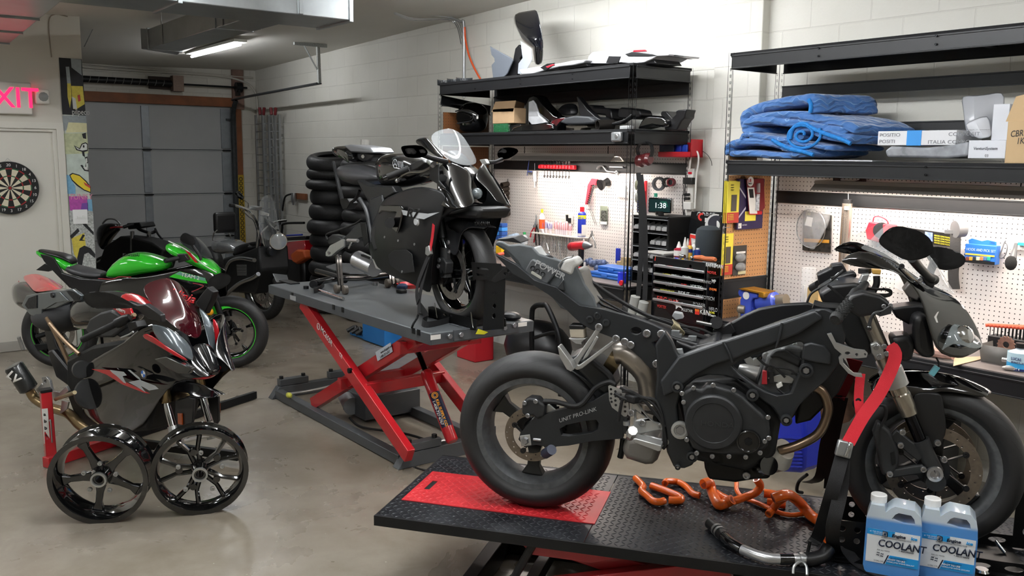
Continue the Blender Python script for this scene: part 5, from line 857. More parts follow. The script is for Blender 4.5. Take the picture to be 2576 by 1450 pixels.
m=MB(); c=YP(1705,767,yf-.015); pts=[c+V((r*math.cos(PI/2+PI*i/5+.3),0,r*.7*math.sin(PI/2+PI*i/5+.3))) for i,r in enumerate([.05,.02]*5)]; m.prism(pts,(0,.0008,0)); m.obj('star_sticker',SW,t,smooth=False)
# lid panel and things on chest
MB().prism([YP(1739,531,4.72),YP(1812,534,4.72),YP(1812,650,4.66),YP(1722,640,4.66),],(0,.02,0)).obj('raised_lid',TB,t,bev=.003)
text('CORSE','lid_sticker',SG,t,YP(1752,550,4.715),(1,0,0),(0,0,1),.045,bold=.04,sx=.8); MB().cyl(YP(1766,546,4.71),YP(1766,546,4.72),.028).obj('lid_sticker',SR,t); MB().cyl(YP(1766,546,4.708),YP(1766,546,4.72),.014).obj('lid_sticker',TB,t)
for k in range(4): bpx(1773+.5*k,549+13*k,1787,560+13*k,4.70,.001).obj('lid_sticker',SW,t); bpx(1777,552+13*k,1783,557+13*k,4.697,.001).obj('lid_sticker',BK,t)
MB().cyl(YP(1800,563,4.70),YP(1800,563,4.705),.065).obj('round_sticker',SW,t); MB().cyl(YP(1801,562,4.695),YP(1801,562,4.705),.052).obj('round_sticker',PL('sticker navy','2B2C38',.4),t); MB().ball(YP(1803,567,4.70),.026,12,(1,.1,1.2)).obj('round_sticker',SW,t)
t=thing('speaker','dark grey rounded upright speaker on the tool chest','speaker',V((YP(1780,650,4.5).x,4.5,zT))); c=V((YP(1780,650,4.5).x,4.5,zT)); MB().lathe(c,(0,0,1),[(0,0),(.075,0),(.082,.01),(.082,.15),(.075,.18),(.05,.198),(0,.205)],28).obj('fabric_body',mat('speaker fabric','2E353A',.9,bmp=.3,bscale=600),t)
b1=zT+.001
bottle('red_bottle',1707,645,608,4.36,.062,'red square bottle with white label and nozzle on the tool chest',PL('bottle red','A8243A',.3),WH,shape='n',zb=b1,band=[(.05,.42,WH)]); bottle('glue_bottle',1722,648,597,4.34,.048,'clear cone tipped glue bottle beside the red bottle',PL('glue clear','CFCFCB',.2),WH,shape='n',zb=b1)
bottle('glue_bottle',1729,644,600,4.42,.034,'orange and blue labelled glue bottle',PL('glue amber','D99A2E',.25),WH,shape='n',zb=b1,band=[(.08,.28,PL('label orange2','E07A24',.4)),(.3,.48,PL('label navy','2A2C7A',.4))]); bottle('glue_bottle',1735,645,596,4.37,.034,'yellow glue bottle with red tip and navy label',PL('glue yellow','D9B04A',.25),PL('tip red','C23A30',.4),shape='n',zb=b1,band=[(.25,.42,PL('label navy','2A2C7A',.4))])
bottle('loctite_bottle',1746,643,606,4.45,.05,'white and blue bottle behind the yellow glue bottle',WH,WH,zb=b1,band=[(.05,.4,PL('label sky','2E7FC0',.4))]); bottle('small_tub',1755,646,624,4.42,.046,'small dark blue tub with white lid on the tool chest',PL('tub navy','24357A',.35),WH,shape='can',zb=b1)
t=thing('zip_bag','white packet with red top leaning behind the bottles','packet',YP(1745,640,4.5)); sil([(1736,588),(1757,592),(1752,630),(1734,630)],4.5,.012).obj('packet',PL('packet white','D2CFCC',.3),t,bev=.002); sil([(1736,590),(1755,594),(1754,602),(1735,598)],4.496,.003).obj('red_band',SR,t)
single('orange_plier_grips',MB().tube([V((YP(x,651,4.32).x,4.32+.02*(i%2),zT+.014)) for i,x in enumerate((1746,1760,1775,1790,1800))],[.012,.016,.014,.015,.01],n=8),PL('orange leather','C06A3E',.6),'orange handled pliers lying on the front of the tool chest','pliers')
single('chrome_socket',MB().cyl(V((YP(1712,650,4.29).x,4.29,zT+.014)),V((YP(1722,650,4.29).x,4.29,zT+.014)),.013).ball(V((YP(1740,650,4.3).x,4.3,zT+.012)),.012),CHR,'small chrome sockets at the front of the tool chest','socket'); single('white_papers',MB().box((YP(1680,648,4.5).x,4.46,zT+.004),(.2,.22,.006)),WH,'crumpled white papers on the left of the tool chest','paper')
# straps with grey rollers hanging on right post of left rack
t=thing('foam_roller_strap','black webbing with two grey foam rollers hanging on the left rack post','strap',YP(1605,760,4.22))
MB().strap([YP(1606,435,4.26),YP(1612,520,4.24),YP(1613,620,4.22),YP(1606,745,4.2)],(1,.3,0),.035,.003).obj('webbing',PL('webbing black','111112',.8),t); MB().strap([YP(1612,440,4.25),YP(1622,560,4.23),YP(1624,680,4.22),YP(1622,755,4.2)],(1,.3,0),.035,.003).obj('webbing',PL('webbing black','111112',.8),t)
FG=PL('foam grey','9C9D98',.8); MB().cyl(YP(1599,746,4.19),YP(1591,788,4.19),.032,n=24).obj('foam_roller',FG,t); MB().cyl(YP(1620,760,4.2),YP(1611,800,4.2),.032,n=24).obj('foam_roller',FG,t); MB().tube([YP(1570,775,4.22),YP(1590,792,4.2),YP(1612,800,4.2)],.02,n=8).obj('webbing_tail',PL('webbing black','111112',.8),t)
for py,cc in ((466,'8C8C74'),(497,'A9A9A0')): MB().ball(YP(1601,py,4.25),.02,10,(.7,.4,1.7)).obj('buckle',PL('bk'+cc,cc,.35,metal=.4),t)
# ================================================================ WHEELS
def tyremat(name,kind='sport',col='1B1B1C'):
    if name in MATS: return MATS[name]
    m,t,b=nt(name); uv=N(t,'ShaderNodeUVMap'); uv.uv_map='tread'; s=N(t,'ShaderNodeSeparateXYZ'); t.links.new(uv.outputs[0],s.inputs[0])
    def M(op,a,bb=None,c=None):
        n=N(t,'ShaderNodeMath',operation=op)
        for i,v in enumerate((a,bb,c)):
            if v is None: continue
            if isinstance(v,(int,float)): n.inputs[i].default_value=v
            else: t.links.new(v,n.inputs[i])
        return n.outputs[0]
    u,v=s.outputs[0],s.outputs[1]; av=M('ABSOLUTE',M('SUBTRACT',v,.5))
    if kind=='sport':
        ph=M('FRACT',M('MULTIPLY_ADD',u,26,M('MULTIPLY',M('POWER',av,1.3),16))); line=M('MULTIPLY',M('LESS_THAN',M('ABSOLUTE',M('SUBTRACT',ph,.5)),.07),M('MULTIPLY',M('GREATER_THAN',av,.05),M('LESS_THAN',av,.25)))
    elif kind=='street':
        ph=M('FRACT',M('MULTIPLY_ADD',u,34,M('MULTIPLY',av,11))); line=M('MULTIPLY',M('LESS_THAN',M('ABSOLUTE',M('SUBTRACT',ph,.5)),.11),M('MULTIPLY',M('GREATER_THAN',av,.03),M('LESS_THAN',av,.28)))
    else:
        a=M('FRACT',M('MULTIPLY',u,44)); c=M('FRACT',M('MULTIPLY',v,16)); line=M('MULTIPLY',M('MAXIMUM',M('LESS_THAN',M('ABSOLUTE',M('SUBTRACT',a,.5)),.2),M('LESS_THAN',M('ABSOLUTE',M('SUBTRACT',c,.5)),.16)),M('LESS_THAN',av,.34))
    mx=N(t,'ShaderNodeMix',data_type='RGBA'); c=srgb(col); mx.inputs[6].default_value=(*c,1); mx.inputs[7].default_value=(.004,.004,.004,1); t.links.new(line,mx.inputs[0]); t.links.new(mx.outputs[2],b.inputs['Base Color'])
    b.inputs['Roughness'].default_value=.55; bump(t,b,M('MULTIPLY',line,-1),.9,.008 if kind=='knob' else .004); MATS[name]=m; return m
def wbasis(ax):
    ax=V(ax).normalized(); e2=V((0,0,1)); e2=(e2-ax*e2.dot(ax)).normalized(); return ax,e2.cross(ax),e2
def tyre(root,c,ax,R,W,rimR,rimW,mt,name='tyre',n=72):
    ax,e1,e2=wbasis(ax); c=V(c); Rc=R-(R-rimR)*.66; prof=[]; K=16
    for i in range(K+1):
        a=math.radians(-128+256*i/K); h=W/2*math.sin(a) ; r=Rc+(R-Rc)*math.cos(a) if math.cos(a)>0 else Rc+(Rc-rimR)*1.5*math.cos(a)
        prof.append((max(r,rimR-.004),h))
    prof=[(rimR-.006,-rimW/2)]+prof+[(rimR-.006,rimW/2)]
    m=MB().lathe(c,ax,prof,n,closed=False); o=m.obj(name,mt,root,ang=60)
    me=o.data; uvl=me.uv_layers.new(name='tread'); inv=wm(root) if root else Matrix.Identity(4)
    P=len(prof); 
    for p in me.polygons:
        us=[]
        for li in p.loop_indices:
            q=inv@me.vertices[me.loops[li].vertex_index].co-c; h=q.dot(ax); r=(q-ax*h).length; a=math.atan2(q.dot(e2),q.dot(e1))/(2*PI)+.5
            aa=math.atan2(h/(W/2),(r-Rc)/(R-Rc)); us.append([a,.5+aa/(2*PI)*1.3])
        mn=max(u[0] for u in us)
        for u in us:
            if mn-u[0]>.5: u[0]+=1
        for li,u in zip(p.loop_indices,us): uvl.data[li].uv=u
    return o
def rim(root,c,ax,rimR,rimW,mt,lipm=None,n=64,name='rim'):
    w=rimW/2; lip=.012; prof=[(rimR-.012,-w),(rimR+lip,-w-.002),(rimR+lip,-w+.006),(rimR,-w+.012),(rimR-.004,-w+.03),(rimR-.022,-w*.3),(rimR-.022,w*.3),(rimR-.004,w-.03),(rimR,w-.012),(rimR+lip,w-.006),(rimR+lip,w+.002),(rimR-.012,w),(rimR-.03,w*.45),(rimR-.03,-w*.45)]
    m=MB().lathe(c,ax,prof,n,closed=True); return m.obj(name,mt,root,ang=50)
def spokes(root,c,ax,rimR,ns,ph,mt,hubR=.045,w0=.05,w1=.032,th=.035,off=0,fork=False,hub=True,name='spoke'):
    ax,e1,e2=wbasis(ax); c=V(c)+ax*off
    for k in range(ns):
        a=ph+2*PI*k/ns; d=e1*math.cos(a)+e2*math.sin(a); t=ax.cross(d)
        if fork:
            for sgn in (-1,1):
                m=MB(); p0=c+d*hubR*.7+t*.012*sgn; p1=c+d*(rimR*.55)+t*.022*sgn; p2=c+d*(rimR-.02)+t*(.055*sgn)
                m.tube([p0,p1,p2],[.014,.011,.013],n=8,smooth=False); m.obj(name,mt,root)
            MB().rings([(c+d*rimR*.48-ax*.012,.017),(c+d*rimR*.48+ax*.022,.015)],12).obj('disc_boss',mt,root)
        else:
            m=MB(); r0=hubR*.8; r1=rimR-.018; P=[]
            for r,w,tt in ((r0,w0,th),(r0+(r1-r0)*.35,w0*.62,th*.8),(r0+(r1-r0)*.75,w1,th*.7),(r1,w1*1.8,th*1.1)):
                P.append([c+d*r+t*w/2+ax*tt/2,c+d*r-t*w/2+ax*tt/2,c+d*r-t*w/2-ax*tt/2,c+d*r+t*w/2-ax*tt/2])
            m.grid(P,cx=True); m.f+=[(0,1,2,3),tuple(12+i for i in range(4))]; m.mi+=[0,0]; m.obj(name,mt,root,bev=.006,seg=3)
    if hub: MB().lathe(c,ax,[(.018,-.06),(hubR*.8,-.06),(hubR,-.02),(hubR,.02),(hubR*.8,.06),(.018,.06)],28,closed=True).obj('hub',mt,root)
def disc(root,c,ax,r,ri,mt,carr=None,off=0,nb=6,holes=36,name='brake_disc',hubR=.04,arms=True):
    ax,e1,e2=wbasis(ax); c=V(c)+ax*off; pt=lambda rr,a:c+e1*(rr*math.cos(a))+e2*(rr*math.sin(a))
    out=[pt(r,2*PI*i/60) for i in range(60)]; hs=[[pt(ri,2*PI*i/48) for i in range(48)]]
    for k in range(holes):
        a=2*PI*k/holes; rr=r-(r-ri)*(.22+.28*(k%3)); q=pt(rr,a); hs.append([q+e1*.0034*math.cos(b)+e2*.0034*math.sin(b) for b in (0,PI/3,2*PI/3,PI,4*PI/3,5*PI/3)])
    MB().prism(out,ax*.004,hs).obj(name,mt,root,smooth=False)
    if arms:
        m=MB(); 
        for k in range(nb):
            a=2*PI*k/nb+.2; m.beam(pt(hubR,a),pt(ri+.004,a+.25),.004,.014,up=ax); 
        m.obj('disc_carrier',carr or mt,root)
        for k in range(nb): a=2*PI*k/nb+.45; MB().lathe(pt(ri+.001,a)-ax*.004,ax,[(.004,0),(.011,0),(.011,.012),(.004,.012)],12,closed=True).obj('disc_bobbin',carr or mt,root)
TSP=tyremat('sport tyre rubber'); TST=tyremat('street tyre rubber','street'); TKN=tyremat('knobbly tyre rubber','knob')
DSC=mat('brake disc steel','8D8A86',.3,metal=.9,noise=.1,nscale=60); RIMG=mat('dusty grey rim','57595B',.45,metal=.3,noise=.25,nscale=40); RIMK=mat('black cast wheel','101112',.35,coat=.2); RIMGL=mat('gloss black wheel','08090A',.08,coat=1,spec=.7)
def fmat(): pass
BOLT=mat('bolt steel','A5A6A8',.3,metal=.9)
def bolts(root,pts,ax,r=.009,h=.007,mt=None,name='bolt'):
    for p in pts: MB().bolt(p,ax,r,h).obj(name,mt or BOLT,root)
def side_sheet(fr,cols,rows=6,bulge=.0,name='panel',mt=None,root=None,th=.004,mirror=True,sub=1,ease=1):
    """cols: (x_low,y_low,x_up,y_up,lat_low,lat_up) left side traced pixels -> curved sheet, mirrored about the centre plane"""
    G=[]
    for (xl,yl,xu,yu,ll,lu) in cols:
        a=fr.px(xl,yl,ll); b=fr.px(xu,yu,lu); c=[]
        for i in range(rows):
            t=i/(rows-1); p=a.lerp(b,t); s=-1 if (ll+lu)<0 else 1; lat=ll+(lu-ll)*t
            c.append(p+fr.n*(s*bulge*math.sin(PI*t)+0*(lat)))
        G.append(c)
    out=[MB().grid(G).obj(name,mt,root,solid=th,sub=sub,ang=60)]
    if mirror: out.append(MB().grid([[fr.mir(p) for p in c] for c in G]).obj(name,mt,root,solid=th,sub=sub,ang=60))
    return out
def loft(fr,secs,name,mt,root,sub=1,ang=60,n=16):
    """secs: (x_mid,y_top,x_mid2,y_bot,halfwidth,squareness) rounded body sections about the centre plane"""
    m=MB(); R=[]
    for (xt,yt,xb,yb,w,*q) in secs:
        a=fr.px(xt,yt,0); b=fr.px(xb,yb,0); c=(a+b)/2; h=(a-b)/2; e=q[0] if q else .6; ring=[]
        for i in range(n):
            t=2*PI*i/n; cs,sn=math.cos(t),math.sin(t); ring.append(c+h*(abs(sn)**e*(1 if sn>0 else -1))+fr.n*(w*abs(cs)**e*(1 if cs>0 else -1)))
        R.append(ring)
    m.grid(R,cx=True); m.f+=[tuple(range(n)),tuple((len(R)-1)*n+i for i in range(n))]; m.mi+=[0,0]
    return m.obj(name,mt,root,sub=sub,ang=ang)
def mirror_head(fr,pts,lat,depth,name,mt,root):
    """convex mirror shell from a traced outline"""
    P=[fr.px(x,y,lat) for x,y in pts]; c=sum(P,V((0,0,0)))/len(P); d=fr.n*0+fr.u*depth; R=[[c+(p-c)*k+d*z for p in P] for k,z in ((.05,.9),(.5,.8),(.85,.45),(1,0),(.96,-.25),(.05,-.28))]
    return MB().grid(R,cx=True).obj(name,mt,root,sub=1,ang=80)
# ================================================================ FOREGROUND LIFT
ho=ZP(1380,1272,.36); HB=Fr(ho.x,ho.y,36.5,.36)
TZ2=.36
LF=Fr(ho.x,ho.y,36.3,0)
def tread(m,P,du,dv,nu,nv,z,clip=None):
    """raised lens shapes in alternating directions"""
    for i in range(nu):
        for j in range(nv):
            a,l=P[0]+du*i,P[1]+dv*j
            if clip and not clip(a,l): continue
            s=1 if (i+j)%2 else -1; d=V((math.cos(s*.785),math.sin(s*.785),0)); L=.0145; w=.0032; dd=LF.u*d.x+LF.n*d.y; e=LF.u*-d.y+LF.n*d.x; c=LF.w(a,l,z)
            m.add([c-dd*L,c+e*w,c+dd*L,c-e*w,c+V((0,0,.0022))+dd*L*.35,c+V((0,0,.0022))-dd*L*.35],[(0,1,5),(5,1,4),(4,1,2),(2,3,4),(4,3,5),(5,3,0)])
    return m
DP_=mat('tread plate dark','26282C',.32,metal=.35,noise=.35,nscale=7); RP_=mat('tread plate red','B9282E',.38,metal=.1,noise=.15,nscale=6)
def lc(x,y,z=TZ2): return LF.loc(ZP(x,y,z))[:2]
cA=lc(942.7,1297); cB=lc(1111.4,1146.5); a0=(cA[0]+cB[0])/2; l0=cA[1]; l1=cB[1]; a1=2.35; aj=lc(1468,1365)[0]
L2=thing('motorcycle_lift','low scissor lift with black diamond plate deck and red insert in the foreground','motorcycle lift',LF.w(.9,0,0))
rp=[lc(1013,1258.8),lc(1087.9,1185.3),lc(1534,1241.7),lc(1497.8,1320.7)]; ra0=(rp[0][0]+rp[1][0])/2; ra1=(rp[2][0]+rp[3][0])/2; rl0=(rp[0][1]+rp[3][1])/2; rl1=(rp[1][1]+rp[2][1])/2
def deck(A0,A1,nm):
    m=MB().prism([LF.w(A0,l0,TZ2-.005),LF.w(A1,l0,TZ2-.005),LF.w(A1,l1,TZ2-.005),LF.w(A0,l1,TZ2-.005)],V((0,0,.0045)))
    tread(m,(A0+.02,l0+.02),.0235,.0235,int((A1-A0-.02)/.0235),int((l1-l0-.02)/.0235),TZ2-.0007,lambda a,l: not(ra0-.012<a<ra1+.012 and rl0-.012<l<rl1+.012)); return m.obj(nm,DP_,L2,smooth=False)
deck(a0,aj-.002,'deck_plate'); deck(aj+.002,a1,'deck_plate')
m=MB()
for l in (l0,l1): m.prism([LF.w(a0,l-.006,TZ2-.04),LF.w(a0,l+.006,TZ2-.04),LF.w(a0,l+.006,TZ2+.001),LF.w(a0,l-.006,TZ2+.001)],LF.u*(a1-a0))
m.obj('edge_rail',mat('rail black','121315',.45,metal=.3),L2,bev=.001)
s0=lc(1073,1233);s1=lc(1103,1213)
r=[LF.w(ra0,rl0,TZ2),LF.w(ra1,rl0,TZ2),LF.w(ra1,rl1,TZ2),LF.w(ra0,rl1,TZ2)]
sl=[LF.w(s0[0]-.012,s0[1],TZ2),LF.w(s0[0]+.012,s0[1],TZ2),LF.w(s0[0]+.012,s1[1],TZ2),LF.w(s0[0]-.012,s1[1],TZ2)]
m=MB().prism(r,V((0,0,.003)),[sl]); tread(m,(ra0+.02,rl0+.02),.0235,.0235,int((ra1-ra0-.03)/.0235),int((rl1-rl0-.03)/.0235),TZ2+.003,lambda a,l: not(abs(a-s0[0])<.03 and min(s0[1],s1[1])-.02<l<max(s0[1],s1[1])+.02)); m.obj('red_insert',RP_,L2,smooth=False)
m=MB().prism([LF.w(s0[0]-.012,s0[1],TZ2-.002),LF.w(s0[0]+.012,s0[1],TZ2-.002),LF.w(s0[0]+.012,s1[1],TZ2-.002),LF.w(s0[0]-.012,s1[1],TZ2-.002)],V((0,0,.0024))); m.obj('slot_hole',mat('hole black','050505',.9),L2)
LR=mat('lift red enamel','9E1B22',.35,coat=.3,noise=.08,nscale=10); LK=mat('lift black','151517',.42,metal=.3)
ln=l0+.10; lf=l1-.10
for l in (ln,lf):
    MB().beam(LF.w(a0+.55,l,.07),LF.w(a0+1.35,l,TZ2-.07),.05,.09).obj('scissor_arm',LR,L2,bev=.004); MB().beam(LF.w(a0+.62,l+.06,TZ2-.07),LF.w(a0+1.6,l+.06,.09),.05,.08).obj('scissor_arm',LR,L2,bev=.004)
    MB().beam(LF.w(a0+.35,l-.04,.035),LF.w(a1,l-.04,.035),.06,.07).obj('base_rail',LK,L2,bev=.004)
MB().prism([LF.w(a0+.55,ln-.045,TZ2-.03),LF.w(a0+.62,ln-.045,TZ2-.1),LF.w(a0+.85,ln-.045,TZ2-.1),LF.w(a0+1.05,ln-.045,TZ2-.03)],LF.n*.01).obj('gusset',LR,L2,bev=.002)
MB().beam(LF.w(a0+.35,l0,.05),LF.w(a0+.35,l1,.05),.06,.1).obj('base_cross',LK,L2,bev=.004); MB().beam(LF.w(a0+.6,l0+.06,.1),LF.w(a0+.6,l1-.06,.1),.05,.05).obj('axle_tube',LK,L2,bev=.004)
for A in (a0+.44,a0+1.7): MB().tube([LF.w(A,l0+.03,.06),LF.w(A+.12,l0+.04,.17),LF.w(A+.2,l0+.05,TZ2-.03)],.016,n=8,smooth=False).obj('brace',LK,L2)
MB().tube([LF.w(a0+1.9,l0+.02,.05),LF.w(a0+1.95,l0+.02,.2),LF.w(a0+2.1,l0+.02,.27),LF.w(a0+2.4,l0+.02,.28)],.02,n=10).obj('brace',LK,L2)
# wheel chock
ck=thing('wheel_chock','black drilled steel wheel chock under the bare bike front tyre','wheel chock',LF.w(1.4,0,TZ2)); CK=mat('chock black','0D0E0F',.35,metal=.3)
def chplate(pts,l,th,holes=(),z=0,nm='chock_plate'): 
    return MB().prism([LF.w(a,l,TZ2+b) for a,b in pts],LF.n*th,[[LF.w(a,l,TZ2+b) for a,b in h] for h in holes]).obj(nm,CK,ck,smooth=False)
def ch(a,b,r,n=12,ry=None): return [(a+r*math.cos(2*PI*i/n),b+(ry or r)*math.sin(2*PI*i/n)) for i in range(n)]
for l in (-.13,.12):
    chplate([(1.06,.005),(1.06,.13),(1.2,.13),(1.2,.06),(1.62,.05),(1.7,.05),(1.7,.005)],l,.005,[ch(1.1,.1,.011),ch(1.15,.1,.011),ch(1.1,.06,.011),ch(1.15,.06,.011),ch(1.1,.025,.011)]+[ch(1.35+.1*k,.028,.03,12,.01) for k in range(4)])
    chplate([(1.7,.005),(1.7,.36),(1.79,.36),(1.79,.005)],l,.005,[ch(1.745,.07+.07*k,.016) for k in range(4)])
MB().prism([LF.w(1.06,-.13,TZ2+.002),LF.w(1.7,-.13,TZ2+.002),LF.w(1.7,.12,TZ2+.002),LF.w(1.06,.12,TZ2+.002)],V((0,0,.004))).obj('chock_base',CK,ck)
MB().prism([LF.w(1.06,-.2,TZ2+.006),LF.w(1.06,-.13,TZ2+.006),LF.w(1.75,-.13,TZ2+.006),LF.w(1.75,-.2,TZ2+.006)],V((0,0,.004)),[[LF.w(a,b-.0,TZ2+.006) for a,b in ch(1.3+.13*k,-.165,.035,12,.012)] for k in range(3)]).obj('chock_flange',CK,ck,smooth=False)
m=MB(); p=ZP(2540,1420,.40); m.tube([p,p+LF.u*.03+V((0,0,.006)),p+LF.u*.06,p+LF.u*.03-V((0,0,.008)),p],.0018,n=6); m.obj('r_clip',EMT,ck); MB().cyl(p-LF.u*.02,p+LF.u*.03,.005).obj('pin',CHR,ck)
MB().lathe(ZP(2470,1437,.372),(0,0,1),[(0,.008),(.02,.008),(.026,0)],18).obj('dome_bolt',CHR,ck); MB().cyl(ZP(2505,1362,.40),ZP(2528,1392,.37),.007).obj('bright_pin',CHR,ck)
# coolant jugs
JB=bpy.data.materials.new('coolant filled jug'); JB.use_nodes=True; t_=JB.node_tree; b_=t_.nodes['Principled BSDF']; tc=N(t_,'ShaderNodeTexCoord'); s_=N(t_,'ShaderNodeSeparateXYZ'); t_.links.new(tc.outputs['Object'],s_.inputs[0]); t_.links.new(ramp(t_,s_.outputs[2],[(.192,srgb('4E8ED2')),(.205,srgb('C6D3DD'))]),b_.inputs['Base Color']); b_.inputs['Roughness'].default_value=.25; b_.inputs['Subsurface Weight'].default_value=.15; b_.inputs['Subsurface Radius'].default_value=(.02,.03,.05); b_.inputs['Coat Weight'].default_value=.3
def jug(c,ang,label):
    t=thing('coolant_jug',label,'coolant jug',c,rz=0); ex=V((math.cos(ang),math.sin(ang),0)); ey=V((-math.sin(ang),math.cos(ang),0)); W=.174;D=.09;H=.268
    q=lambda x,z,y=0:c+ex*x+ey*y+V((0,0,z))
    out=[(-.082,.012),(-.07,.0),(.07,0),(.084,.012),(.087,.03),(.087,.16),(.084,.2),(.078,.228),(.06,.246),(.0,.25),(-.012,.242),(-.028,.225),(-.03,.232),(-.032,.245),(-.075,.245),(-.078,.232),(-.086,.2),(-.087,.03)]
    hole=[(-.008,.205),(.002,.222),(.012,.229),(.05,.227),(.06,.215),(.064,.199),(.03,.196)]
    MB().prism([q(x,z,-D/2) for x,z in out],ey*D,[[q(x,z,-D/2) for x,z in hole]]).obj('body',JB,t,bev=.012,seg=4,ang=60)
    MB().rings([(q(-.053,.243),.026),(q(-.053,.270),.026)],28).obj('cap',mat('jug cap','F0F0EE',.4,bmp=.3,bscale=90),t,bev=.003)
    f=-D/2-.0012
    def pan(x0,x1,z0,z1,cc,k=0,nm='label_panel'): MB().prism([q(x0,z0,f-.0004*k),q(x1,z0,f-.0004*k),q(x1,z1,f-.0004*k),q(x0,z1,f-.0004*k)],ey*.0012).obj(nm,cc,t)
    LW=PL('label white','E3E8EC',.35); LB=PL('label cyan','1E93D8',.35); LN=PL('label navy2','101C33',.35)
    pan(-.08,.082,.045,.162,LW); pan(-.08,.0,.142,.162,LB,1); pan(-.0,.082,.142,.162,LW,1)
    MB().prism([q(-.012,.142,f-.001),q(.0,.142,f-.001),q(.006,.162,f-.001),q(-.012,.162,f-.001)],ey*.001).obj('label_panel',LB,t)
    MB().prism([q(-.018,.0455,f-.0008),q(.082,.0455,f-.0008),q(.082,.078,f-.0008),q(-.006,.078,f-.0008)],ey*.0012).obj('label_panel',LB,t); MB().prism([q(-.024,.0455,f-.001),q(-.020,.0455,f-.001),q(-.008,.078,f-.001),q(-.012,.078,f-.001)],ey*.0012).obj('label_stripe',LN,t)
    T=lambda s,x,z,h,cc,**k: text(s,'label_text',cc,t,q(x,z,f-.0022),ex,(0,0,1),h,**k)
    T('Ei',-.033,.143,.016,LN,bold=.09); T('Ei',-.033,.1435,.014,LW,bold=.0); T('Engine',-.004,.145,.0105,LN,bold=.05,shear=.15,sx=1.05); T('ice',.054,.145,.0105,LB,bold=.06,shear=.15,sx=1.1); T('HI-PERFORMANCE MOTORCYCLE',-.036,.136,.0042,LN,shear=.1,sx=1.0); T('COOLANT',-.045,.106,.024,LN,bold=.03,shear=.12,sx=.86); T('+ ANTIFREEZE',.02,.098,.005,LN,shear=.1,bold=.02)
    T('#1 THE ORIGINAL',-.072,.152,.004,LW); T('COOLANT',-.06,.146,.004,LW); T('FOR ALL MAKES',-.046,.09,.0038,LN); T('READY TO USE',-.012,.062,.0055,LW,bold=.05,sx=1.0); T('FORMULATED ENGINE COOLANT',-.013,.054,.0042,LW,bold=.02,sx=.9); T('1/2 GAL (1.9L)',-.055,.051,.0045,LN,sx=.8); T('Lubricates water pump seals',-.004,.071,.003,LN); T('Will not harm aluminium',-.004,.067,.003,LN)
    for (x,z) in ((-.042,.08),(-.03,.078),(-.043,.072),(-.031,.070)): MB().prism([q(x-.005,z,f-.002),q(x-.002,z+.0035,f-.002),q(x+.002,z+.002,f-.002),q(x+.005,z+.004,f-.002),q(x+.004,z-.001,f-.002),q(x,z+.0005,f-.002)],ey*.0006).obj('bike_icon',LN,t)
    return t
j1=ZP(2240,1440,.362);j2=ZP(2375,1452,.362)
jug(V((j1.x,j1.y,.362)),math.radians(28),'left jug of blue engine coolant on the foreground lift'); jug(V((j2.x,j2.y,.362)),math.radians(28),'right jug of blue engine coolant on the foreground lift')
# orange hoses
OR=mat('orange silicone hose','E0641C',.28,coat=.4,noise=.05,nscale=90); ORI=mat('hose inside','8A3416',.7)
def hose(pts,r,label,z=None,mt=None,group='orange silicone coolant hoses'):
    P=[]
    for i,p in enumerate(pts):
        zz=TZ2+r+.002+(p[2] if len(p)>2 else 0); P.append(ZP(p[0],p[1],zz))
    t=thing('coolant_hose',label,'hose',P[0],group); MB().tube(P,r,n=14,sub=8).obj('hose',mt or OR,t,ang=70)
    for a,b in ((P[0],P[1]),(P[-1],P[-2])): d=(a-b).normalized(); MB().lathe(a+d*.0004,d,[(0,0),(r*.68,0)],14).obj('open_end',ORI if not mt else BK,t); 
    return t
X=lambda l:[(1580+p[0]*.3777,1170+p[1]*.3777,*(p[2:])) for p in l]
hose(X([(50,90),(75,115),(100,145),(90,175),(125,205),(165,240),(210,248),(240,240)]),.015,'orange S shaped hose, leftmost on the lift deck')
hose(X([(155,140),(200,155),(280,185),(345,215),(350,235),(310,238),(270,235)]),.0155,'orange U shaped hose second from the left')
hose(X([(245,125,.01),(260,110,.01),(330,115),(385,145),(430,190),(475,205)]),.014,'orange curved hose third from the left')
hose(X([(500,130,.03),(540,120,.03),(560,180),(600,262),(650,255),(695,232,.02)]),.021,'thick orange elbow hose lying under the oil pan')
hose(X([(590,190,.0),(640,220,.01),(700,240,.012),(780,215,.02),(850,185,.04),(880,140,.07),(855,95,.1)]),.016,'orange hose with one end raised beside the oil pan')
hose(X([(722,120,.02),(725,170,.01),(760,215),(850,250),(930,285),(1010,320),(1090,335),(1180,325)]),.0095,'long thin orange hose running along the deck')
hose(X([(905,190,.01),(950,195,.01),(1000,205,.01)]),.018,'short orange hose end behind the forked hose'); hose(X([(925,250,.0),(970,255,.0),(1050,265,0)]),.017,'short straight orange hose stub in the middle of the heap')
hose(X([(935,330,.0),(965,295,.01),(1000,250,.05),(1050,215,.07)]),.015,'orange hose leaning over the heap, pointing down left')
hose(X([(965,225,.08),(1020,205,.09),(1080,205,.08),(1150,260,.03),(1200,320,.0),(1260,365,.0),(1310,355,0),(1345,345,.0),(1350,400),(1335,495)]),.021,'long thick orange radiator hose at the right of the heap')
t=thing('radiator_pipe','black and silver bent coolant pipe lying on the lift deck','pipe',ZP(1790,1320,TZ2)); P=[ZP(x,y,TZ2+.022) for x,y in X([(545,390),(590,430),(640,480),(690,525),(760,565),(860,605),(940,625),(1010,630),(1100,630),(1180,630)])]
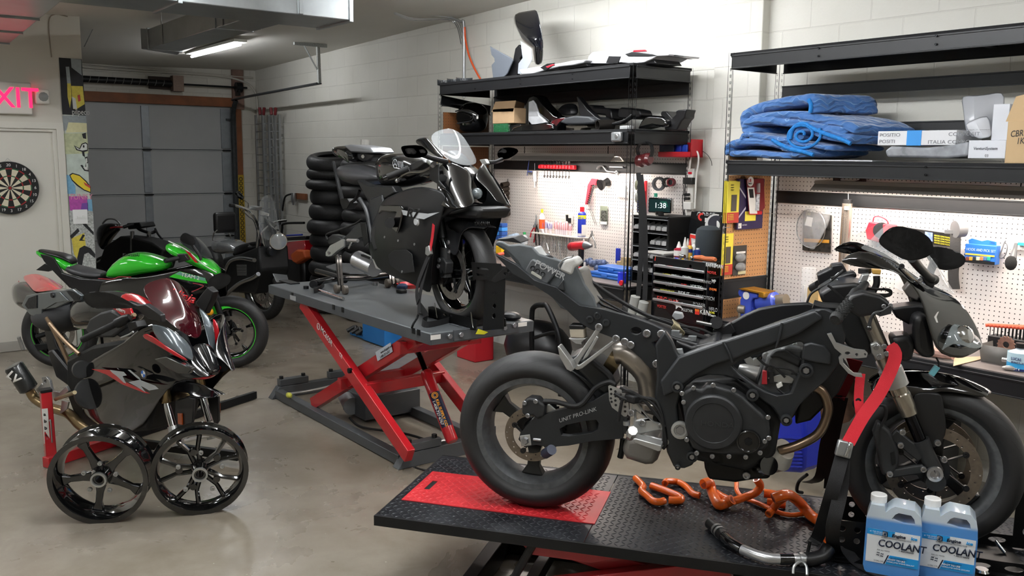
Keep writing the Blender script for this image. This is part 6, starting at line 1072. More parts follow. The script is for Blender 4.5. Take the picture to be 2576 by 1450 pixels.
MB().tube(P[:3],.021,n=16).obj('rubber_end',BK,t); MB().tube(P[2:5],.0195,n=16).obj('rubber_sleeve',BKG,t); MB().tube(P[4:8],.0185,n=16,sub=10).obj('alloy_pipe',mat('satin alloy pipe','B9BBBC',.3,metal=.8),t); MB().tube(P[7:9],.0195,n=16).obj('rubber_sleeve',BKG,t); MB().tube(P[8:],.019,n=16).obj('alloy_end',mat('satin alloy pipe','B9BBBC',.3,metal=.8),t)
for q,w in ((P[1],P[2]),(P[1].lerp(P[2],.35),P[2]),(P[8].lerp(P[9],.5),P[9])): d=(w-q).normalized(); MB().lathe(q,d,[(.0215,0),(.0235,0),(.0235,.011),(.0215,.011)],20,closed=True).obj('hose_clamp',ALU,t)
single('black_elbow_hose',MB().tube([P[9],P[9]+(P[9]-P[8])*.4,ZP(2068,1400,TZ2+.03),ZP(2085,1380,TZ2+.05)],.024,n=16),BK,'short black rubber elbow hose at the end of the silver pipe','hose')
t=thing('tie_down_ring','steel U ring on the near edge of the foreground lift','ring',ZP(2010,1440,TZ2)); MB().tube([ZP(1995,1444,TZ2),ZP(1998,1425,TZ2+.02),ZP(2015,1414,TZ2+.03),ZP(2028,1425,TZ2+.02),ZP(2030,1448,TZ2)],.005,n=8).obj('ring',ALU,t)
# oil filter box
b0=ZP(1368,1190,TZ2); t=thing('filter_box','small yellow and black oil filter box on the deck seen through the rear wheel','box',V((b0.x,b0.y+.3,TZ2)));
cb=LF.w(.06,.32,TZ2+.001); M3=Matrix((LF.u*math.cos(-.3)+LF.n*math.sin(-.3),LF.n*math.cos(.3)+LF.u*math.sin(.3),V((0,0,1)))).transposed()
MB().box(cb+V((0,0,.035)),(.085,.085,.07),M=M3).obj('carton',mat('box black print','15150F',.4,noise=.5,nscale=90),t,bev=.001); MB().box(cb+V((0,0,.062)),(.0856,.0856,.014),M=M3).obj('yellow_band',PL('band lime','C6C82C',.4),t); MB().box(cb+V((0,0,.0705)),(.084,.084,.001),M=M3).obj('pale_top',PL('box pale top','B9BBA0',.4),t)
text('RACING RACING','band_text',BK,t,cb+M3@V((-.038,-.0435,.057)),M3@V((1,0,0)),(0,0,1),.009,bold=.04); text('HF204','box_text',PL('box pale top','B9BBA0',.4),t,cb+M3@V((-.03,-.0435,.03)),M3@V((1,0,0)),(0,0,1),.014,bold=.04)
# ================================================================ STRIPPED SPORT BIKE ON THE FOREGROUND LIFT
hb=thing('motorcycle','stripped matte black sport bike without tank or side fairings on the foreground lift','motorcycle',HB.w(0,0,0))
FM=mat('satin black frame','26282A',.38,metal=.25,noise=.06,nscale=8,spec=.55); EM=mat('engine charcoal','2A2B2C',.5,metal=.3,noise=.08,nscale=30,bmp=.08); AL=mat('cast alloy bright','B5B6B4',.35,metal=.75,noise=.05,nscale=30); TI=mat('stained titanium','A39C93',.3,metal=.85,noise=.12,nscale=6); RB=mat('rubber hose','101011',.6)
def pl(nm,pts,l0,l1,mt,bev=.006,holes=(),seg=3): return plate(MB(),HB,pts,l0,l1,holes).obj(nm,mt,hb,bev=bev,seg=seg)
H=HB.px; NX=-HB.n
# rear wheel
rc=HB.w(-.055,0,.313); ax=HB.n
wr=rc; tyre(hb,rc,ax,.316,.19,.222,.150,TSP,'rear_tyre'); rim(hb,rc,ax,.216,.150,RIMG); spokes(hb,rc,ax,.2,3,math.radians(90-57),RIMK,.05,.075,.05,.05,off=0); 
disc(hb,rc,ax,.108,.075,mat('rusty disc','7A7064',.4,metal=.8,noise=.15,nscale=60),RIMK,off=-.078,nb=4,holes=28)
m=MB(); n_=42; pt=lambda r,a:rc+HB.n*.085+HB.u*r*math.cos(a)+V((0,0,r*math.sin(a))); m.prism([pt(.105 if i%2 else .097,PI*i/n_) for i in range(2*n_)],HB.n*.006,[[pt(.07,2*PI*i/24) for i in range(24)]]); m.obj('rear_sprocket',BLK,hb,smooth=False)
# swingarm
SA=[(1304,1106),(1309,1090),(1340,1056),(1398,1034),(1450,1022),(1488,1012),(1520,992),(1545,985),(1562,997),(1568,1050),(1567,1104),(1488,1111),(1430,1122),(1378,1126),(1350,1120),(1319,1126)]
SH=[(1408,1080),(1425,1070),(1470,1060),(1500,1057),(1506,1066),(1503,1082),(1488,1090),(1430,1098),(1412,1096)]
pl('swingarm',SA,-.125,-.095,FM,.01,[SH]); plate(MB(),HB,[(x,y) for x,y in SA],-.118,-.10,()).obj('swingarm_web',mat('web black','0C0C0D',.5),hb) if 0 else None
pl('swingarm_left',SA,.095,.125,FM,.008); pl('swingarm_cross',[(1500,1005),(1562,997),(1568,1100),(1500,1108)],-.10,.10,FM,.02)
pl('chain_brace',[(1420,946),(1440,930),(1500,968),(1530,985),(1520,1010),(1490,1012),(1458,980)],-.06,-.03,FM,.008); pl('rear_mudguard',[(1420,905),(1450,895),(1500,915),(1535,945),(1545,985),(1520,1000),(1490,975),(1450,930)],-.09,.09,FM,.015)
text('UNIT PRO-LINK','decal_text',PL('decal silver','A9AAAA',.4),hb,H(1407,1064,-.1265),H(1497,1035,-.1265)-H(1407,1064,-.1265),(0,0,1),.0145,bold=.0,shear=.25,sx=1.05)
MB().lathe(H(1322,1108,-.127),NX,[(0,.018),(.012,.018),(.016,.01),(.019,0)],6).obj('axle_nut',BOLT,hb); pl('chain_adjuster',[(1308,1096),(1334,1093),(1338,1120),(1312,1123)],-.127,-.133,AL,.002); bolts(hb,[H(1342,1106,-.128)],HB.u,.006,.03)
# caliper
pl('rear_caliper',[(1313,1012),(1330,1002),(1352,1004),(1360,1014),(1372,1020),(1368,1048),(1350,1056),(1340,1046),(1322,1050),(1312,1040)],-.135,-.075,EM,.008); pl('caliper_bracket',[(1352,1022),(1382,1018),(1398,1032),(1394,1058),(1352,1062)],-.10,-.09,AL,.003)
bolts(hb,[H(1320,1014,-.136),H(1348,1010,-.136),H(1328,1046,-.136)],NX)
m=MB(); m.tube([H(x,y,-.13) for x,y in ((1368,1010),(1400,1012),(1440,1022),(1462,1018),(1480,1000),(1500,975),(1530,962),(1548,968))],.010,n=8); m.obj('brake_hose',RB,hb)
MB().tube([H(x,y,-.10) for x,y in ((1478,900),(1510,925),(1535,950),(1545,990))],.014,n=8).obj('loom_hose',RB,hb)
MB().rings([(H(1372,1142,-.10),.02),(H(1388,1132,-.14),.02)],16).obj('paddock_bobbin',mat('bobbin slate','33394A',.4),hb)
# swingarm pivot / frame
FR=[(1648,868),(1672,832),(1690,858),(1706,896),(1720,893),(1759,877),(1817,858),(1860,846),(1909,829),(1967,808),(2010,795),(2052,778),(2083,778),(2110,790),(2128,840),(2124,874),(2121,907),(2083,956),(2042,990),(2010,1023),(1990,1058),(1978,1068),(1960,1058),(1957,1047),(1938,1023),(1909,1004),(1885,985),(1865,968),(1851,956),(1817,946),(1783,944),(1750,954),(1726,972),(1712,995),(1704,1023),(1706,1060),(1732,1101),(1752,1150),(1742,1172),(1722,1180),(1695,1178),(1677,1139),(1672,1081),(1658,1043),(1646,1014),(1648,985),(1652,950),(1651,900)]
FH=[(1841,922),(1860,911),(1890,898),(1938,883),(1986,869),(2012,860),(2023,866),(2020,890),(2014,927),(1996,970),(1986,992),(1960,996),(1938,990),(1900,970),(1880,955),(1861,941)]
pl('main_frame',FR,-.20,-.165,FM,.012,[FH]); 
pl('main_frame_left',[(1706,896),(1817,858),(1967,808),(2052,778),(2110,790),(2128,840),(2083,956),(1990,1058),(1938,1000),(2010,870),(1841,925),(1720,985),(1732,1101),(1722,1180),(1677,1139),(1648,985)],.165,.20,FM,.01)
FR2=mat('satin frame light','313335',.33,metal=.3,noise=.05,nscale=8)
pl('frame_spar',[(1706,898),(1759,879),(1817,859),(1909,830),(1967,811),(2052,781),(2072,800),(2010,842),(1950,866),(1890,886),(1850,905),(1800,918),(1750,945),(1700,985),(1668,1000),(1660,960)],-.218,-.20,FR2,.016)
m=MB(); 
for (a,b) in (((1967,813),(1952,876)),((1820,861),(1842,912))): m.tube([H(a[0],a[1],-.222),H((a[0]+b[0])/2+2,(a[1]+b[1])/2,-.226),H(b[0],b[1],-.222)],.0045,n=8)
m.obj('weld_bead',FM,hb)
for x,y,r in ((1704,974,.021),(1711,1083,.032),(1705,1176,.01),(1741,1150,.02),(1893,995,.021),(1978,1058,.020),(2028,933,.024)):
    MB().lathe(H(x,y,-.222),NX,[(r,-.01),(r,.004),(r*.7,.006),(r*.62,.0),(0,.0)],20).obj('engine_bolt_boss',FM if r!=.032 else AL,hb); MB().lathe(H(x,y,-.222),NX,[(0,.004),(r*.45,.004),(r*.55,0)],6).obj('engine_bolt',BOLT,hb)
# head area: steering head bulge, radiator area panel
pl('head_casting',[(2020,868),(2040,862),(2075,870),(2090,890),(2090,920),(2040,912),(2016,905)],-.215,-.20,FR2,.012)
pl('far_spar',[(1800,848),(1812,838),(1841,811),(1875,792),(1909,777),(1967,766),(2034,762),(2060,772),(2050,800),(1980,812),(1900,832),(1845,855)],.14,.17,PBK,.008)
MB().rings([(H(1802,812,.10),.024),(H(1802,812,.16),.024)],20).obj('tank_mount_rubber',RB,hb); pl('tank_mount',[(1793,830),(1812,826),(1838,812),(1852,836),(1830,850),(1795,848)],.11,.14,PBK,.004)
# engine
pl('engine_block',[(1700,1000),(1740,960),(1850,950),(1940,1010),(1965,1060),(1950,1150),(1880,1190),(1740,1160)],-.17,.17,mat('engine black','18191A',.5,metal=.3,noise=.15,nscale=40),.02)
pl('cylinder_head',[(1900,985),(1930,900),(1975,872),(2022,880),(2015,960),(1985,1010),(1950,1010)],-.15,.15,mat('head silver dark','5A5B5B',.45,metal=.5,noise=.25,nscale=25),.012)
pl('cam_cover',[(1935,900),(1950,884),(1975,882),(2018,906),(2010,925),(1960,902)],-.17,-.13,EM,.008)
CC=[(1713,999),(1722,985),(1740,975),(1764,981),(1775,970),(1795,970),(1841,983),(1868,998),(1890,1019),(1915,1040),(1935,1062),(1938,1101),(1930,1125),(1914,1141),(1870,1146),(1820,1146),(1759,1139),(1740,1128),(1730,1105),(1722,1060)]
pl('clutch_cover',CC,-.235,-.165,EM,.018,seg=4)
ce=H(1795,1062,-.235); MB().lathe(ce,NX,[(.100,-.004),(.098,.012),(.092,.018),(.072,.018),(.070,.015),(0,.015)],48).obj('clutch_boss',EM,hb); text('HONDA','cast_text',mat('cast text','3A3B3C',.4,metal=.4),hb,ce+NX*.016-HB.u*.044-V((0,0,.012)),HB.u,(0,0,1),.017,bold=.0,sx=1.25,th=.002)
c2=H(1883,1110,-.237); MB().lathe(c2,NX,[(.042,0),(.040,.01),(.036,.012),(.034,.008),(0,.008)],32).obj('timing_cap',mat('cap gloss','101010',.2,coat=.5),hb); MB().lathe(c2+NX*.009,NX,[(.014,0),(.014,.004),(.008,.005),(0,.002)],6).obj('cap_hex',BLK,hb)
bolts(hb,[H(x,y,-.237) for x,y in ((1716,990),(1745,976),(1794,969),(1846,981),(1932,1050),(1934,1102),(1924,1110),(1912,1139),(1876,1150),(1834,1148),(1792,1148),(1753,1140),(1728,1106),(1720,1012))],NX,.0085,.008)
pl('oil_pan',[(1768,1144),(1790,1150),(1940,1140),(1948,1160),(1936,1207),(1900,1208),(1850,1216),(1782,1208),(1772,1180)],-.12,.12,mat('sump black','0E0F10',.4,metal=.3,noise=.1,bmp=.1),.012)
MB().lathe(H(1801,1156,-.17),NX,[(.028,-.03),(.028,0),(.016,.0),(.016,-.01),(0,-.01)],6).obj('sump_boss',BLK,hb); bolts(hb,[H(1878,1196,-.125),H(1920,1185,-.125)],NX,.014,.01)
MB().rings([(H(1905,1170,-.09),.034),(H(1935,1172,-.17),.034)],24).obj('oil_filter',BKG,hb); MB().rings([(H(1930,1160,-.05),.05),(H(1958,1150,-.10),.055),(H(1975,1130,-.10),.04)],20).obj('header_collector',mat('dull collector','A7A49B',.45,metal=.5),hb)
MB().tube([H(x,y,-.12) for x,y in ((2050,975),(2068,985),(2080,1010),(2082,1040),(2060,1090),(2010,1120),(1960,1135))],.017,n=12).obj('header_pipe',mat('header bronze','8A7763',.3,metal=.9),hb)
# throttle body zone inside frame window
MB().rings([(H(1858,925,-.12),.012),(H(1868,930,-.12),.022),(H(1905,942,-.12),.028)],14).obj('temperature_sensor',AL,hb)
pl('red_connector',[(1918,935),(1929,935),(1930,968),(1916,968)],-.175,-.15,PL('connector red','9A1F27',.4),.002); pl('black_connector',[(1936,935),(1946,936),(1947,966),(1934,966)],-.172,-.15,BK,.002); pl('connector_bracket',[(1930,952),(1962,943),(1985,946),(1998,955),(1992,966),(1948,962)],-.165,-.16,AL,.002); pl('white_connector',[(1952,968),(1966,962),(1970,972),(1956,980)],-.175,-.155,WH,.002)
for k,(pts) in enumerate((((1905,900),(1925,918),(1950,925),(1975,950)),((1942,925),(1985,930),(2010,950),(2030,980),(2040,990)),((1990,940),(2015,945),(2035,975),(2042,992)),((1955,978),(1975,992),(1990,988),(1985,968)),((1925,932),(1930,922),(1940,920)))): MB().tube([H(x,y,-.18) for x,y in pts],.004,n=6).obj('wire',RB,hb)
for x,y in ((1890,915),(1900,908),(1880,905),(1925,895),(2010,860),(1995,872)): MB().rings([(H(x,y,-.05),.012),(H(x+5,y+3,-.10),.014)],10).obj('fitting',AL,hb)
# silver exhaust mid-pipe and link pipe box
P=[H(x,y,-.06) for x,y in ((1548,888),(1572,886),(1600,902),(1625,925),(1638,960),(1640,1010))]; MB().tube(P,[.044,.05,.058,.06,.054,.047],n=22,sub=8).obj('exhaust_midpipe',TI,hb); MB().lathe(P[-1],P[-1]-P[-2],[(.05,0),(.053,.004),(.053,.02),(.05,.024)],24,closed=True).obj('exhaust_clamp',TI,hb)
MB().cyl(H(1528,905,0),H(1556,922,.0),.05,n=24).obj('exhaust_link',mat('link gold','8A7A5C',.3,metal=.9),hb)
pl('exhaust_chamber',[(1570,1104),(1600,1100),(1650,1106),(1668,1120),(1652,1162),(1640,1172),(1622,1173),(1575,1158),(1562,1140)],-.10,.06,mat('chamber grey','7D7A75',.5,metal=.4,noise=.15,nscale=12),.025,seg=4)
# subframe
SF=[(1244,640),(1262,648),(1300,668),(1345,706),(1400,724),(1458,769),(1517,779),(1587,798),(1642,818),(1666,830),(1672,846),(1655,856),(1640,862),(1661,895),(1663,916),(1650,930),(1634,926),(1610,900),(1587,880),(1560,858),(1527,845),(1488,830),(1462,815),(1440,795),(1415,770),(1380,742),(1329,710),(1290,690)]
pl('subframe',SF,-.145,-.12,FM,.008,[circ(1600,833,14,14,10)]); pl('subframe_left',SF,.12,.145,FM,.006)
bolts(hb,[H(1664,840,-.148),H(1652,915,-.148),H(1628,839,-.148),H(1572,860,-.148),H(1587,868,-.148)],NX,.015,.01); bolts(hb,[H(1525,812,-.148),H(1484,804,-.148),H(1503,795,-.148)],NX,.014,.004,FM)
def sp(x,y): return (1240+x/4.833,600+y/4.833)
UT=mat('undertray grey plastic','4A4E50',.5,noise=.25,nscale=14)
pl('undertray',[sp(*q) for q in ((20,75),(55,30),(120,40),(190,80),(330,70),(480,100),(560,190),(800,260),(1000,300),(1060,420),(1120,560),(1230,720),(1270,850),(1250,890),(1050,890),(1010,920),(820,850),(700,700),(470,560),(360,400),(290,280),(200,190),(130,130))],-.10,-.085,UT,.012)
pl('undertray_left',[sp(*q) for q in ((20,75),(55,30),(190,80),(480,100),(800,260),(1000,300),(1120,560),(1270,850),(1010,920),(700,700),(360,400),(200,190))],.085,.10,UT,.01)
m=MB(); m.prism([H(*sp(x,y),-.09) for x,y in ((130,130),(360,400),(700,700),(1010,920),(1250,890),(1200,840),(980,830),(720,640),(400,350),(170,110))],HB.n*.18); m.obj('undertray_floor',UT,hb,bev=.004)
pl('tail_tab',[sp(*q) for q in ((45,25),(60,5),(150,0),(250,-15),(345,50),(330,60),(180,40))],-.06,.06,PBK,.005)
pl('side_tray',[sp(*q) for q in ((390,450),(470,480),(660,560),(760,620),(850,505),(868,640),(830,660),(770,700),(640,620),(470,520))],-.125,-.10,UT,.004)
pl('side_fin',[sp(*q) for q in ((770,610),(850,508),(866,640))],-.14,-.125,mat('fin dark','26282A',.5),.003)
pl('rear_hump',[sp(*q) for q in ((905,450),(960,410),(1010,390),(1060,400),(1090,460),(1130,600),(1190,720),(1260,820),(1180,800),(1060,740),(985,640),(940,540))],-.08,.08,mat('dusty hump','6E6C67',.55,noise=.25,nscale=9),.03)
pl('white_liner',[sp(*q) for q in ((300,190),(500,110),(560,210),(610,270),(540,300),(470,330),(385,350))],-.09,.02,mat('dirty white liner','B6B8B6',.5,noise=.2,nscale=8),.008)
pl('power_commander',[sp(*q) for q in ((388,395),(450,280),(480,250),(770,400),(765,430),(660,560),(540,520),(400,440))],-.115,-.02,mat('module grey','4C4E50',.45),.006)
a=H(*sp(500,325),-.1165); b=H(*sp(715,435),-.1165); text('POWER','module_text',PL('decal silver','A9AAAA',.4),hb,a,b-a,(0,0,1),.024,sx=1.05,th=.001); text('COMMANDER','module_text',PL('decal silver','A9AAAA',.4),hb,H(*sp(540,305),-.1165),b-a,(0,0,1),.012,th=.001)
pl('module_label',[sp(*q) for q in ((465,405),(480,398),(595,470),(590,500),(575,498),(462,430))],-.118,-.116,mat('label putty','A8A79C',.5),.001)
for q in ((485,362),(545,397),(607,435)): MB().lathe(H(*sp(*q),-.1165),NX,[(.006,0),(.009,.002),(.009,0)],10).obj('module_button',BK,hb)
MB().tube([H(*sp(x,y),-.09) for x,y in ((575,290),(620,240),(690,225),(740,270),(800,320))],.0075,n=8).obj('loom_loop',RB,hb); pl('foil_plate',[sp(*q) for q in ((590,300),(650,270),(775,335),(770,360),(720,380))],-.075,-.06,mat('foil','B9BABD',.2,metal=.8),.002)
pl('white_tray',[sp(*q) for q in ((800,390),(860,270),(1000,230),(1060,320),(1000,350),(965,450),(930,450))],-.105,-.02,mat('soft white plastic','B9B8B3',.5,noise=.1),.012)
MB().tube([H(*sp(x,y),-.11) for x,y in ((810,380),(800,330),(850,270),(900,240),(960,230),(975,200))],.003,n=6).obj('steel_clip',ALU,hb)
MB().cyl(H(*sp(300,398),-.12),H(*sp(300,398),-.06),.018,n=20).obj('rear_boss',FM,hb); pl('plate_bracket',[sp(*q) for q in ((0,480),(100,390),(240,300),(290,340),(250,430),(170,480),(20,540),(-20,520))],-.06,-.04,PBK,.004,[circ(*sp(155,428),4,10),circ(*sp(195,395),4,10)])
# hugger strut bolt / left footrest V brackets
def arm(pts,rs,l,mt=AL,nm='arm'): return MB().tube([H(x,y,l) for x,y in pts],rs,n=10,smooth=False).obj(nm,mt,hb)
pl('passenger_bracket',[(1500,818),(1508,815),(1514,820),(1514,828),(1470,890),(1452,918),(1456,920),(1540,858),(1545,846),(1553,846),(1557,853),(1552,862),(1545,865),(1465,928),(1452,932),(1438,925),(1438,908),(1450,898),(1498,830)],-.17,-.155,AL,.005,[[(1470,896),(1500,845),(1506,850),(1478,898),(1464,908)]])
pl('passenger_peg',[(1402,872),(1407,872),(1436,912),(1444,930),(1436,936),(1425,930),(1408,900)],-.225,-.175,AL,.003)
bolts(hb,[H(1507,823,-.172),H(1550,852,-.172)],NX,.014,.008)
pl('brake_reservoir',[(1432,828),(1468,826),(1470,852),(1434,850)],-.15,-.10,mat('reservoir milky','B5AC9A',.3,alpha=.9),.004); pl('reservoir_cap',[(1431,820),(1436,818),(1466,820),(1470,829),(1432,829)],-.152,-.098,BK,.003); pl('reservoir_tray',[(1429,852),(1475,852),(1462,862),(1464,868),(1448,866)],-.15,-.10,AL,.003)
ph=[circ(1380+x*.4145,860+y*.4145,3.4,10) for x,y in ((378,290),(405,303),(380,318),(378,345),(406,332),(438,322),(405,358),(436,350),(382,366),(408,386),(437,378),(466,368),(435,406),(464,396),(464,424))]
pl('heel_guard',[(1380+x*.4145,860+y*.4145) for x,y in ((362,270),(372,265),(440,290),(480,340),(485,380),(490,425),(472,455),(458,455),(385,400),(368,355))],-.19,-.187,AL,0,ph)
pl('footpeg_bracket',[(1591,1010),(1600,1012),(1632,1050),(1645,1062),(1668,1068),(1672,1080),(1660,1082),(1620,1092),(1612,1094),(1660,1104),(1676,1105),(1680,1115),(1672,1122),(1640,1116),(1595,1106),(1580,1096),(1582,1082),(1592,1070),(1594,1048),(1588,1030)],-.19,-.175,AL,.005,[[(1600,1035),(1624,1052),(1600,1058)]])
bolts(hb,[H(1616,1064,-.192),H(1664,1073,-.192),H(1676,1111,-.192),H(1588,1039,-.192)],NX,.013,.008)
pl('footpeg',[(1592,1104),(1600,1104),(1664,1122),(1663,1136),(1655,1137),(1594,1114)],-.26,-.20,AL,.004); MB().rings([(H(1585,1102,-.2),.012),(H(1588,1092,-.24),.02),(H(1592,1084,-.25),.018)],8).obj('brake_pedal_tip',AL,hb); MB().cyl(H(1574,1050,-.17),H(1574,1090,-.17),.01).obj('master_cylinder',EM,hb); MB().rings([(H(1576,1060,-.18),.013),(H(1576,1070,-.18),.013)],10).obj('pushrod_clevis',ALU,hb)
for pts in (((1560,975),(1590,990),(1620,1008),(1640,1030),(1660,1055),(1672,1075)),((1565,985),(1585,985),(1615,1000),(1650,1010),(1668,1060),(1668,1120)),((1600,1000),(1630,1006),(1660,1040),(1675,1110),(1668,1130)),((1545,990),(1565,1002),(1600,1012),(1620,1004)),((1555,1060),(1560,1030),(1566,1000))): MB().tube([H(x,y,-.205) for x,y in pts],.006,n=7).obj('cable',RB,hb)
MB().tube([H(x,y,-.05) for x,y in ((1568,1105),(1565,1130),(1560,1152))],.012,n=8).obj('side_stand_stub',BLK,hb)
MB().box(H(1592,1003,-.2),(.05,.04,.03)).obj('switch_block',RB,hb,bev=.006)
# wiring over frame
for k,pts in enumerate((((1455,700),(1480,730),(1520,758),(1580,790),(1640,815),(1690,833)),((1460,720),(1500,760),(1560,785),(1600,810)),((1475,700),(1540,745),(1620,790),(1690,815),(1760,845),(1820,858)),((1690,828),(1740,840),(1790,855),(1830,862)),((1700,820),(1760,828),(1800,845),(1840,858)),((1610,805),(1650,800),(1700,812),(1760,835)),((1480,740),(1520,790),(1560,800)))):
    MB().tube([H(x,y,.02+.02*(k%3)) for x,y in pts],.008 if k in (2,3) else .005,n=7).obj('wiring_loom',RB,hb)
pl('airbox_floor',[(1500,790),(1560,806),(1640,826),(1700,850),(1760,866),(1840,862),(1800,875),(1720,890),(1660,860),(1560,825)],-.08,.10,PBK,.01)
pl('air_duct_cover',[(1700,856),(1740,872),(1800,858),(1815,868),(1760,885),(1715,905),(1700,880)],-.10,.1,PBK,.012)
for k in range(9): q=(1692+k*2,812+k*1.5); MB().tube([H(q[0],q[1]-8,.0),H(q[0]+4,q[1]+2,-.02),H(q[0]-2+k*2,q[1]+14,-.01),H(q[0]+8,q[1]+22,0)],.0022,n=5).obj('bare_wire',mat('cream wire','A59A7C',.5),hb)
pl('grey_connector',[(1695,786),(1715,790),(1719,802),(1700,806),(1690,796)],-.02,.02,PL('connector grey','8A8C8D',.4),.003); pl('small_connector',[(1698,880),(1716,879),(1719,894),(1702,895)],-.17,-.15,PL('connector grey','8A8C8D',.4),.002)
for q in ((1690,850),(1705,846),(1712,856),(1728,858),(1742,852),(1700,838)): MB().box(H(q[0],q[1],-.06),(.03,.02,.02),rz=.6).obj('relay',PL('connector grey2','5D5F60',.4),hb,bev=.002)
MB().cyl(H(1752,810,.05),H(1790,818,.05),.007).obj('bright_rod',CHR,hb)
# front end
fa=H(2180,790,-.105); fb=H(2282,1030,-.105); d=(fb-fa).normalized(); 
def forkleg(off,nm):
    A=fa+HB.n*off; B=fb+HB.n*off; MB().rings([(A-d*.04,.027),(A,.027),(A,.0255),(A+d*.13,.0255),(A+d*.13,.030),(B-d*.06,.0285),(B-d*.055,.031),(B-d*.01,.031),(B,.028),(B+d*.02,.027)],26,ax=d).obj('fork_outer',mat('fork champagne2','A39C90',.25,metal=.85),hb,ang=25)
    MB().cyl(B+d*.018,B+d*.13,.0205,n=24).obj('fork_stanchion',mat('hard chrome','2A2A2E',.06,metal=1),hb); 
    C=B+d*.115; ft=HB.w(1.39,0,.30)+HB.n*(HB.loc(A)[1]); MB().rings([(C,.030),(C+d*.05,.028),(ft+V((0,0,.03))-HB.u*.0,.026)],14).obj('fork_foot',EM,hb); MB().lathe(ft-HB.n*.02,HB.n,[(.0,0),(.032,0),(.032,.045),(0,.045)],20).obj('axle_clamp',EM,hb); return B,ft
forkleg(0,'r'); forkleg(.21,'l')
A=H(2352,1194,-.135); MB().lathe(A,NX,[(.028,-.02),(.026,.004),(.016,.006),(.013,-.004),(0,-.004)],22).obj('front_axle',BOLT,hb)
MB().rings([(fa+d*.205,.04),(fa+d*.27,.04)],26).obj('triple_clamp',AL,hb); pl('clamp_ears',[(2190,868),(2206,862),(2222,876),(2226,902),(2208,908),(2194,890)],-.15,-.125,AL,.004); bolts(hb,[H(2204,874,-.152),H(2212,897,-.152),H(2224,872,-.15),H(2230,890,-.15)],NX,.009,.006)
MB().beam(fa+d*.23+HB.n*.03,fa+d*.23+HB.n*.18,.07,.05,up=d).obj('lower_yoke',AL,hb,bev=.008); MB().beam(fa-d*.0+HB.n*.0,fa+HB.n*.21,.06,.025,up=d).obj('upper_yoke',EM,hb,bev=.006)
# front wheel (steered slightly)
ang=math.radians(4); fx=(HB.n*math.cos(ang)+HB.u*math.sin(ang)).normalized(); fc=HB.w(1.392,0,.325)
tyre(hb,fc,fx,.299,.122,.222,.09,TSP,'front_tyre'); rim(hb,fc,fx,.216,.09,RIMG); spokes(hb,fc,fx,.2,3,math.radians(100),RIMK,.045,.06,.04,.04)
for o_ in (-.068,.064): disc(hb,fc,fx,.155,.118,mat('rusty disc','7A7064',.4,metal=.8,noise=.15,nscale=60),mat('carrier black','161719',.4,metal=.3),off=o_,nb=6,holes=30,hubR=.05)
MB().lathe(fc-fx*.07,fx,[(.0,0),(.055,0),(.055,.006),(0,.006)],24).obj('disc_centre',mat('carrier black','161719',.4,metal=.3),hb)
for o_,q in ((-.105,1),(.075,0)):
    c=[(2208,1060),(2240,1085),(2262,1130),(2262,1170),(2246,1198),(2220,1200),(2212,1170),(2206,1130),(2196,1090)]; plate(MB(),HB,c,o_-.02,o_+.03).obj('front_caliper',EM,hb,bev=.012,seg=3)
MB().beam(H(2245,1090,-.11),H(2320,1150,-.115),.02,.04).obj('caliper_arm',EM,hb,bev=.005); MB().beam(H(2240,1192,-.11),H(2325,1178,-.115),.02,.03).obj('caliper_arm',EM,hb,bev=.005)
bolts(hb,[H(2270,1087,-.135),H(2358,1114,-.12),H(2374,1156,-.12),H(2322,1180,-.125),H(2238,1192,-.12),H(2265,1120,-.12)],NX,.011,.012)
pl('tokico_cast_plate',[(2240,1140),(2250,1135),(2254,1168),(2244,1172)],-.128,-.126,BLK,.001)
MB().tube([H(x,y,-.12) for x,y in ((2200,1020),(2225,1022),(2228,1050),(2214,1080),(2212,1120))],.006,n=8).obj('brake_line',RB,hb)
# front fender
side_sheet(HB,[(2196,990,2186,970,-.075,-.04),(2225,1000,2215,940,-.08,-.03),(2262,1010,2262,932,-.08,-.02),(2302,1018,2310,931,-.082,-.01),(2342,985,2362,934,-.082,-.0),(2390,985,2412,945,-.08,.0),(2430,993,2455,962,-.07,.0),(2468,1001,2499,984,-.05,.0)],7,.02,'front_fender',PGB,hb)
side_sheet(HB,[(2292,1048,2296,990,-.088,-.086),(2318,1110,2326,985,-.088,-.086),(2352,1150,2352,985,-.088,-.086),(2385,1090,2370,990,-.086,-.084)],4,.004,'fender_stay',BK,hb)
# bars, controls
G0=H(2100,806,-.36); G1=H(2146,752,-.22); gd=(G1-G0).normalized()
MB().rings([(G0,.016),(G0+gd*.008,.021),(G0+gd*.02,.021),(G0+gd*.022,.0175),(G1-gd*.02,.0175),(G1-gd*.018,.022),(G1,.022)],22,ax=gd).obj('grip',mat('grip rubber','1A1B1B',.6,bmp=1,bscale=220),hb)
m=MB(); y_=gd.orthogonal().normalized(); z_=gd.cross(y_); L=(G1-G0).length
for i in range(11):
    for k in range(12): a=2*PI*(k+.5*(i%2))/12; q=G0+gd*(.03+i*(L-.06)/10)+y_*.0178*math.cos(a)+z_*.0178*math.sin(a); m.ball(q,.0036,6,(1,1,1))
m.obj('grip_texture',mat('grip nub','202121',.55),hb); o=hb.children[-1]; o['kind']='stuff'
MB().rings([(G1,.021),(G1+gd*.04,.024),(G1+gd*.05,.018),(G1+gd*.12,.012)],18).obj('throttle_housing',BK,hb)
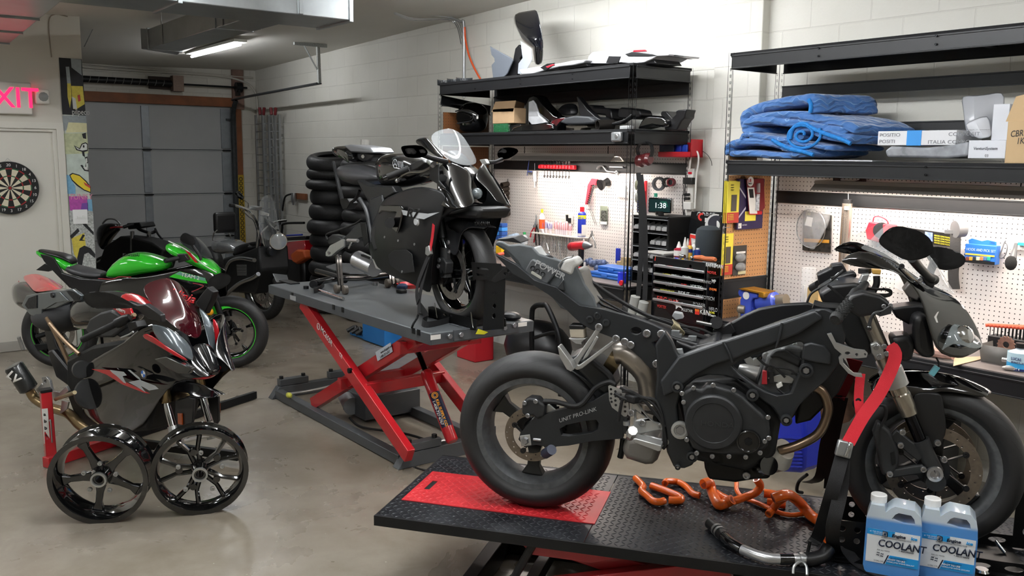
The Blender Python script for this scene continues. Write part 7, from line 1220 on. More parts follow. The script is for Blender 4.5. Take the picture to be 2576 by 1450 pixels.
MB().tube([H(x,y,-.30) for x,y in ((2186,822),(2192,800),(2202,788),(2222,785),(2238,775))],[.006,.005,.0055,.007,.008],n=8).obj('brake_lever',EM,hb); MB().ball(H(2186,826,-.30),.010,12).obj('lever_ball',BKG,hb); pl('lever_perch',[(2200,790),(2222,782),(2240,770),(2244,776),(2242,790),(2214,797)],-.31,-.30,EM,.002,[circ(2215,788,2,8),circ(2223,785,2,8)])
pl('master_cylinder_body',[(2120,775),(2140,745),(2170,735),(2215,745),(2240,762),(2243,780),(2220,785),(2190,795),(2160,800)],-.27,-.20,BK,.01); bolts(hb,[H(2223,771,-.272),H(2240,768,-.272)],NX,.007,.004)
pl('switch_pod',[(2056,692),(2090,676),(2092,668),(2120,664),(2132,684),(2110,700),(2074,718),(2060,716)],.20,.28,PBK,.008); pl('switch_pod_lower',[(2096,700),(2130,688),(2150,683),(2158,696),(2130,712),(2100,724),(2090,715)],.14,.2,PBK,.008); MB().cyl(H(2044,725,.28),H(2060,716,.24),.017).obj('left_bar_end',RB,hb); 
pl('ignition_block',[(2060,740),(2096,718),(2150,712),(2180,720),(2205,735),(2200,770),(2140,776),(2070,765)],-.08,.12,BK,.012); pl('top_clamp_plate',[(2155,720),(2170,692),(2188,690),(2176,722)],-.02,.02,AL,.003); bolts(hb,[H(2165,713,-.022)],NX,.008,.006)
pl('fluid_reservoir',[(2193,678),(2217,680),(2215,692),(2195,690)],.02,.07,mat('amber fluid','B9924A',.3),.003); MB().rings([(H(2175,676,.04),.022),(H(2175,688,.04),.022)],16).obj('reservoir_lid',BK,hb); MB().tube([H(x,y,.0) for x,y in ((2205,695),(2205,715),(2196,735))],.012,n=8).obj('reservoir_hose',RB,hb)
for k,pts in enumerate((((2030,762),(2040,740),(2062,725),(2085,712),(2110,690),(2122,680)),((2082,718),(2100,732),(2122,752)),((2145,745),(2170,728),(2210,728),(2238,730),(2240,742),(2215,748),(2180,745)),((2160,756),(2190,742),(2230,742),(2240,735),(2220,726)),((2170,762),(2180,752),(2215,748),(2238,742)),((2090,700),(2105,695),(2120,684)),((2050,775),(2070,768),(2110,772),(2140,770)))): MB().tube([H(x,y,-.12 if k in (1,2,3,4) else .02) for x,y in pts],.0045,n=7).obj('control_cable',RB,hb)
MB().cyl(H(2092,706,.05),H(2112,688,.05),.006).obj('cable_adjuster',ALU,hb); MB().cyl(H(2092,712,.05),H(2108,706,.05),.006).obj('cable_adjuster',ALU,hb)
MB().tube([H(x,y,-.17) for x,y in ((2046,766),(2070,772),(2110,775),(2122,785))],.016,n=8).obj('tank_bracket_cover',BK,hb)
# head tube / radiator area dark mass
pl('steering_head',[(2090,775),(2150,765),(2175,800),(2200,870),(2190,900),(2140,880),(2115,850)],-.06,.06,FM,.015); pl('radiator_side',[(2020,960),(2060,930),(2120,900),(2140,930),(2110,990),(2040,1060),(2000,1070)],-.10,.12,mat('radiator black','0F1011',.5),.01)
# right side fairing bracket (silver)
pl('fairing_bracket',[(2081,842),(2092,840),(2104,864),(2125,871),(2150,880),(2176,883),(2183,890),(2180,900),(2160,902),(2120,902),(2122,915),(2136,930),(2148,940),(2168,942),(2170,950),(2150,948),(2134,940),(2112,915),(2110,902),(2118,892),(2100,877)],-.235,-.215,AL,.004,[circ(2132,889,7,10,4),circ(2155,893,4,10),circ(2176,892,3,8)])
pl('fairing_stay',[(2243,777),(2270,772),(2310,768),(2340,775),(2345,800),(2330,815),(2290,820),(2255,800)],-.05,.05,PBK,.008); pl('ecu_box',[(2273,730),(2294,705),(2322,728),(2308,758),(2285,748)],.02,.08,mat('smoked ecu','5A5652',.35),.005)
# nose fairing
cols=[(2114,658,2122,648,-.20,-.19),(2142,671,2159,626,-.21,-.19),(2185,676,2205,639,-.22,-.18),(2232,676,2252,659,-.22,-.16),(2265,689,2285,681,-.22,-.15),(2298,719,2322,712,-.215,-.13),(2318,752,2360,733,-.21,-.09),(2331,801,2408,746,-.21,-.04),(2345,855,2440,785,-.19,-.01),(2362,896,2464,828,-.16,-.005),(2420,904,2477,874,-.09,-.0)]
side_sheet(HB,cols,7,.012,'nose_fairing',PGB,hb,sub=1)
sc=[(2159,626,2198,592,-.19,-.135),(2205,639,2232,560,-.18,-.05),(2252,659,2262,548,-.16,0),(2285,681,2290,582,-.15,0),(2322,712,2330,628,-.13,0),(2360,733,2370,682,-.09,0),(2405,744,2404,740,-.03,0)]
side_sheet(HB,sc,6,.03,'windscreen',mat('clear screen','E6ECEF',.04,alpha=.2,spec=.8,coat=1),hb,th=.003)
side_sheet(HB,[(2362,890,2388,828,-.165,-.14),(2400,860,2400,810,-.172,-.12),(2424,872,2420,818,-.165,-.1),(2452,880,2446,836,-.13,-.06),(2473,874,2464,850,-.08,-.03)],5,.012,'headlight_lens',mat('headlight glass','8C9698',.05,coat=1,alpha=.55,spec=.9),hb,th=.002)
MB().ball(H(2420,848,-.11),.05,14,(.7,1,.8)).obj('headlight_reflector',CHR,hb); MB().ball(H(2420,848,.11),.05,14,(.7,1,.8)).obj('headlight_reflector',CHR,hb)
pl('headlight_back',[(2302,795),(2335,792),(2345,830),(2352,880),(2358,900),(2325,905),(2300,880),(2296,830)],-.14,.14,PBK,.02); pl('intake_tube',[(2240,850),(2290,845),(2305,870),(2296,905),(2278,918),(2262,905),(2250,885)],-.14,-.02,PBK,.02)
pl('white_chevron',[(2350,798),(2358,786),(2362,784),(2356,798),(2360,812),(2356,812)],-.222,-.221,WH,0)
text('Tsukigi','screen_decal',mat('screen decal','C9CDD2',.4),hb,H(2196,618,-.17),H(2240,636,-.155)-H(2196,618,-.17),(0,0,1),.03,shear=.2,bold=.0)
MR=[(2215,609),(2222,593),(2245,572),(2265,566),(2280,574),(2292,588),(2305,609),(2311,639),(2308,652),(2291,661),(2265,646),(2228,625)]
mirror_head(HB,MR,-.34,.09,'mirror',BK,hb); MB().tube([H(2295,650,-.32),H(2312,672,-.26),H(2335,695,-.19),H(2349,705,-.15)],[.016,.014,.013,.018],n=12).obj('mirror_stalk',BK,hb); pl('mirror_base',[(2312,695),(2322,694),(2335,702),(2348,698),(2356,706),(2348,728),(2330,718)],-.17,-.15,BK,.006); bolts(hb,[H(2348,702,-.172),H(2314,705,-.172)],NX,.009,.005)
mirror_head(HB,[(2332,630),(2345,619),(2370,620),(2395,634),(2403,650),(2400,668),(2388,682),(2372,682),(2352,668),(2336,648)],.34,.08,'mirror',BK,hb); MB().tube([H(2350,660,.32),H(2340,690,.22),H(2350,705,.14)],[.016,.013,.018],n=12).obj('mirror_stalk',BK,hb)
bolts(hb,[H(2268,670,-.215)],NX,.009,.004,EM)
m=MB(); m.tube([H(2355,900,-.1),H(2362,915,-.1),H(2358,930,-.1)],.003,n=6); m.obj('indicator_wire',RB,hb); MB().beam(H(2358,922,-.1),H(2342,944,-.1),.012,.02).obj('blue_connector',PL('connector sky','6FB3C0',.4),hb,bev=.002)
# tie-down straps on this bike
ST=PL('strap red','C01828',.7,bmp=.3,bscale=500); SK=PL('strap black','111113',.75,bmp=.3,bscale=500)
def sz(x,y,z): return ZP(x,y,z)
t=thing('tie_down_strap','red ratchet strap looped over the near fork leg and hooked to the lift','strap',H(2240,880,-.15))
MB().strap([H(2238,868,-.14),H(2252,900,-.16),H(2215,985,-.2),H(2170,1050,-.24),H(2134,1115,-.27)],HB.u,.042,.003).obj('webbing',ST,t)
MB().strap([H(2165,940,-.17),H(2160,1000,-.2),H(2165,1050,-.22)],HB.u,.03,.003).obj('loop',ST,t); MB().tube([H(2155,1030,-.2),H(2148,1015,-.2),H(2160,1005,-.2),H(2170,1020,-.2),H(2160,1035,-.2)],.006,n=8).obj('hook',BLK,t)
MB().beam(H(2128,1110,-.27),H(2118,1150,-.28),.05,.03,up=HB.n).obj('cam_buckle',ALU,t,bev=.006); MB().beam(H(2140,1112,-.29),H(2126,1150,-.30),.012,.03,up=HB.n).obj('buckle_lever',CHR,t,bev=.004)
MB().strap([H(2120,1148,-.28),H(2116,1230,-.3),H(2095,1330,-.33),sz(2100,1385,.38),sz(2120,1405,.37)],HB.u,.045,.003).obj('webbing_tail',SK,t); MB().strap([H(2118,1150,-.28),H(2090,1250,-.32),sz(2058,1350,.44),sz(2040,1370,.42)],HB.u,.045,.003).obj('webbing_black',SK,t)
MB().strap([sz(2115,1360,.40),sz(2150,1410,.37),sz(2200,1440,.366),sz(2260,1460,.366)],(0,1,0),.05,.003).obj('webbing_end',SK,t); MB().tube([sz(2038,1362,.44),sz(2032,1390,.4),sz(2025,1410,.38)],.006,n=8).obj('s_hook',BLK,t)
t=thing('tie_down_strap','red and black strap on the far side of the bare bike fork','strap',H(2130,990,.2))
MB().strap([H(2150,905,.12),H(2110,990,.2),H(2105,1000,.2)],HB.u,.06,.003).obj('webbing',PL('strap dark red','7E1520',.8),t); MB().strap([H(2105,995,.2),H(2075,1120,.3),H(2062,1200,.36),sz(2030,1215,.4)],HB.u,.04,.003).obj('webbing_black',SK,t); MB().strap([H(2120,1000,.2),H(2095,1120,.3),H(2085,1230,.36)],HB.u,.04,.003).obj('webbing_tail',SK,t)
MB().tube([sz(2030,1195,.5),sz(2010,1212,.44),sz(2005,1235,.4),sz(2018,1240,.38)],.007,n=8).obj('s_hook',BLK,t)
# ================================================================ GREY LIFT
LG=mat('lift grey enamel','4A4D50',.38,metal=.2,noise=.08,nscale=8); LT=mat('lift top steel','626668',.3,metal=.35,noise=.12,nscale=4); LRD=mat('lift red2','AD1A22',.3,coat=.4)
T1=.85; q=ZP(673,716.5,T1); r=ZP(1081.9,838.5,T1); s=ZP(1332.9,803.7,T1); X0,X1,Y0,Y1=q.x,r.x+.01,r.y-.003,s.y
L1=thing('motorcycle_lift','raised grey scissor lift table with red arms in the middle of the shop','motorcycle lift',((X0+X1)/2,(Y0+Y1)/2,0))
MB().bx((X0,Y0,T1-.05),(X1,Y1,T1)).obj('table',[LT],L1,bev=.006); MB().bx((X0-.003,Y0-.003,T1-.062),(X1+.003,Y0,T1-.004)).bx((X1,Y0,T1-.062),(X1+.004,Y1,T1-.004)).obj('table_edge',LG,L1,bev=.002)
yc=(Y0+Y1)/2; MB().bx((X1-.16,yc-.12,T1),(X1+.012,yc+.14,T1+.004)).bx((X1,yc-.2,T1-.055),(X1+.012,yc+.22,T1+.003)).obj('clamp_plate',LG,L1,bev=.002)
for (x,y) in ((1130,846),(1158,842),(1268,825),(1292,818)): p=XP(x,y,X1+.012); MB().bolt(p,(1,0,0),.014,.012,True).obj('table_bolt',BOLT,L1)
for (x0,x1,y0,y1,w) in ((1086,1111,842,857,0),(1305,1328,811,824,0)): a=XP(x0,y1,X1+.014);b=XP(x1,y0,X1+.014); MB().bx((X1+.003,a.y,a.z),(X1+.0055,b.y,b.z)).obj('spec_label',WH,L1)
MB().prism([XP(x,y,X1+.016) for x,y in ((1196,841),(1203,828),(1228,836),(1218,842))],(.001,0,0)).obj('warning_label',YEL,L1)
for x in (735,839,862,1040,1053): p=YP(x,(x-673)*.2985+716.5+7,Y0-.004); MB().box(p,(.03,.003,.03)).obj('edge_notch',BLK,L1)
a=YP(737,750,Y0-.005); MB().box(a,(.09,.002,.03)).obj('maker_label',PL('label steel','B5B7B8',.3,metal=.4),L1)
def arm2(a,b,y,w=.05,h=.085,nm='scissor_arm',m_=LRD): return MB().beam((a[0],y,a[1]),(b[0],y,b[1]),w,h).obj(nm,m_,L1,bev=.004)
yn=Y0+.06; yf=Y1-.06
A0=YP(757,768,yn-.02); A1=YP(1023,1130,yn-.02); B0=YP(780,1003,yn+.04); 
arm2((A0.x,T1-.07),(A1.x,.10),yn); arm2((B0.x,.07),(A1.x-.02,T1-.09),yn+.07); arm2((A0.x,T1-.07),(A1.x,.10),yf); arm2((B0.x,.07),(A1.x-.02,T1-.09),yf-.07)
for (x,z) in (((A0.x*.38+A1.x*.62),.37),((B0.x*.62+A1.x*.38),.33),(A1.x-.12,T1-.16)): MB().beam((x,yn,z),(x,yf,z),.05,.07).obj('cross_bar',LRD,L1,bev=.004)
pm=((A0.x+A1.x)/2+.03,.46); MB().cyl((pm[0],yn-.04,pm[1]),(pm[0],yn-.02,pm[1]),.016).obj('pivot_bolt',BLK,L1)
dv=V((A1.x-A0.x,0,.17-T1)).normalized(); 
def atx(x,y,off=.027): return YP(x,y,yn-off)
text('MC655R','arm_text',WH,L1,atx(806,831),dv,(dv.z*-1,0,dv.x),.034,bold=.02); MB().lathe(atx(801,822),(0,-1,0),[(.017,0),(.022,0),(.022,.001),(.017,.001)],20,closed=True).obj('arm_logo',WH,L1); text('KL','arm_text',WH,L1,atx(797,822),dv,(-dv.z,0,dv.x),.015,bold=.02); text('CE','arm_text',WH,L1,atx(853,893),dv,(-dv.z,0,dv.x),.024)
bv=V((A1.x-B0.x,0,T1-.16)).normalized(); c=YP(966,886,yn+.04); MB().box(c,(.2,.002,.055),M=Matrix((bv,V((0,1,0)),V((-bv.z,0,bv.x)))).transposed()).obj('web_label',PL('label pale blue','CBD3DC',.3),L1); text('www.klsupply.com','label_text',BK,L1,c+bv*-.04+V((0,-.002,.0)),bv,(0,0,1),.014,shear=.2); text('1-408-727-6767','label_text',BK,L1,c+bv*-.05+V((0,-.002,-.026)),bv,(0,0,1),.014,shear=.2)
# hydraulic cylinder
yh=yc; c0=YP(1042,860,yh); c1=YP(1072,938,yh); c2=YP(1137,1108,yh); MB().cyl(c0,c1,.016).obj('ram_rod',mat('hard chrome','2A2A2E',.06,metal=1),L1); d=(c2-c1).normalized(); MB().rings([(c1-d*.01,.030),(c1,.036),(c2,.036),(c2+d*.01,.03)],24).obj('ram_cylinder',LRD,L1)
nn=V((0,-1,0)); rr_=.0368; aa=(c1+d*.14); bb=(c1+d*.36); vw=(CP-aa).normalized(); sx=d.cross(vw).normalized(); vw=sx.cross(d)
rows=[[aa+(bb-aa)*t+(vw*math.cos(w)-sx*math.sin(w))*rr_ for w in (-.9,-.5,-.1,.3,.7,1.1)] for t in (0,.5,1)]; MB().grid(rows).obj('cylinder_label',PL('label navy3','161B38',.3),L1,ang=80)
text('K&L SUPPLY CO.','label_text',PL('label orange3','F0A020',.4),L1,aa+d*.05+vw*rr_-sx*-.004,d,sx*-1,.015,bold=.05,sx=1.1,lift=.002); text('1-408-727-6767','label_text',WH,L1,aa+d*.05+vw*rr_-sx*-.026,d,sx*-1,.015,bold=.03,sx=1.1,lift=.002)
for rr2 in (.020,.013): MB().lathe(aa+d*.022+vw*.036,vw,[(rr2-.004,0),(rr2,0),(rr2,.001),(rr2-.004,.001)],20,closed=True).obj('label_ring',PL('label orange3','F0A020',.4),L1)
# base
b0=ZP(686,1001,0); b1=ZP(1013,1181,0); yb=(b0.y+b1.y)/2; xb0=b0.x;xb1=b1.x; yw=Y1-.01
for y in (yb+.03,yw): MB().bx((xb0+.04,y-.03,.004),(xb1-.05,y+.03,.065)).obj('base_rail',LG,L1,bev=.004)
for x in (xb0+.02,xb1-.03):
    m=MB(); m.prism([V((x-.035,yb-.03,.001)),V((x+.035,yb-.03,.001)),V((x+.03,yb+.03,.085)),V((x-.03,yb+.03,.085))],V((0,yw-yb,0))); m.obj('base_end',LG,L1,bev=.003)
    for y,(sg) in ((yb+.09,1),(yw-.12,1)):
        MB().bx((x-.03,y-.05,.088),(x+.03,y+.17,.135)).obj('foot_bracket',LG,L1,bev=.003)
        for k in (-.03,.14): MB().bolt((x,y+k,.134),(0,0,1),.016,.02,True).obj('adjuster_bolt',BLK,L1)
a=ZP(915,1062,.02); MB().bx((a.x-.3,a.y,.03),(a.x+.02,a.y+.42,.185)).obj('pump_box',LG,L1,bev=.006); MB().rings([(V((a.x-.33,a.y+.01,.12)),.03),(V((a.x-.2,a.y+.0,.12)),.06),(V((a.x-.12,a.y-.02,.1)),.06)],18).obj('pump_motor',PL('motor grey','8C9092',.4),L1); MB().tube([V((a.x-.1,a.y-.05,.03)),V((a.x+.1,a.y-.06,.02)),V((a.x+.4,a.y+.1,.02)),V((xb1-.02,yb+.35,.04))],.008,n=7).obj('hydraulic_hose',RB,L1)
MB().tube([ZP(720,992,.09),ZP(770,985,.09),ZP(840,970,.09)],.009,n=8).obj('lock_rod',ALU,L1); MB().ball(ZP(727,995,.09),.02,10,(1.8,1,1)).obj('lock_knob',PL('knob yellow green','B9B84A',.5),L1); MB().rings([(ZP(1098,1113,.1),.009),(ZP(1130,1106,.1),.012)],10).obj('hose_fitting',BOLT,L1)
MB().tube([ZP(1042,1176,.05),ZP(1062,1182,.01),ZP(1085,1184,.008),ZP(1100,1180,.008)],.006,n=7).obj('power_lead',RB,L1)
# wheel chock 1
ck1=thing('wheel_chock','tall black drilled wheel clamp holding the front tyre on the grey lift','wheel chock',(X1-.15,yc,T1))
def cp(pts,Y,d=.005,holes=(),nm='chock_plate'): return MB().prism([YP(x,y,Y) for x,y in pts],(0,d,0),[[YP(x,y,Y) for x,y in h] for h in holes]).obj(nm,CK,ck1,smooth=False)
cp([(1220,707),(1268,705),(1266,828),(1214,832)],yc-.09,.005,[circ(1243,770,5,10,6),circ(1242,795,5,10,7),circ(1243,738,4,10)]); cp([(1220,700),(1270,700),(1266,822),(1214,826)],yc+.1)
MB().prism([XP(x,y,X1-.03) for x,y in ((1185,706),(1268,703),(1266,828),(1185,826))],(-.006,0,0)).obj('chock_plate',CK,ck1)
cp([(1185,660),(1258,664),(1266,690),(1266,704),(1190,704)],yc-.1,.006,[[(1198,672),(1226,676),(1230,680),(1200,678)],[(1198,688),(1226,692),(1230,696),(1200,694)]]); cp([(1215,706),(1262,678),(1290,660),(1300,664),(1302,676),(1296,690),(1270,696)],yc-.02,.005,[circ(1272,689,3.5,10),circ(1281,682,3.5,10)])
cp([(1077,772),(1088,771),(1120,785),(1180,800),(1200,806),(1196,832),(1150,826),(1078,797)],yc-.1,.006,[[(1112,791),(1120,788),(1128,793),(1118,796)],[(1130,792),(1136,792),(1138,797),(1130,796)]]); MB().prism([V((X1-.5,yc-.1,T1+.002)),V((X1-.0,yc-.1,T1+.002)),V((X1,yc+.12,T1+.002)),V((X1-.5,yc+.12,T1+.002))],V((0,0,.005))).obj('chock_base',CK,ck1)
cp([(1262,798),(1271,802),(1272,822),(1262,824)],yc+.02); MB().lathe(XP(1239,823,X1+.02),(1,0,0),[(.010,0),(.016,0),(.016,.004),(.010,.004)],16,closed=True).obj('pull_ring',CHR,ck1)
for x,y in ((1096,786),(1187,810)): p=YP(x,y,yc-.11); MB().tube([p+V((-.01,0,.05)),p,p+V((.015,0,-.03)),p+V((0,0,.02)),p+V((-.01,0,.05))],.0022,n=6).obj('r_clip',CHR,ck1)
MB().lathe(ZP(1165,821,T1),(0,0,1),[(0,.006),(.02,.006),(.035,0)],18).obj('rubber_foot',BK,ck1)
# paddock stand
pd=thing('paddock_stand','black rear paddock stand with twin wheels on the grey lift','paddock stand',ZP(860,735,T1)); PK=mat('stand gloss black','0A0A0B',.2,coat=.6)
for x,y,xx,yy,ytop in ((848,738,868,741,642),(976,724,997,722,690)):
    a=ZP(x,y,T1);b=ZP(xx,yy,T1); 
    for p in (a,b): MB().rings([(p+V((0,-.016,.03)),.022),(p+V((0,-.012,.03)),.03),(p+V((0,.012,.03)),.03),(p+V((0,.016,.03)),.022)],20).obj('castor_wheel',mat('castor grey','4C453D',.5),pd)
    c=(a+b)/2; 
    for dx in (-.02,.02): MB().beam(c+V((dx,0,.02)),V((c.x+dx-.03,c.y,YP(850,ytop,c.y).z if ytop<680 else c.z+.17)),.02,.012).obj('upright',PK,pd,bev=.002)
MB().tube([ZP(790,712,T1+.05),ZP(850,701,T1+.08),ZP(900,700,T1+.06),ZP(940,694,T1+.06),ZP(985,688,T1+.05)],.021,n=12).obj('cross_tube',PK,pd); MB().tube([ZP(797,682,T1+.04),ZP(845,695,T1+.06),ZP(868,706,T1+.06)],.02,n=12).obj('handle_tube',PK,pd); MB().cyl(ZP(789,714,T1+.05),ZP(788,716,T1+.05),.026).obj('tube_cap',BLK,pd)
t=thing('wheel_axle','bright wheel axle bolt with chain adjuster lying on the grey lift','axle',ZP(830,740,T1)); MB().cyl(ZP(803,731,T1+.02),ZP(864,752,T1+.012),.010).obj('axle_shaft',CHR,t); MB().prism([ZP(x,y,T1+.002) for x,y in ((788,727),(792,720),(806,717),(816,722),(806,734),(790,739))],V((0,0,.035))).obj('adjuster_block',BLK,t,bev=.004)
single('round_nut',MB().lathe(ZP(770,727,T1),(0,0,1),[(0,0),(.018,0),(.018,.02),(0,.02)],16),BLK,'small dark round nut near the left end of the grey lift','nut'); single('round_socket',MB().lathe(ZP(945,718,T1),(0,0,1),[(0,0),(.022,0),(.022,.022),(.012,.022),(.01,.01)],16),BOLT,'small steel cap in the middle of the grey lift','cap')
t=thing('red_bowl','shallow red bowl on the grey lift behind the bike','bowl',ZP(1032,725,T1)); MB().lathe(ZP(1032,724,T1+.001),(0,0,1),[(0,.002),(.06,.002),(.09,.03),(.095,.03),(.065,0),(0,0)],28).obj('bowl',RD,t)
single('blue_cloth',MB().ball(ZP(1012,722,T1+.02),.04,10,(1,1,.6)),mat('navy rag','22304C',.9),'small folded blue cloth beside the red bowl','cloth'); single('ratchet_buckle',MB().box(ZP(1010,733,T1+.012),(.06,.05,.022)),BLK,'dark ratchet buckle lying in front of the blue cloth','buckle',bev=.004)
t=thing('foil_tray','flat silver and black aluminium panel on the grey lift behind the stand','panel',ZP(880,690,T1)); MB().prism([ZP(x,y,T1+.05) for x,y in ((820,673),(850,664),(905,666),(945,678),(950,690),(880,690),(840,682))],V((0,0,.008))).obj('panel',mat('foil','B9BABD',.2,metal=.8),t); MB().prism([ZP(x,y,T1+.002) for x,y in ((835,684),(950,690),(950,698),(845,694))],V((0,0,.045))).obj('dark_frame',BLK,t)
single('black_flat_clip',MB().box(ZP(728,710,T1+.004),(.2,.07,.008)),BLK,'thin black plate at the far left corner of the grey lift','plate')
# strap
t=thing('tie_down_strap','red and black tie down strap hanging from the black bike to the near lift edge','strap',YP(1080,640,yc-.25)); ys=yc-.24
MB().strap([YP(1091,565,ys),YP(1087,600,ys),YP(1082,628,ys)],(1,-.3,0),.04,.003).obj('red_webbing',ST,t); MB().prism([YP(x,y,ys-.012) for x,y in ((1070,622),(1078,618),(1082,640),(1076,645),(1069,640))],(0,.02,0)).obj('buckle',ALU,t,bev=.003)
MB().strap([YP(1080,640,ys),YP(1068,690,ys),YP(1056,745,ys-.02),YP(1054,790,ys-.04)],(1,-.3,0),.05,.003).obj('black_webbing',SK,t); MB().strap([YP(1078,645,ys),YP(1050,720,ys),YP(1052,760,ys-.03)],(1,-.3,0),.05,.003).obj('black_webbing',SK,t); MB().tube([YP(1052,792,ys-.05),YP(1048,803,ys-.06),YP(1040,815,Y0),YP(1036,826,Y0-.005)],.006,n=8).obj('hook',BLK,t)
MB().strap([ZP(1056,770,T1+.03),ZP(1075,800,T1+.02),ZP(1062,812,T1+.015),ZP(1080,820,T1+.01),ZP(1140,806,T1+.01),ZP(1155,800,T1+.01)],(0,.2,1),.045,.003).obj('loose_webbing',SK,t)
single('black_cloth',MB().ball(ZP(1285,795,T1+.02),.06,12,(1.2,.9,.4)),BK,'small black cloth on the far right corner of the grey lift','cloth')
# ================================================================ BLACK SPORT BIKE ON THE GREY LIFT
R7=Fr(-5.42,2.72,0,T1); rb=thing('motorcycle','black fully faired sport bike strapped on the grey lift, rear wheel removed','motorcycle',R7.w(.7,0,0))
MBK=mat('matte black fairing','131415',.42,spec=.5,noise=.04,nscale=10); MBG=mat('satin dark fender','2A2B2D',.4)
def K(fr,root):
    g=fr.px
    def p_(nm,pts,l0,l1,mt,bev=.005,holes=()): return plate(MB(),fr,pts,l0,l1,holes).obj(nm,mt,root,bev=bev,seg=2)
    def t_(nm,pts,l,r,mt,n=8): return MB().tube([g(x,y,(l[i] if isinstance(l,(list,tuple)) else l)) for i,(x,y) in enumerate(pts)],r,n=n).obj(nm,mt,root)
    def s_(nm,rows,mt,th=.004,sub=2): return MB().grid([[g(*q) for q in r] for r in rows]).obj(nm,mt,root,solid=th,sub=sub,ang=70)
    return g,p_,t_,s_
g,P,T,S=K(R7,rb)
# front wheel
fc=R7.loc(g(1150,683,-.02)); fc=R7.w(fc[0]+.02,0,fc[2]+.0); a=math.radians(3); fx=R7.n*math.cos(a)+R7.u*math.sin(a)
tyre(rb,fc,fx,.292,.12,.222,.09,TSP,'front_tyre'); rim(rb,fc,fx,.216,.09,RIMGL); spokes(rb,fc,fx,.2,5,.3,RIMGL,.04,.045,.028,.03)
for o in (-.07,.066): disc(rb,fc,fx,.149,.11,DSC,BLK,off=o,nb=5,holes=30)
f0=g(1104,540,-.10); f1=g(1113,600,-.10); f2=fc-fx*.10+V((0,0,.035)); 
for k in (0,.2): o=R7.n*k; MB().rings([(f0+o,.026),(f1+o,.026)],18).obj('fork_upper',BLK,rb); MB().cyl(f1+o,f2+o+V((0,0,.09)),.02).obj('fork_stanchion',CHR,rb); MB().rings([(f2+o+V((-.01,0,.1)),.027),(f2+o-V((0,0,.06)),.03)],16).obj('fork_foot',EM,rb)
MB().lathe(fc-fx*.12,fx*-1,[(0,.01),(.02,.01),(.022,-.02)],16).obj('axle_end',BLK,rb); P('front_caliper',[(1100,648),(1112,648),(1122,662),(1120,690),(1108,690),(1099,670)],-.13,-.08,EM,.006); bolts(rb,[g(1106,655,-.132),g(1104,670,-.132),g(1131,634,-.115),g(1129,610,-.115)],-R7.n,.012,.008)
side_sheet(R7,[(1117,590,1116,560,-.085,-.07),(1122,618,1135,552,-.085,-.03),(1140,650,1152,549,-.085,-.01),(1153,640,1165,548,-.085,0),(1155,590,1180,549,-.08,0),(1175,571,1196,556,-.07,0),(1205,573,1214,563,-.06,0),(1222,575,1229,571,-.03,0)],6,.012,'front_fender',MBG,rb); text('YAMAHA','fender_text',BK,rb,g(1193,567,-.085),g(1215,567,-.07)-g(1193,567,-.085),(0,0,1),.018,bold=.05)
# side fairings
side_sheet(R7,[(930,640,945,545,-.15,-.15),(945,676,960,500,-.17,-.18),(980,695,990,489,-.19,-.2),(1010,706,1022,473,-.2,-.2),(1040,718,1060,466,-.19,-.21),(1062,730,1102,474,-.17,-.2),(1086,746,1128,490,-.14,-.19)],7,.03,'side_fairing',MBK,rb)
side_sheet(R7,[(1075,690,1090,560,-.17,-.19),(1080,640,1105,535,-.17,-.19),(1085,590,1125,520,-.17,-.18),(1100,560,1150,515,-.17,-.16),(1140,532,1180,510,-.15,-.12)],5,.01,'side_fairing_front',MBK,rb)
side_sheet(R7,[(1105,520,1102,414,-.2,-.14),(1130,525,1125,405,-.2,-.12),(1155,527,1150,412,-.17,-.08),(1180,522,1178,425,-.13,-.03),(1198,508,1192,450,-.06,0)],6,.015,'upper_cowl',PGB,rb)
loft(R7,[(1150,400,1150,470,.12,.7),(1178,422,1176,500,.12,.7),(1190,448,1188,515,.1,.7),(1196,474,1200,522,.07,.7)],'nose',PGB,rb,n=14)
MB().ball(g(1200,487,-.0),.03,14).obj('projector_headlight',mat('headlight glass','8C9698',.05),rb); P('chin',[(1100,545),(1140,530),(1180,520),(1200,522),(1212,528),(1200,552),(1150,548)],-.10,.10,MBK,.02)
S('windscreen',[[(1120,398,-.15),(1145,411,-.09),(1180,421,0),(1206,410,.13)],[(1098,372,-.14),(1128,380,-.08),(1165,388,0),(1193,385,.11)],[(1080,350,-.12),(1110,350,-.06),(1148,352,0),(1175,353,.09)],[(1088,334,-.09),(1108,325,-.045),(1132,319,0),(1158,332,.07)]],CLR3 if 0 else mat('clear screen','E6ECEF',.04,alpha=.2,spec=.8,coat=1))
S('screen_trim',[[(1042,352,-.17),(1046,362,-.17),(1060,368,-.17)],[(1056,346,-.165),(1075,368,-.17),(1085,385,-.18)],[(1072,344,-.155),(1095,372,-.16),(1100,396,-.18)],[(1074,345,-.15),(1102,375,-.155),(1124,399,-.16)]],PGB,sub=1)
S('dashboard',[[(1128,380,-.07),(1150,378,.05)],[(1135,392,-.08),(1170,392,.05)],[(1142,408,-.08),(1185,412,.05)]],BK,.02,0)
g0=R7.n*-1; P('indicator_panel',[(1080,420),(1102,412),(1103,455),(1120,475),(1080,452)],-.2,-.19,MBK,.004)
DSV=PL('decal light grey','A9ACAE',.35)
P('white_graphic',[(1010,528),(1034,533),(1076,538),(1106,534),(1066,552),(1050,549),(1014,541)],-.262,-.2615,DSV,0); text('R7','graphic_text',BK,rb,g(1022,545,-.264),g(1060,551,-.264)-g(1022,545,-.264),(0,0,1),.05,bold=.04,shear=.25,sx=1.5); P('grey_graphic',[(965,519),(998,520),(998,531),(962,530)],-.245,-.2445,PL('graphic grey2','3D3F41',.4),0)
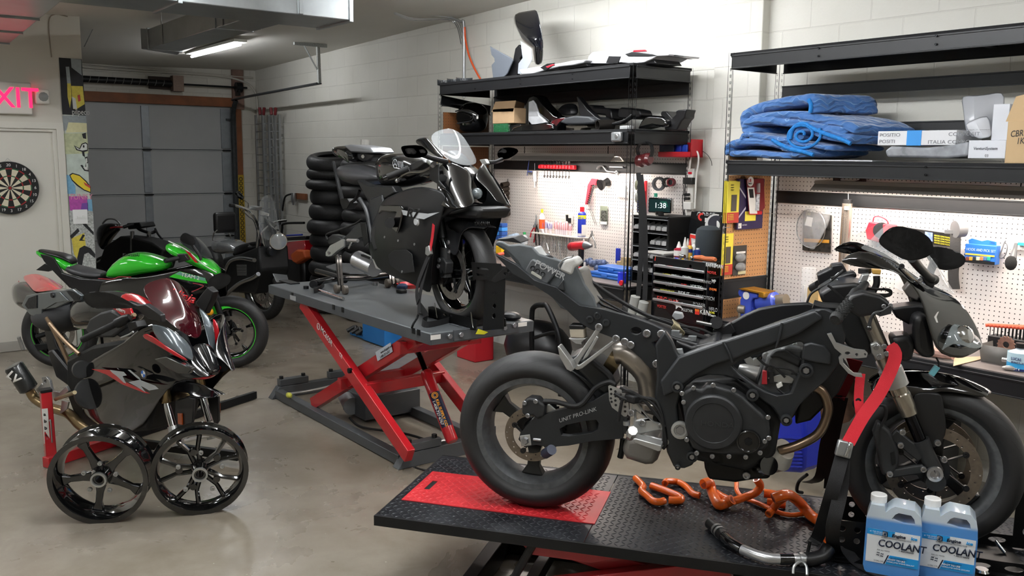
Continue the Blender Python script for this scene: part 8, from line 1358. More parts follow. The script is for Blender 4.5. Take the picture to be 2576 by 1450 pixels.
P('gloss_cover',[(955,516),(1005,516),(1013,524),(1010,545),(1004,570),(998,588),(984,575),(990,550),(996,535),(960,532),(950,540)],-.25,-.235,PGB,.006); MB().rings([(g(982,560,-.25),.028),(g(980,561,-.30),.028)],16).obj('crash_bobbin',BK,rb); MB().lathe(g(1049,558,-.25),g0,[(0,.01),(.018,.01),(.024,0)],16).obj('side_indicator',mat('frosted lens','B8BABB',.2,metal=.2),rb)
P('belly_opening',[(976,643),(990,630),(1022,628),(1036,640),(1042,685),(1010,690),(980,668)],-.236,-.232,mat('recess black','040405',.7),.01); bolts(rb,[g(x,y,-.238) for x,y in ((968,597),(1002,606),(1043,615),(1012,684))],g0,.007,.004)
# tank, seat, tail
loft(R7,[(972,402,985,470,.08,.7),(988,388,1002,478,.15,.7),(1012,382,1032,474,.16,.7),(1045,386,1062,462,.14,.7),(1070,400,1082,450,.1,.7)],'fuel_tank',PGB,rb)
lg=g(994,412,-.165); MB().lathe(lg,g0,[(.022,0),(.026,0),(.026,.001),(.022,.001)],24,closed=True).obj('tank_badge',DSV,rb)
for k in range(3): MB().beam(lg+g0*.001+V((0,0,.018)) if k==0 else lg+g0*.001+V((.016*(1 if k==1 else -1),0,-.01)),lg+g0*.001,.0006,.005).obj('badge_fork',DSV,rb)
for k in range(4): T('tank_slash',[(1002+3.6*k,405+.8*k),(1003+3.6*k,421+.6*k)],-.168,.0016,DSV,6)
loft(R7,[(874,424,880,440,.05,.8),(884,412,894,460,.14,.75),(905,412,915,468,.145,.75),(935,420,938,466,.13,.75),(955,432,958,458,.09,.75),(972,442,974,455,.05,.75)],'seat',mat('seat vinyl','3B3B3D',.38,bmp=.1,bscale=300),rb)
loft(R7,[(850,372,855,385,.05,.8),(868,364,872,398,.11,.8),(890,368,895,408,.11,.8),(912,378,915,412,.08,.8)],'tail_unit',PGB,rb); P('tail_cover',[(862,366),(880,364),(928,372),(938,384),(930,386),(882,384)],-.07,.09,mat('satin silver cover','77797C',.3,metal=.3),.01); P('seat_lock_cover',[(888,386),(905,382),(940,388),(938,396),(924,406),(908,405),(890,394)],-.03,.06,MBG,.008); MB().lathe(g(914,394,-.035),g0+R7.u*.8,[(0,.008),(.011,.008),(.013,0)],14).obj('lock_barrel',CHR,rb)
S('tail_side',[[(844,374,-.14),(850,388,-.13)],[(860,372,-.14),(866,402,-.12)],[(876,384,-.13),(884,420,-.11)]],PGB,sub=1); S('tail_side',[[(935,385,.12),(930,400,.12)],[(958,390,.14),(956,414,.13)]],PGB,sub=1)
T('plate_stalk',[(838,407),(846,440),(855,480),(862,508)],-.02,[.012,.012,.014,.014],BLK); P('plate_light',[(854,500),(872,500),(880,512),(872,526),(862,528),(856,512)],-.04,.02,BLK,.004); T('rear_indicator_arm',[(880,512),(895,500),(905,480)],-.03,.01,BLK)
# frame, swingarm, foot peg
P('rear_frame',[(895,452),(925,466),(985,468),(995,485),(960,505),(940,540),(930,520),(915,490)],-.16,-.1,MBK,.01); P('main_frame',[(930,500),(960,490),(965,530),(955,600),(960,640),(935,655),(925,600),(920,550)],-.17,-.14,FM,.008); P('clutch_case',[(935,570),(955,562),(962,600),(956,630),(940,632),(930,605)],-.2,-.15,EM,.012)
P('swingarm',[(862,600),(900,562),(925,558),(930,600),(905,600),(880,618),(866,622)],-.13,-.1,FM,.008); P('swingarm_end',[(819,644),(819,635),(830,618),(861,602),(865,604),(865,620),(847,632),(833,644),(825,646)],-.14,-.12,AL,.003,[circ(827,637,4,12)]); P('rear_caliper',[(822,600),(834,590),(855,596),(862,606),(848,614),(826,616)],-.12,-.06,EM,.008)
T('brake_hose',[(824,604),(822,590),(850,580),(890,565),(910,552)],-.13,.006,RB); T('frame_rail',[(905,500),(922,530),(930,570),(938,610)],-.18,.014,FM); P('footpeg_plate',[(905,560),(920,560),(926,610),(915,622)],-.19,-.18,BLK,.003); T('footpeg',[(875,605),(900,606)],-.24,.011,AL); T('gear_rod',[(877,625),(884,610)],-.22,.005,AL)
e0=g(893,650,-.12);e1=g(950,678,-.08); MB().rings([(e0,.045),(e0+(e1-e0)*.12,.056)],24).obj('silencer_cap',BLK,rb); MB().rings([(e0+(e1-e0)*.12,.057),(e0+(e1-e0)*.9,.057)],26).obj('silencer',mat('brushed steel can','B9BABC',.25,metal=.9),rb); P('silencer_badge',[(908,640),(914,640),(932,647),(930,653),(908,645)],-.195,-.194,BLK,0)
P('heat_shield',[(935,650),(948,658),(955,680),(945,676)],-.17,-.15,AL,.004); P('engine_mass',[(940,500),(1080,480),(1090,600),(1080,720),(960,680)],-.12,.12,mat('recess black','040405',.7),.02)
# bars and mirrors
h0=g(966,449,-.34);h1=g(1028,424,-.24); MB().rings([(h0,.017),(h1,.017)],16).obj('grip',RB,rb); MB().rings([(h0,.019),(h0+(h1-h0)*.15,.019)],16).obj('bar_end',BKG,rb); P('switchgear',[(1028,415),(1045,405),(1060,402),(1070,410),(1050,425),(1032,432)],-.24,-.18,BK,.006)
T('brake_lever',[(999,455),(1010,445),(1030,434),(1060,432),(1080,424),(1088,418)],-.31,[.008,.005,.006,.007,.008,.01],CHR); MB().ball(g(999,455,-.31),.012).obj('lever_ball',CHR,rb); MB().rings([(g(1080,405,-.22),.018),(g(1090,414,-.22),.018)],14).obj('reservoir',ALU,rb)
mirror_head(R7,[(1008,370),(1014,366),(1049,364),(1058,367),(1070,381),(1069,390),(1060,400),(1023,398),(1018,390)],-.34,.10,'mirror',BK,rb); T('mirror_stalk',[(1064,390),(1085,398),(1125,408)],[-.31,-.26,-.17],[.014,.012,.014],BK)
mirror_head(R7,[(1250,390),(1256,378),(1264,370),(1293,370),(1301,377),(1294,388),(1270,404),(1258,402)],.36,.08,'mirror',BK,rb); T('mirror_stalk',[(1262,402),(1245,408),(1222,410)],[.33,.24,.16],[.014,.011,.013],BK); P('mirror_foot',[(1205,402),(1220,400),(1226,412),(1215,418)],.14,.16,AL,.004)
single('paper_note',sil([(1210,556),(1222,550),(1234,552),(1239,584),(1222,586)],4.3,.002),WH,'white paper hanging under the left rack behind the black bike','paper')
# ================================================================ RED AND BLACK SPORT BIKE ON STAND
BW=Fr(-5.97,1.01,18,0); bw=thing('motorcycle','black, grey and red sport bike with dark red windscreen, both wheels removed','motorcycle',BW.w(.6,0,0))
g,P,T,S=K(BW,bw); MR_=mat('metallic red paint','B5151F',.15,coat=1,spec=.6); MG_=mat('metallic grey paint','5C6468',.25,metal=.4,coat=.8); BG=mat('gloss fairing black','0A0B0E',.12,coat=1); BRZ=mat('bronze frame','8A745C',.35,metal=.7); no_=-BW.n
S('tail_cover',[[(52,694,.05),(62,708,0),(75,722,-.06),(84,736,-.1)],[(80,687,.05),(92,698,0),(102,714,-.06),(110,734,-.1)],[(108,690,.05),(120,702,0),(130,716,-.06),(137,729,-.1)],[(162,720,.04),(161,722,0),(158,724,-.04),(155,726,-.08)]],MR_)
loft(BW,[(46,705,50,762,.05,.7),(66,708,72,772,.10,.7),(100,722,104,785,.11,.7),(150,728,150,790,.11,.7),(190,735,195,780,.10,.7)],'tail_unit',BG,bw); S('tail_edge',[[(44,700,.06),(50,706,.02)],[(37,735,.06),(46,740,.02)],[(50,768,.02),(56,762,-.04)]],MR_,sub=1)
P('tail_vent_frame',[(54,768),(66,744),(95,738),(163,730),(182,727),(204,744),(200,757),(172,760),(140,775),(105,780),(105,807),(75,792)],-.13,-.11,MG_,.004); MSH=mat('vent mesh','15181C',.4,metal=.3,bmp=1,bscale=60)
P('vent_mesh',[(62,768),(72,750),(92,743),(92,776),(70,778)],-.135,-.131,MSH,.001); P('vent_mesh',[(165,731),(185,733),(202,745),(198,755),(186,757)],-.135,-.131,MSH,.001); P('seat_back_panel',[(104,738),(150,735),(172,757),(140,762),(112,778),(104,778)],-.136,-.131,MG_,.002); MB().lathe(g(133,743,-.137),no_,[(0,.008),(.014,.008),(.016,0)],14).obj('seat_lock',BK,bw)
loft(BW,[(106,780,116,806,.08,.8),(125,768,135,828,.14,.8),(160,762,166,838,.15,.8),(190,762,196,832,.12,.8),(206,770,208,815,.08,.8)],'seat',mat('seat alcantara','2D2E30',.7,bmp=.1),bw)
loft(BW,[(205,752,208,830,.09,.75),(228,736,232,828,.14,.75),(270,729,272,822,.15,.75),(315,742,308,822,.13,.75),(345,765,335,815,.09,.75)],'fuel_tank',mat('carbon weave','1C1E20',.2,coat=1,bmp=.2,bscale=500),bw)
P('tank_side_cover',[(213,830),(225,802),(250,787),(278,780),(308,797),(315,825),(280,850),(230,850)],-.2,-.17,mat('matte tank side','2B2C2E',.5),.012); P('tank_red_panel',[(276,774),(290,771),(326,776),(336,802),(318,812),(306,796),(290,782)],-.205,-.19,MR_,.003); text('SUPERMOTO','tank_text',WH,bw,g(292,780,-.208),g(322,792,-.208)-g(292,780,-.208),(0,0,1),.014,bold=.03,sx=.7)
S('cockpit_red_panel',[[(300,740,-.1),(300,757,-.12)],[(330,733,-.08),(320,762,-.12)],[(366,745,-.08),(353,762,-.12)],[(405,782,-.1),(402,790,-.12)]],MR_,sub=1)
cols=[(205,1040,214,918,-.17,-.2),(250,1075,262,884,-.18,-.22),(310,1096,315,862,-.17,-.23),(362,1080,360,812,-.16,-.22),(402,1000,402,815,-.17,-.2),(440,962,440,830,-.17,-.15),(490,951,478,860,-.13,-.08),(535,948,512,905,-.06,-.03)]
side_sheet(BW,cols,8,.012,'side_fairing',BG,bw)
S('grey_cowl',[[(372,812,-.232),(385,838,-.234),(400,866,-.234)],[(405,818,-.212),(420,840,-.214),(432,884,-.21)],[(440,832,-.165),(455,858,-.165),(465,900,-.165)],[(478,862,-.095),(488,885,-.105),(493,918,-.115)]],MG_,sub=1); S('grey_cowl_left',[[(491,762,.12),(512,800,.08)],[(528,790,.15),(520,850,.08)],[(545,830,.15),(530,890,.07)],[(545,925,.12),(538,928,.05)]],MG_,sub=1)
S('red_stripe',[[(356,838,-.236),(354,852,-.236)],[(380,840,-.240),(392,868,-.238)],[(408,868,-.236),(430,893,-.215)],[(477,906,-.165),(477,914,-.165)]],MR_,sub=1); S('red_edge_left',[[(529,790,.17),(540,832,.15)],[(550,812,.17),(542,870,.15)],[(553,840,.17),(544,900,.14)]],MR_,sub=1)
loft(BW,[(499,856,500,900,.07,.8),(514,874,516,928,.07,.8),(531,905,533,942,.05,.8),(543,930,545,947,.03,.8)],'nose_beak',BG,bw); T('red_lip',[(478,948),(510,950),(535,943),(551,925)],[-.12,-.05,.04,.11],.012,MR_)
for k in range(3): T('beak_slat',[(505+6*k,868),(521+4*k,900),(532+3*k,932)],[-.075+.03*k]*3,.004,PBK)
P('headlight_lens',[(387,904),(418,898),(482,928),(473,941),(448,941),(421,928)],-.215,-.19,mat('dark headlight lens','1A1D1E',.06,coat=1),.004)
S('windscreen',[[(348,721,-.15),(385,703,-.06),(425,694,0),(462,715,.12)],[(381,768,-.17),(415,747,-.08),(458,740,0),(488,765,.13)],[(425,815,-.16),(455,802,-.07),(485,795,0),(509,805,.1)],[(478,848,-.06),(488,852,-.02),(499,856,0),(510,838,.05)]],mat('red smoke screen','3A0710',.06,coat=1,alpha=.93,spec=.8))
text('Ninja','screen_sticker',mat('sticker dark red','A8121A',.3),bw,g(418,742,-.03),g(450,752,.03)-g(418,742,-.03),(0,0,1),.045,shear=.3,bold=.03,lift=.03)
q=g(362,941,-.238); MB().lathe(q,no_,[(0,.004),(.028,.004),(.028,0)],28).obj('badge_ring',mat('badge black','0B0C10',.15,coat=1),bw); MB().lathe(q,no_,[(0,.0046),(.018,.0046),(.018,.004)],28).obj('badge_white',WH,bw)
for a in (0,PI): MB().prism([q+no_*.0047]+[q+no_*.0047+BW.u*.018*math.cos(a+b)+V((0,0,.018*math.sin(a+b))) for b in (PI/2,PI*.625,PI*.75,PI*.875,PI)],no_*.0004).obj('badge_blue',PL('badge blue','2A67B8',.3),bw)
P('red_graphic',[(230,929),(275,931),(317,962),(378,991),(363,989),(308,968),(268,943)],-.241,-.2405,MR_,0)
for o in ([(276,931),(311,936),(319,945),(308,947),(317,965),(311,963),(294,947),(282,938)],[(323,962),(351,956),(390,971),(399,979),(375,983),(354,971),(366,988),(345,974)],[(321,931),(327,931),(350,950),(354,957),(345,952)]): P('white_graphic',o,-.243,-.2425,DSV,0)
side_sheet(BW,[(392,1000,400,978,-.09,-.07),(420,1015,430,962,-.09,-.04),(445,1008,470,960,-.09,-.01),(475,1000,505,966,-.085,0),(510,1005,535,980,-.07,0),(543,999,553,994,-.03,0)],6,.01,'front_fender',BG,bw)
P('fender_stay',[(440,1010),(470,1000),(488,1004),(484,1060),(470,1105),(448,1085),(440,1045)],-.1,-.085,PBK,.004); P('fender_stay',[(520,1000),(548,998),(549,1060),(540,1075),(530,1040)],.085,.1,PBK,.004)
ORF=mat('amber reflector','8A3A12',.2,coat=.6); P('reflector',[(446,1040),(457,1041),(458,1070),(447,1068)],-.108,-.1,ORF,.002); P('reflector',[(547,1014),(552,1016),(552,1040),(547,1038)],.1,.108,ORF,.002)
GLD=mat('fork gold','9A8560',.25,metal=.9)
for (a,b,c,d,l) in (((405,940),(418,1014),(434,1072),(447,1112),-.11),((500,940),(507,1000),(526,1060),(535,1095),.11)):
    A,B,C,D=g(*a,l),g(*b,l),g(*c,l),g(*d,l); MB().rings([(A,.028),(A.lerp(B,.9),.030),(B,.026)],20).obj('fork_outer',GLD,bw); MB().cyl(B,C,.0195).obj('fork_stanchion',CHR,bw); MB().rings([(C,.027),(D,.032),(D-V((0,0,.02)),.03)],16).obj('fork_foot',AL,bw)
MB().cyl(g(447,1112,-.11),g(535,1094,.11),.012).obj('axle_rod',AL,bw); P('front_caliper',[(430,1080),(448,1085),(455,1110),(448,1130),(432,1120)],-.08,-.05,EM,.008)
h0=g(206,856,-.38);h1=g(292,815,-.28); MB().rings([(h0,.015),(h0+(h1-h0)*.1,.0175),(h1,.0175)],16).obj('grip',RB,bw); MB().rings([(h1,.024),(h1+(h1-h0)*.25,.026),(h1+(h1-h0)*.4,.018)],12).obj('switchgear',BK,bw); T('brake_line',[(300,820),(325,805),(338,792)],-.2,.012,BRZ); T('gear_lever',[(305,850),(325,842),(335,835)],-.3,.005,ALU)
P('master_cylinder',[(318,812),(338,808),(345,825),(325,835)],-.26,-.2,BK,.006)
mirror_head(BW,[(204,750),(215,738),(240,731),(285,737),(320,756),(345,772),(330,778),(280,776),(240,780),(222,770)],-.40,.10,'mirror',BK,bw); P('mirror_arm',[(318,757),(345,768),(365,765),(403,793),(405,813),(372,803),(345,780),(322,772)],-.3,-.27,BK,.006)
mirror_head(BW,[(522,713),(531,697),(559,683),(575,689),(578,700),(564,722),(537,735),(524,728)],.40,.08,'mirror',BK,bw); P('mirror_arm',[(522,722),(536,735),(531,755),(513,792),(491,762),(505,742)],.22,.26,BK,.006)
T('subframe_rail',[(118,800),(140,840),(165,895),(183,935)],-.13,.013,BRZ); T('subframe_rail',[(125,815),(165,860),(200,892)],-.15,.012,BRZ); P('rear_hugger',[(104,800),(125,815),(140,870),(175,930),(172,950),(150,940),(122,890)],-.1,-.06,PBK,.008); P('swingarm',[(118,885),(130,880),(175,935),(190,960),(175,975),(140,950)],-.14,-.1,PBK,.01)
P('engine_mass',[(165,905),(230,870),(345,850),(395,990),(372,1085),(250,1098),(190,1060),(168,1000)],-.15,.15,mat('engine black','18191A',.5),.02); MB().rings([(g(205,930,-.2),.05),(g(206,931,-.22),.045)],24).obj('clutch_case',EM,bw); MB().rings([(g(230,990,-.17),.09),(g(232,990,-.2),.085)],28).obj('engine_cover',EM,bw)
e0,e1=g(33,920,-.3),g(72,978,-.24); ed=(e1-e0).normalized(); MB().rings([(e0,.046),(e0+ed*.01,.053),(e1,.053),(e1+ed*.01,.04)],26).obj('silencer',mat('carbon silencer','1E2020',.3,coat=.5,bmp=.4,bscale=300),bw); text('LV','silencer_logo',WH,bw,g(18,945,-.36),g(40,962,-.33)-g(18,945,-.36),(0,0,1),.045,bold=.05,lift=.02)
T('exhaust_pipe',[(72,978),(88,1003),(125,1025),(170,1040),(200,1068),(235,1092)],[-.24,-.22,-.2,-.18,-.16,-.14],[.026,.028,.028,.028,.03,.03],mat('bronze exhaust','94805F',.3,metal=.9),12)
P('rearset_plate',[(104,950),(115,948),(124,958),(130,985),(150,988),(166,972),(172,984),(150,1002),(130,1006),(120,990),(108,970)],-.23,-.215,AL,.003,[circ(114,960,4,10)]); P('exhaust_bracket',[(90,982),(104,965),(112,972),(98,992)],-.22,-.21,AL,.002); T('footpeg',[(140,1005),(188,988)],[-.24,-.34],.011,mat('peg brass','9A8D70',.4,metal=.8)); P('rear_brake_lever',[(155,1008),(172,1012),(168,1030),(150,1042),(152,1030)],-.24,-.23,AL,.002)
# red stand
ab=thing('paddock_stand','red tubular service stand holding up the red and black bike','paddock stand',ZP(130,1165,0)); RS=mat('stand red','B01822',.3,coat=.5)
p0=ZP(128,1150,.05); p1=V((p0.x-.03,p0.y+.0,YP(126,998,p0.y).z)); MB().beam(p0-V((0,0,.03)),p1,.055,.055,up=(0,1,0)).obj('upright',RS,ab,bev=.004); MB().beam(p1,p1+V((0,0,.015)),.06,.06,up=(0,1,0)).obj('post_cap',BK,ab)
b0=ZP(115,1165,.032); b1=ZP(290,1108,.032); MB().beam(b0,b1,.055,.06).obj('foot_beam',RS,ab,bev=.003); MB().beam(b1+(b1-b0)*.2,b1+(b1-b0)*2.6,.03,.05).obj('side_lever',BLK,ab); MB().beam(b1,ZP(600,1148,.06),.03,.05).obj('side_lever',BLK,ab)
f=(CP-p0);f.z=0;f.normalize(); r_=V((-f.y,f.x,0)); c=(p0+p1)/2+f*.031-r_*.012; MB().box(c,(.03,.002,.2),M=Matrix((r_,f,V((0,0,1)))).transposed()).obj('white_label',WH,ab)
for k,ch_ in enumerate('abba'): text(ch_,'label_letter',BK,ab,c+f*.002-r_*.008+V((0,0,.06-.04*k)),r_,(0,0,1),.018,bold=.05)
MB().tube([c+f*.01+r_*.02+V((0,0,.03)),c+f*.03+r_*.025+V((0,0,.03)),c+f*.03+r_*.025-V((0,0,.09))],.004,n=6).obj('pin_tether',ALU,ab)
# loose rims
for k,(px,py,W_,axx,lb) in enumerate(((265,1306,.15,(-.87,.49,.10),'gloss black five spoke rear wheel rim without tyre, left of the two loose rims'),(508,1291,.095,(-.94,.33,.12),'gloss black five spoke front wheel rim without tyre, right of the two loose rims'))):
    c=ZP(px,py,0)+V((0,0,.226)); t=thing('cast_wheel',lb,'wheel rim',V((c.x,c.y,0)),'loose black wheel rims'); a=V(axx).normalized(); rim(t,c,a,.214,W_,RIMGL); spokes(t,c,a,.2,5,math.radians(90-25+k*10),RIMGL,.05 if k==0 else .04,.055,.03,.035,off=-.0,fork=bool(k))
    _,e1,e2=wbasis(a); MB().lathe(c-a*.06,a*-1,[(.028,0),(.036,0),(.036,.012),(.028,.012)],24,closed=True).obj('hub_ring',AL,t)
    for j in range(5):
        w=2*PI*j/5+.4; d_=e1*math.cos(w)+e2*math.sin(w); MB().bolt(c-a*.04+d_*(.075 if k==0 else .105),-a,.011,.012).obj('carrier_bolt',AL,t)
# ================================================================ GREEN SPORT BIKE
KW=Fr(-7.93,1.43,55,0); kw=thing('motorcycle','bright green sport bike with black seat standing behind the red bike','motorcycle',KW.w(.7,0,0)); g,P,T,S=K(KW,kw); GN=mat('lime green paint','2FB52A',.15,coat=1)
def wheels(fr,root,wb,R,tm,rm,W1,W0,steer=0,ns=10,fk=False,rear=True,dh=.14):
    for s,W,st in ((wb,W1,steer),)+(((0,W0,0),) if rear else ()):
        a=math.radians(st); x=fr.n*math.cos(a)+fr.u*math.sin(a)*-1; c=fr.w(s,0,R); tyre(root,c,x,R,W,R-.085,W*.75,tm); rim(root,c,x,R-.09,W*.75,rm); spokes(root,c,x,R-.1,ns,.3,rm,.035,.03,.02,.025); disc(root,c,x,dh,dh-.04,DSC,BLK,off=-.055,nb=5,holes=24)
wheels(KW,kw,1.38,.3,TSP,RIMGL,.115,.15,ns=5)
for s in (0,1.38): c=KW.w(s,0,.3); MB().lathe(c-KW.n*.058,KW.n,[(.205,0),(.210,0),(.210,.002),(.205,.002)],48,closed=True).obj('green_rim_stripe',GN,kw)
loft(KW,[(86,628,92,640,.03,.8),(120,634,124,658,.08,.8),(160,643,166,678,.10,.8),(192,660,200,700,.09,.8)],'tail_unit',GN,kw); loft(KW,[(95,625,97,632,.05,.8),(130,632,132,642,.08,.8),(175,640,178,655,.09,.8),(190,658,190,668,.07,.8)],'pillion_seat',BK,kw)
loft(KW,[(165,660,168,682,.09,.8),(195,668,200,695,.13,.8),(235,678,238,702,.12,.8),(268,684,268,700,.08,.8)],'seat',mat('seat vinyl','3B3B3D',.38),kw); loft(KW,[(270,690,272,697,.08,.75),(290,658,295,700,.13,.75),(325,634,328,700,.16,.75),(360,632,364,690,.16,.75),(400,645,404,685,.14,.75),(432,655,434,675,.1,.75)],'fuel_tank',GN,kw); text('Kawasaki','tank_text',BK,kw,g(308,645,-.15),KW.u,(0,0,1),.025,bold=.03,shear=.3,lift=.01)
P('tail_fairing',[(100,640),(118,642),(135,650),(160,690),(185,720),(175,725),(140,690),(110,658)],-.11,-.09,PBK,.004); P('subframe_cover',[(150,685),(200,700),(268,705),(300,712),(262,760),(200,745),(170,720)],-.15,-.12,PBK,.01); P('plate_bracket',[(90,680),(112,664),(134,672),(122,684)],-.03,.03,BK,.002)
side_sheet(KW,[(240,770,250,710,-.15,-.16),(270,760,300,696,-.18,-.19),(320,790,345,700,-.2,-.2),(370,850,395,690,-.2,-.2),(430,860,440,680,-.2,-.2),(500,810,490,668,-.2,-.18),(545,760,548,690,-.17,-.14)],6,.02,'side_fairing',PGB,kw)
P('green_stripe',[(425,697),(452,683),(516,700),(522,714),(480,708)],-.235,-.234,GN,0); P('silver_sticker',[(440,690),(452,684),(515,700),(518,708)],-.236,-.2355,PL('holographic','7FB9A8',.2,metal=.5),0); text('TEAM 2','sticker_text',WH,kw,g(455,695,-.24),g(515,708,-.24)-g(455,695,-.24),(0,0,1),.03)
T('pink_stripe',[(247,701),(282,703),(300,697),(330,698)],-.23,.003,PL('stripe pink','A5303C',.4)); T('pink_stripe',[(485,713),(512,720),(482,735)],-.235,.003,PL('stripe pink','A5303C',.4))
loft(KW,[(420,608,424,630,.16,.8),(455,612,460,650,.17,.8),(500,640,502,672,.14,.8),(530,650,532,690,.1,.8),(558,680,558,700,.05,.8)],'front_cowl',GN,kw); T('white_pinstripe',[(424,607),(470,630),(510,665),(545,686)],-.175,.004,WH); P('red_flash',[(465,630),(478,636),(498,662),(490,660)],-.19,-.175,MR_,0)
S('windscreen',[[(440,606,-.12),(470,585,0),(500,596,.1)],[(480,630,-.12),(505,612,0),(525,622,.1)],[(512,652,-.08),(530,650,0),(545,655,.06)]],mat('smoke screen','20242A',.05,coat=1,alpha=.75)); mirror_head(KW,[(448,604),(462,584),(470,586),(490,605),(486,622),(470,616)],-.28,.05,'mirror',BK,kw); T('mirror_stalk',[(480,612),(500,640),(506,655)],-.24,.012,BK)
h0=g(415,657,-.36);h1=g(448,650,-.27); MB().rings([(h0,.017),(h1,.017)],14).obj('grip',RB,kw); P('switchgear',[(445,640),(465,640),(475,655),(448,662)],-.26,-.2,BK,.006)
side_sheet(KW,[(525,780,520,758,-.09,-.05),(545,800,540,758,-.085,-.02),(560,772,565,758,-.08,0),(592,776,596,772,-.03,0)],5,.01,'front_fender',GN,kw); MB().ball(g(528,785,-.15),.03,12).obj('amber_indicator',PL('amber','E09A1A',.2),kw)
for l in (-.1,.1): MB().cyl(g(520,700,l),KW.w(1.38,l,.3),.024).obj('fork_leg',BLK,kw)
T('swingarm',[(92,848),(150,830),(200,820)],-.09,.02,BLK); T('rear_footpeg',[(47,848),(58,880)],[-.3,-.28],.014,ALU); P('swingarm_plate',[(85,868),(150,862),(152,872),(95,884)],-.12,-.1,BLK,.003); P('engine_mass',[(200,745),(480,740),(470,840),(300,850),(220,800)],-.12,.12,mat('engine black','18191A',.5),.02); T('side_stand',[(250,800),(262,905)],.2,.012,BLK)
# ================================================================ CRUISER
CZ=Fr(-10.72,3.63,0,0); cz=thing('motorcycle','silver cruiser motorcycle with tall clear windshield by the roller door','motorcycle',CZ.w(.8,0,0)); g,P,T,S=K(CZ,cz); SV=mat('silver paint','9DA0A2',.2,metal=.5,coat=.8)
c=CZ.w(1.62,0,.315); a=math.radians(14); x=CZ.n*math.cos(a)-CZ.u*math.sin(a); tyre(cz,c,x,.32,.12,.235,.08,TKN); rim(cz,c,x,.225,.07,CHR); disc(cz,c,x,.15,.11,DSC,CHR,off=-.05,nb=6,holes=24); _,e1,e2=wbasis(x)
for k in range(28): w=2*PI*k/28; MB().cyl(c+x*(.03 if k%2 else -.03)+(e1*math.cos(w+.3)+e2*math.sin(w+.3))*.03,c+(e1*math.cos(w)+e2*math.sin(w))*.215,.0022,n=5).obj('wire_spoke',CHR,cz)
m=MB(); 
for i in range(13): w=math.radians(5+i*13); m.v+=[c+(e1*math.cos(w)+e2*math.sin(w))*(.345-.02*abs(q)*8*abs(q))+x*q for q in (-.085,-.05,0,.05,.085)]
m.f=[(i*5+j,i*5+j+1,i*5+j+6,i*5+j+5) for i in range(12) for j in range(4)]; m.mi=[0]*48; m.obj('front_fender',SV,cz,solid=.004,sub=1,ang=90)
for l in (-.11,.11): A=g(652,560,l-.0);B=c+x*l*1.0; MB().rings([(A,.022),(A.lerp(B,.55),.022),(A.lerp(B,.56),.029),(B,.03)],18).obj('fork_leg',CHR,cz); MB().box(A.lerp(B,.5)+V((.03,0,-.02)),(.01,.02,.05)).obj('reflector',ORF,cz)
L=g(700,607,.0); d=V((.93,-.2,-.05)); MB().rings([(L-d*.12,.03),(L-d*.08,.075),(L,.092),(L+d*.01,.088)],26).obj('headlight_shell',CHR,cz); MB().rings([(L+d*.011,.08),(L+d*.02,.05),(L+d*.022,.001)],24).obj('headlight_glass',mat('lamp glass bright','A9AEB0',.08,metal=.4),cz); MB().rings([(g(682,632,-.05),.05),(g(686,634,-.05),.04)],16).obj('horn',BK,cz)
T('handlebar',[(590,517),(612,524),(634,540),(648,565),(655,590)],[-.42,-.34,-.26,-.16,-.06],.014,CHR); T('handlebar',[(655,590),(668,575),(690,560),(720,555)],[-.06,.1,.26,.42],.014,CHR); MB().rings([(g(578,517,-.47),.018),(g(592,518,-.41),.018)],14).obj('grip',RB,cz); P('brake_reservoir',[(628,518),(645,521),(643,530),(626,528)],-.3,-.24,ALU,.003); T('clutch_cable',[(610,530),(625,545),(640,560),(650,610),(645,680)],-.2,.005,RB)
mirror_head(CZ,[(588,488),(594,478),(604,480),(617,498),(612,504),(598,500)],-.4,.04,'mirror',CHR,cz); T('mirror_stalk',[(613,502),(624,512),(624,522)],[-.4,-.36,-.33],.005,CHR)
S('windshield',[[(652,500,-.2),(670,484,-.08),(690,490,.1)],[(648,560,-.22),(672,560,-.08),(700,560,.16)],[(652,600,-.18),(680,612,-.06),(712,600,.16)]],mat('clear screen','E6ECEF',.04,alpha=.2,coat=1),sub=1); P('screen_plate',[(659,533),(675,538),(674,544),(659,540)],-.1,-.09,WH,.002); S('inner_visor',[[(662,545,-.12),(672,545,.0)],[(680,575,-.14),(695,565,.1)],[(690,590,-.12),(704,585,.1)]],mat('smoke visor','3A3D42',.1,alpha=.8),sub=0)
loft(CZ,[(548,602,552,640,.12,.7),(570,598,574,640,.17,.7),(592,606,594,636,.15,.7),(604,622,604,634,.1,.7)],'rear_fender_bag',SV,cz); MB().add(*(lambda o:(o.v,o.f))(MB().box(g(565,560,0),(.08,.26,.24)))).obj('backrest_pad',BK,cz,bev=.04,seg=4); T('sissy_bar',[(547,578),(538,588),(535,605)],[-.1,-.13,-.13],.008,CHR); T('sissy_bar',[(572,582),(580,595),(578,604)],[.08,.12,.12],.008,CHR)
P('engine_block',[(560,650),(600,640),(650,620),(655,680),(640,740),(570,735)],-.16,.16,mat('engine black','18191A',.5),.02); T('exhaust_pipe',[(565,690),(578,660),(605,650),(640,655)],-.2,.022,CHR,12); T('exhaust_pipe',[(560,750),(600,715),(635,700),(650,690)],-.22,.022,CHR,12); T('frame_tube',[(590,640),(620,618),(650,612)],-.05,.02,BLK)
for k in range(7): MB().cyl(g(596+k*.3,668+k*4,-.16),g(620,668+k*4,-.16),.006).obj('cooling_fin',ALU,cz)
loft(CZ,[(600,622,604,650,.1,.7),(625,612,628,640,.14,.7),(648,606,650,630,.1,.7)],'fuel_tank',BK,cz); tyre(cz,CZ.w(0,0,.32),CZ.n,.32,.15,.22,.1,TKN)
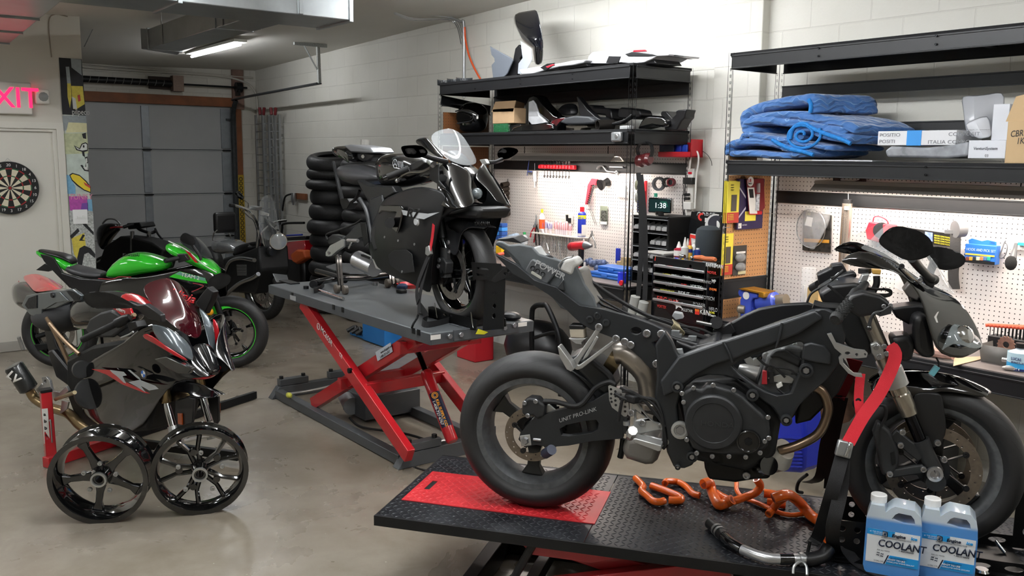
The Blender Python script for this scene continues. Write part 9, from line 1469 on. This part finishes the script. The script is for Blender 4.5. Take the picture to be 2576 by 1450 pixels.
# ================================================================ DISMANTLED DARK BIKE + QUAD
DK=Fr(-11.9,2.1,25,0); dk=thing('motorcycle','dismantled dark motorcycle with exposed forks in front of the roller door','motorcycle',DK.w(.7,0,0)); g,P,T,S=K(DK,dk)
loft(DK,[(244,590,250,612,.03,.7),(252,565,262,640,.07,.7),(270,560,275,600,.08,.7),(300,562,302,580,.05,.7)],'tail_shell',BG,dk); T('grab_rail',[(258,563),(270,552),(290,553),(304,566)],.0,.01,EMT); T('red_tube',[(268,576),(290,572),(318,572)],-.05,.01,MR_); P('frame',[(262,620),(300,595),(345,600),(380,610),(410,630),(395,680),(330,690),(270,690),(245,670)],-.12,.12,mat('recess black','040405',.7),.02)
for x in (333,375): MB().rings([(g(x,582,-.1 if x<350 else .1),.022),(g(x,632,-.1 if x<350 else .1),.026)],16).obj('fork_leg',CHR,dk)
T('handlebar',[(310,572),(335,566),(352,578),(378,586),(392,582)],[-.2,-.1,0,.15,.2],.018,BLK); T('brake_lever',[(390,575),(398,590),(408,602)],.25,.012,BLK); P('rubber_rear',[(240,650),(262,640),(300,650),(330,690),(300,720),(240,700)],-.1,.1,TSP,.02); T('swingarm',[(240,662),(262,650)],-.1,.01,ALU); P('top_yoke',[(318,562),(350,560),(356,572),(322,578)],-.1,.1,BLK,.01)
for k in range(8): T('loose_wire',[(378+k*2,612+k*3),(392+k,620-k*2),(400-k,645+k*2)],.1,.004,PL('wire rust','4A2B25',.6))
qd=thing('quad_bike','red quad bike with black front rack behind the cruiser','quad bike',(-10.0,4.4,0)); Yq=4.35
def Pq(nm,pts,mt,d=.3,bev=.01): MB().prism([YP(x,y,Yq) for x,y in pts],(0,d,0)).obj(nm,mt,qd,bev=bev)
Pq('body',[(715,610),(765,605),(768,640),(740,660),(715,650)],MR_); MB().tube([YP(x,y,Yq) for x,y in ((709,600),(710,575),(716,563),(765,561))],.014).obj('rack_bar',BLK,qd); Pq('rack',[(712,598),(768,594),(768,604),(714,606)],BK); Pq('grille',[(700,625),(722,630),(728,660),(705,665)],BK); MB().cyl(YP(722,593,Yq),YP(760,591,Yq),.01).obj('blue_bar',BL,qd); MB().bx((-10.3,4.35,0),(-9.75,4.7,.55)).obj('chassis',BK,qd,bev=.05)
single('orange_cover',MB().prism([YP(x,y,4.3) for x,y in ((729,640),(745,628),(762,630),(768,650),(745,665),(735,660))],(0,.1,0)),PL('orange cloth','B5501E',.6),'orange sheet over the quad bike beside the tyre stack','cover',bev=.02)
# ================================================================ TYRE STACKS
for si,(cx_,cy_,lst) in enumerate(((-9.17,4.5,(.15,.13,.13,.16,.17,.13,.16,.17,.16,.11,.12,.16)),(-8.52,4.58,(.15,.14,.17,.14,.13,.16,.15,.13,.12,.13,.14,.14)))):
    z=0
    for k,w in enumerate(lst):
        kn=k==len(lst)-2; top=k==len(lst)-1; R_=.31-.02*((k*7+si*3)%3)*(1-top); t=thing('tyre',('knobbly' if kn else 'smooth worn')+' used motorcycle tyre in the '+('left' if si==0 else 'right')+' stack, '+('topmost' if top else ('second from top' if kn else f'number {k+1} from the floor')),'tyre',(cx_,cy_,z),'stacked used tyres')
        tyre(t,(cx_+.02*math.sin(k*2.3+si),cy_+.012*math.cos(k*1.7),z+w/2),(.0 if not(top and si==0) else .12,0.02 if not(top and si==0) else -.1,1),R_,w*1.02,.2,w*.7,TKN if kn else (TST if k%2 else TSP),n=48); z+=w
single('paper_cup',MB().rings([(YP(918,372,4.3),.045),(YP(918,351,4.3),.045)],24),WH,'white paper roll standing behind the tail of the black bike','paper roll')
# ================================================================ CORNER, WALL AND UNDER-BENCH ITEMS
for k,(x0,x1,y) in enumerate(((641,652,4.80),(662,668,4.82),(677,683,4.84),(686,694,4.86))):
    t=thing('loading_ramp',['wide mesh','second narrow','third narrow','rightmost flat'][k]+' aluminium loading ramp leaning in the far corner','ramp',YP(x0,600,y)); a,b=YP(x0,290,y),YP(x1+6,290,y); zt=a.z
    for q in (a,b): MB().bx((q.x-.012,y,.0),(q.x+.012,y+.03,zt)).obj('side_rail',ALU,t)
    for j in range(20): MB().bx((a.x,y+.005,.15+j*.105),(b.x,y+.02,.165+j*.105)).obj('rung',ALU,t)
for k,x in enumerate((655,663,683,692)): single('ramp_grip',MB().cyl(YP(x,289,4.78),YP(x+(2 if k%2 else -2),271,4.78),.02),PL('grip maroon','6E2226',.5),['first','second','third','fourth'][k]+' dark red handle on top of the ramps counted from the left','handle','red handles on the ramps')
t=thing('air_regulator','small metal air regulator on a wood block on the wall left of the tyres','regulator',YP(740,500,4.9)); bpx(741,487,768,502,4.91,.03).obj('wood_block',WOOD,t); MB().rings([(YP(739,485,4.88),.03),(YP(739,500,4.88),.04),(YP(739,516,4.88),.02)],14).obj('bowl',EMT,t); MB().tube([YP(x,y,4.88) for x,y in ((735,488),(718,495),(712,520),(705,565))],.012).obj('air_line',RB,t)
t=thing('caution_strip','black and yellow marked strip on the roller door post','warning strip',(-12.45,4.66,.6)); m=MB()
MB().bx((-12.452,4.63,.05),(-12.448,4.715,1.45)).obj('strip',PL('caution yellow','A88A1E',.6),t)
for j in range(22): m.lathe((-12.446,4.672,.09+j*.062),(1,0,0),[(.018,0),(.028,0),(.028,.001),(.018,.001)],10,closed=True)
m.obj('chain_mark',BK,t)
bx_=ZP(925,862,0); t=thing('tool_cabinet','blue steel box with open lower shelf behind the grey lift','cabinet',bx_); BB=mat('steel blue','2873B8',.4); MB().bx((bx_.x-.1,bx_.y,.01),(bx_.x+.32,bx_.y+.5,.42)).obj('body',BB,t,bev=.004); MB().bx((bx_.x-.4,bx_.y+.02,.01),(bx_.x-.1,bx_.y+.3,.03)).obj('shelf',BB,t)
for k in range(3): single('black_clamp',MB().tube([V((bx_.x-.38+.09*k,bx_.y-.02,.05)),V((bx_.x-.34+.09*k,bx_.y+.05,.09)),V((bx_.x-.28+.09*k,bx_.y+.02,.05))],.02),BK,['left','middle','right'][k]+' small black clamp beside the blue steel box','clamp')
r_=ZP(1168,905,0); single('red_crate',MB().bx((r_.x-.12,r_.y,0),(r_.x+.16,r_.y+.2,.3)),PL('crate red','B8202A',.5),'small red plastic box on the floor under the left bench','box',bev=.01); single('leather_bag',MB().ball((r_.x+.75,4.5,.22),.26,16,(1.3,.9,.85)),BK,'large black bag under the right end of the left bench','bag')
t=thing('hand_truck','black tubular trolley frame standing under the left rack','trolley',YP(1375,880,4.2)); MB().tube([YP(x,y,4.2) for x,y in ((1338,900),(1338,795),(1345,772),(1365,768),(1378,775),(1405,840),(1412,900))],.02,n=12).obj('frame',BLK,t); MB().tube([YP(x,y,4.2) for x,y in ((1345,850),(1370,842),(1398,838),(1400,860))],.014).obj('cross_brace',BLK,t); MB().tube([YP(1412,900,4.2),V((YP(1412,900,4.2).x,4.2,0))],.02).obj('foot',BLK,t)
J=ZP(2000,1190,.0); yj=3.6; t=thing('blue_jug','large dark blue oil jug on the floor under the right bench','jug',YP(1985,1180,yj)); MB().prism([YP(x,y,yj) for x,y in ((1935,1188),(1950,1070),(1975,1035),(2020,1030),(2026,1100),(2022,1180),(2010,1192))],(0,.15,0)).obj('body',PL('jug blue','1C2A9A',.3),t,bev=.02)
for k in range(9): MB().beam(YP(1948,1100+9*k,yj-.004),YP(2018,1103+9*k,yj-.004),.006,.008).obj('rib',PL('jug blue','1C2A9A',.3),t)
single('wood_log',MB().rings([(YP(2000,1000,4.45),.17),(YP(2110,985,4.45),.18)],20),mat('rough log','5A4030',.8,noise=.5,nscale=14,bmp=.5),'rough brown log stored under the right bench','log')
single('green_container',MB().bx((-2.6,4.4,0),(-2.2,4.7,.45)),BK,'dark container on the floor under the right bench','container',bev=.03)
# ================================================================ view
SC.view_settings.view_transform='Standard'; SC.view_settings.look='None'; SC.view_settings.gamma=1; SC.view_settings.use_curve_mapping=False
SC.view_settings.exposure=.22
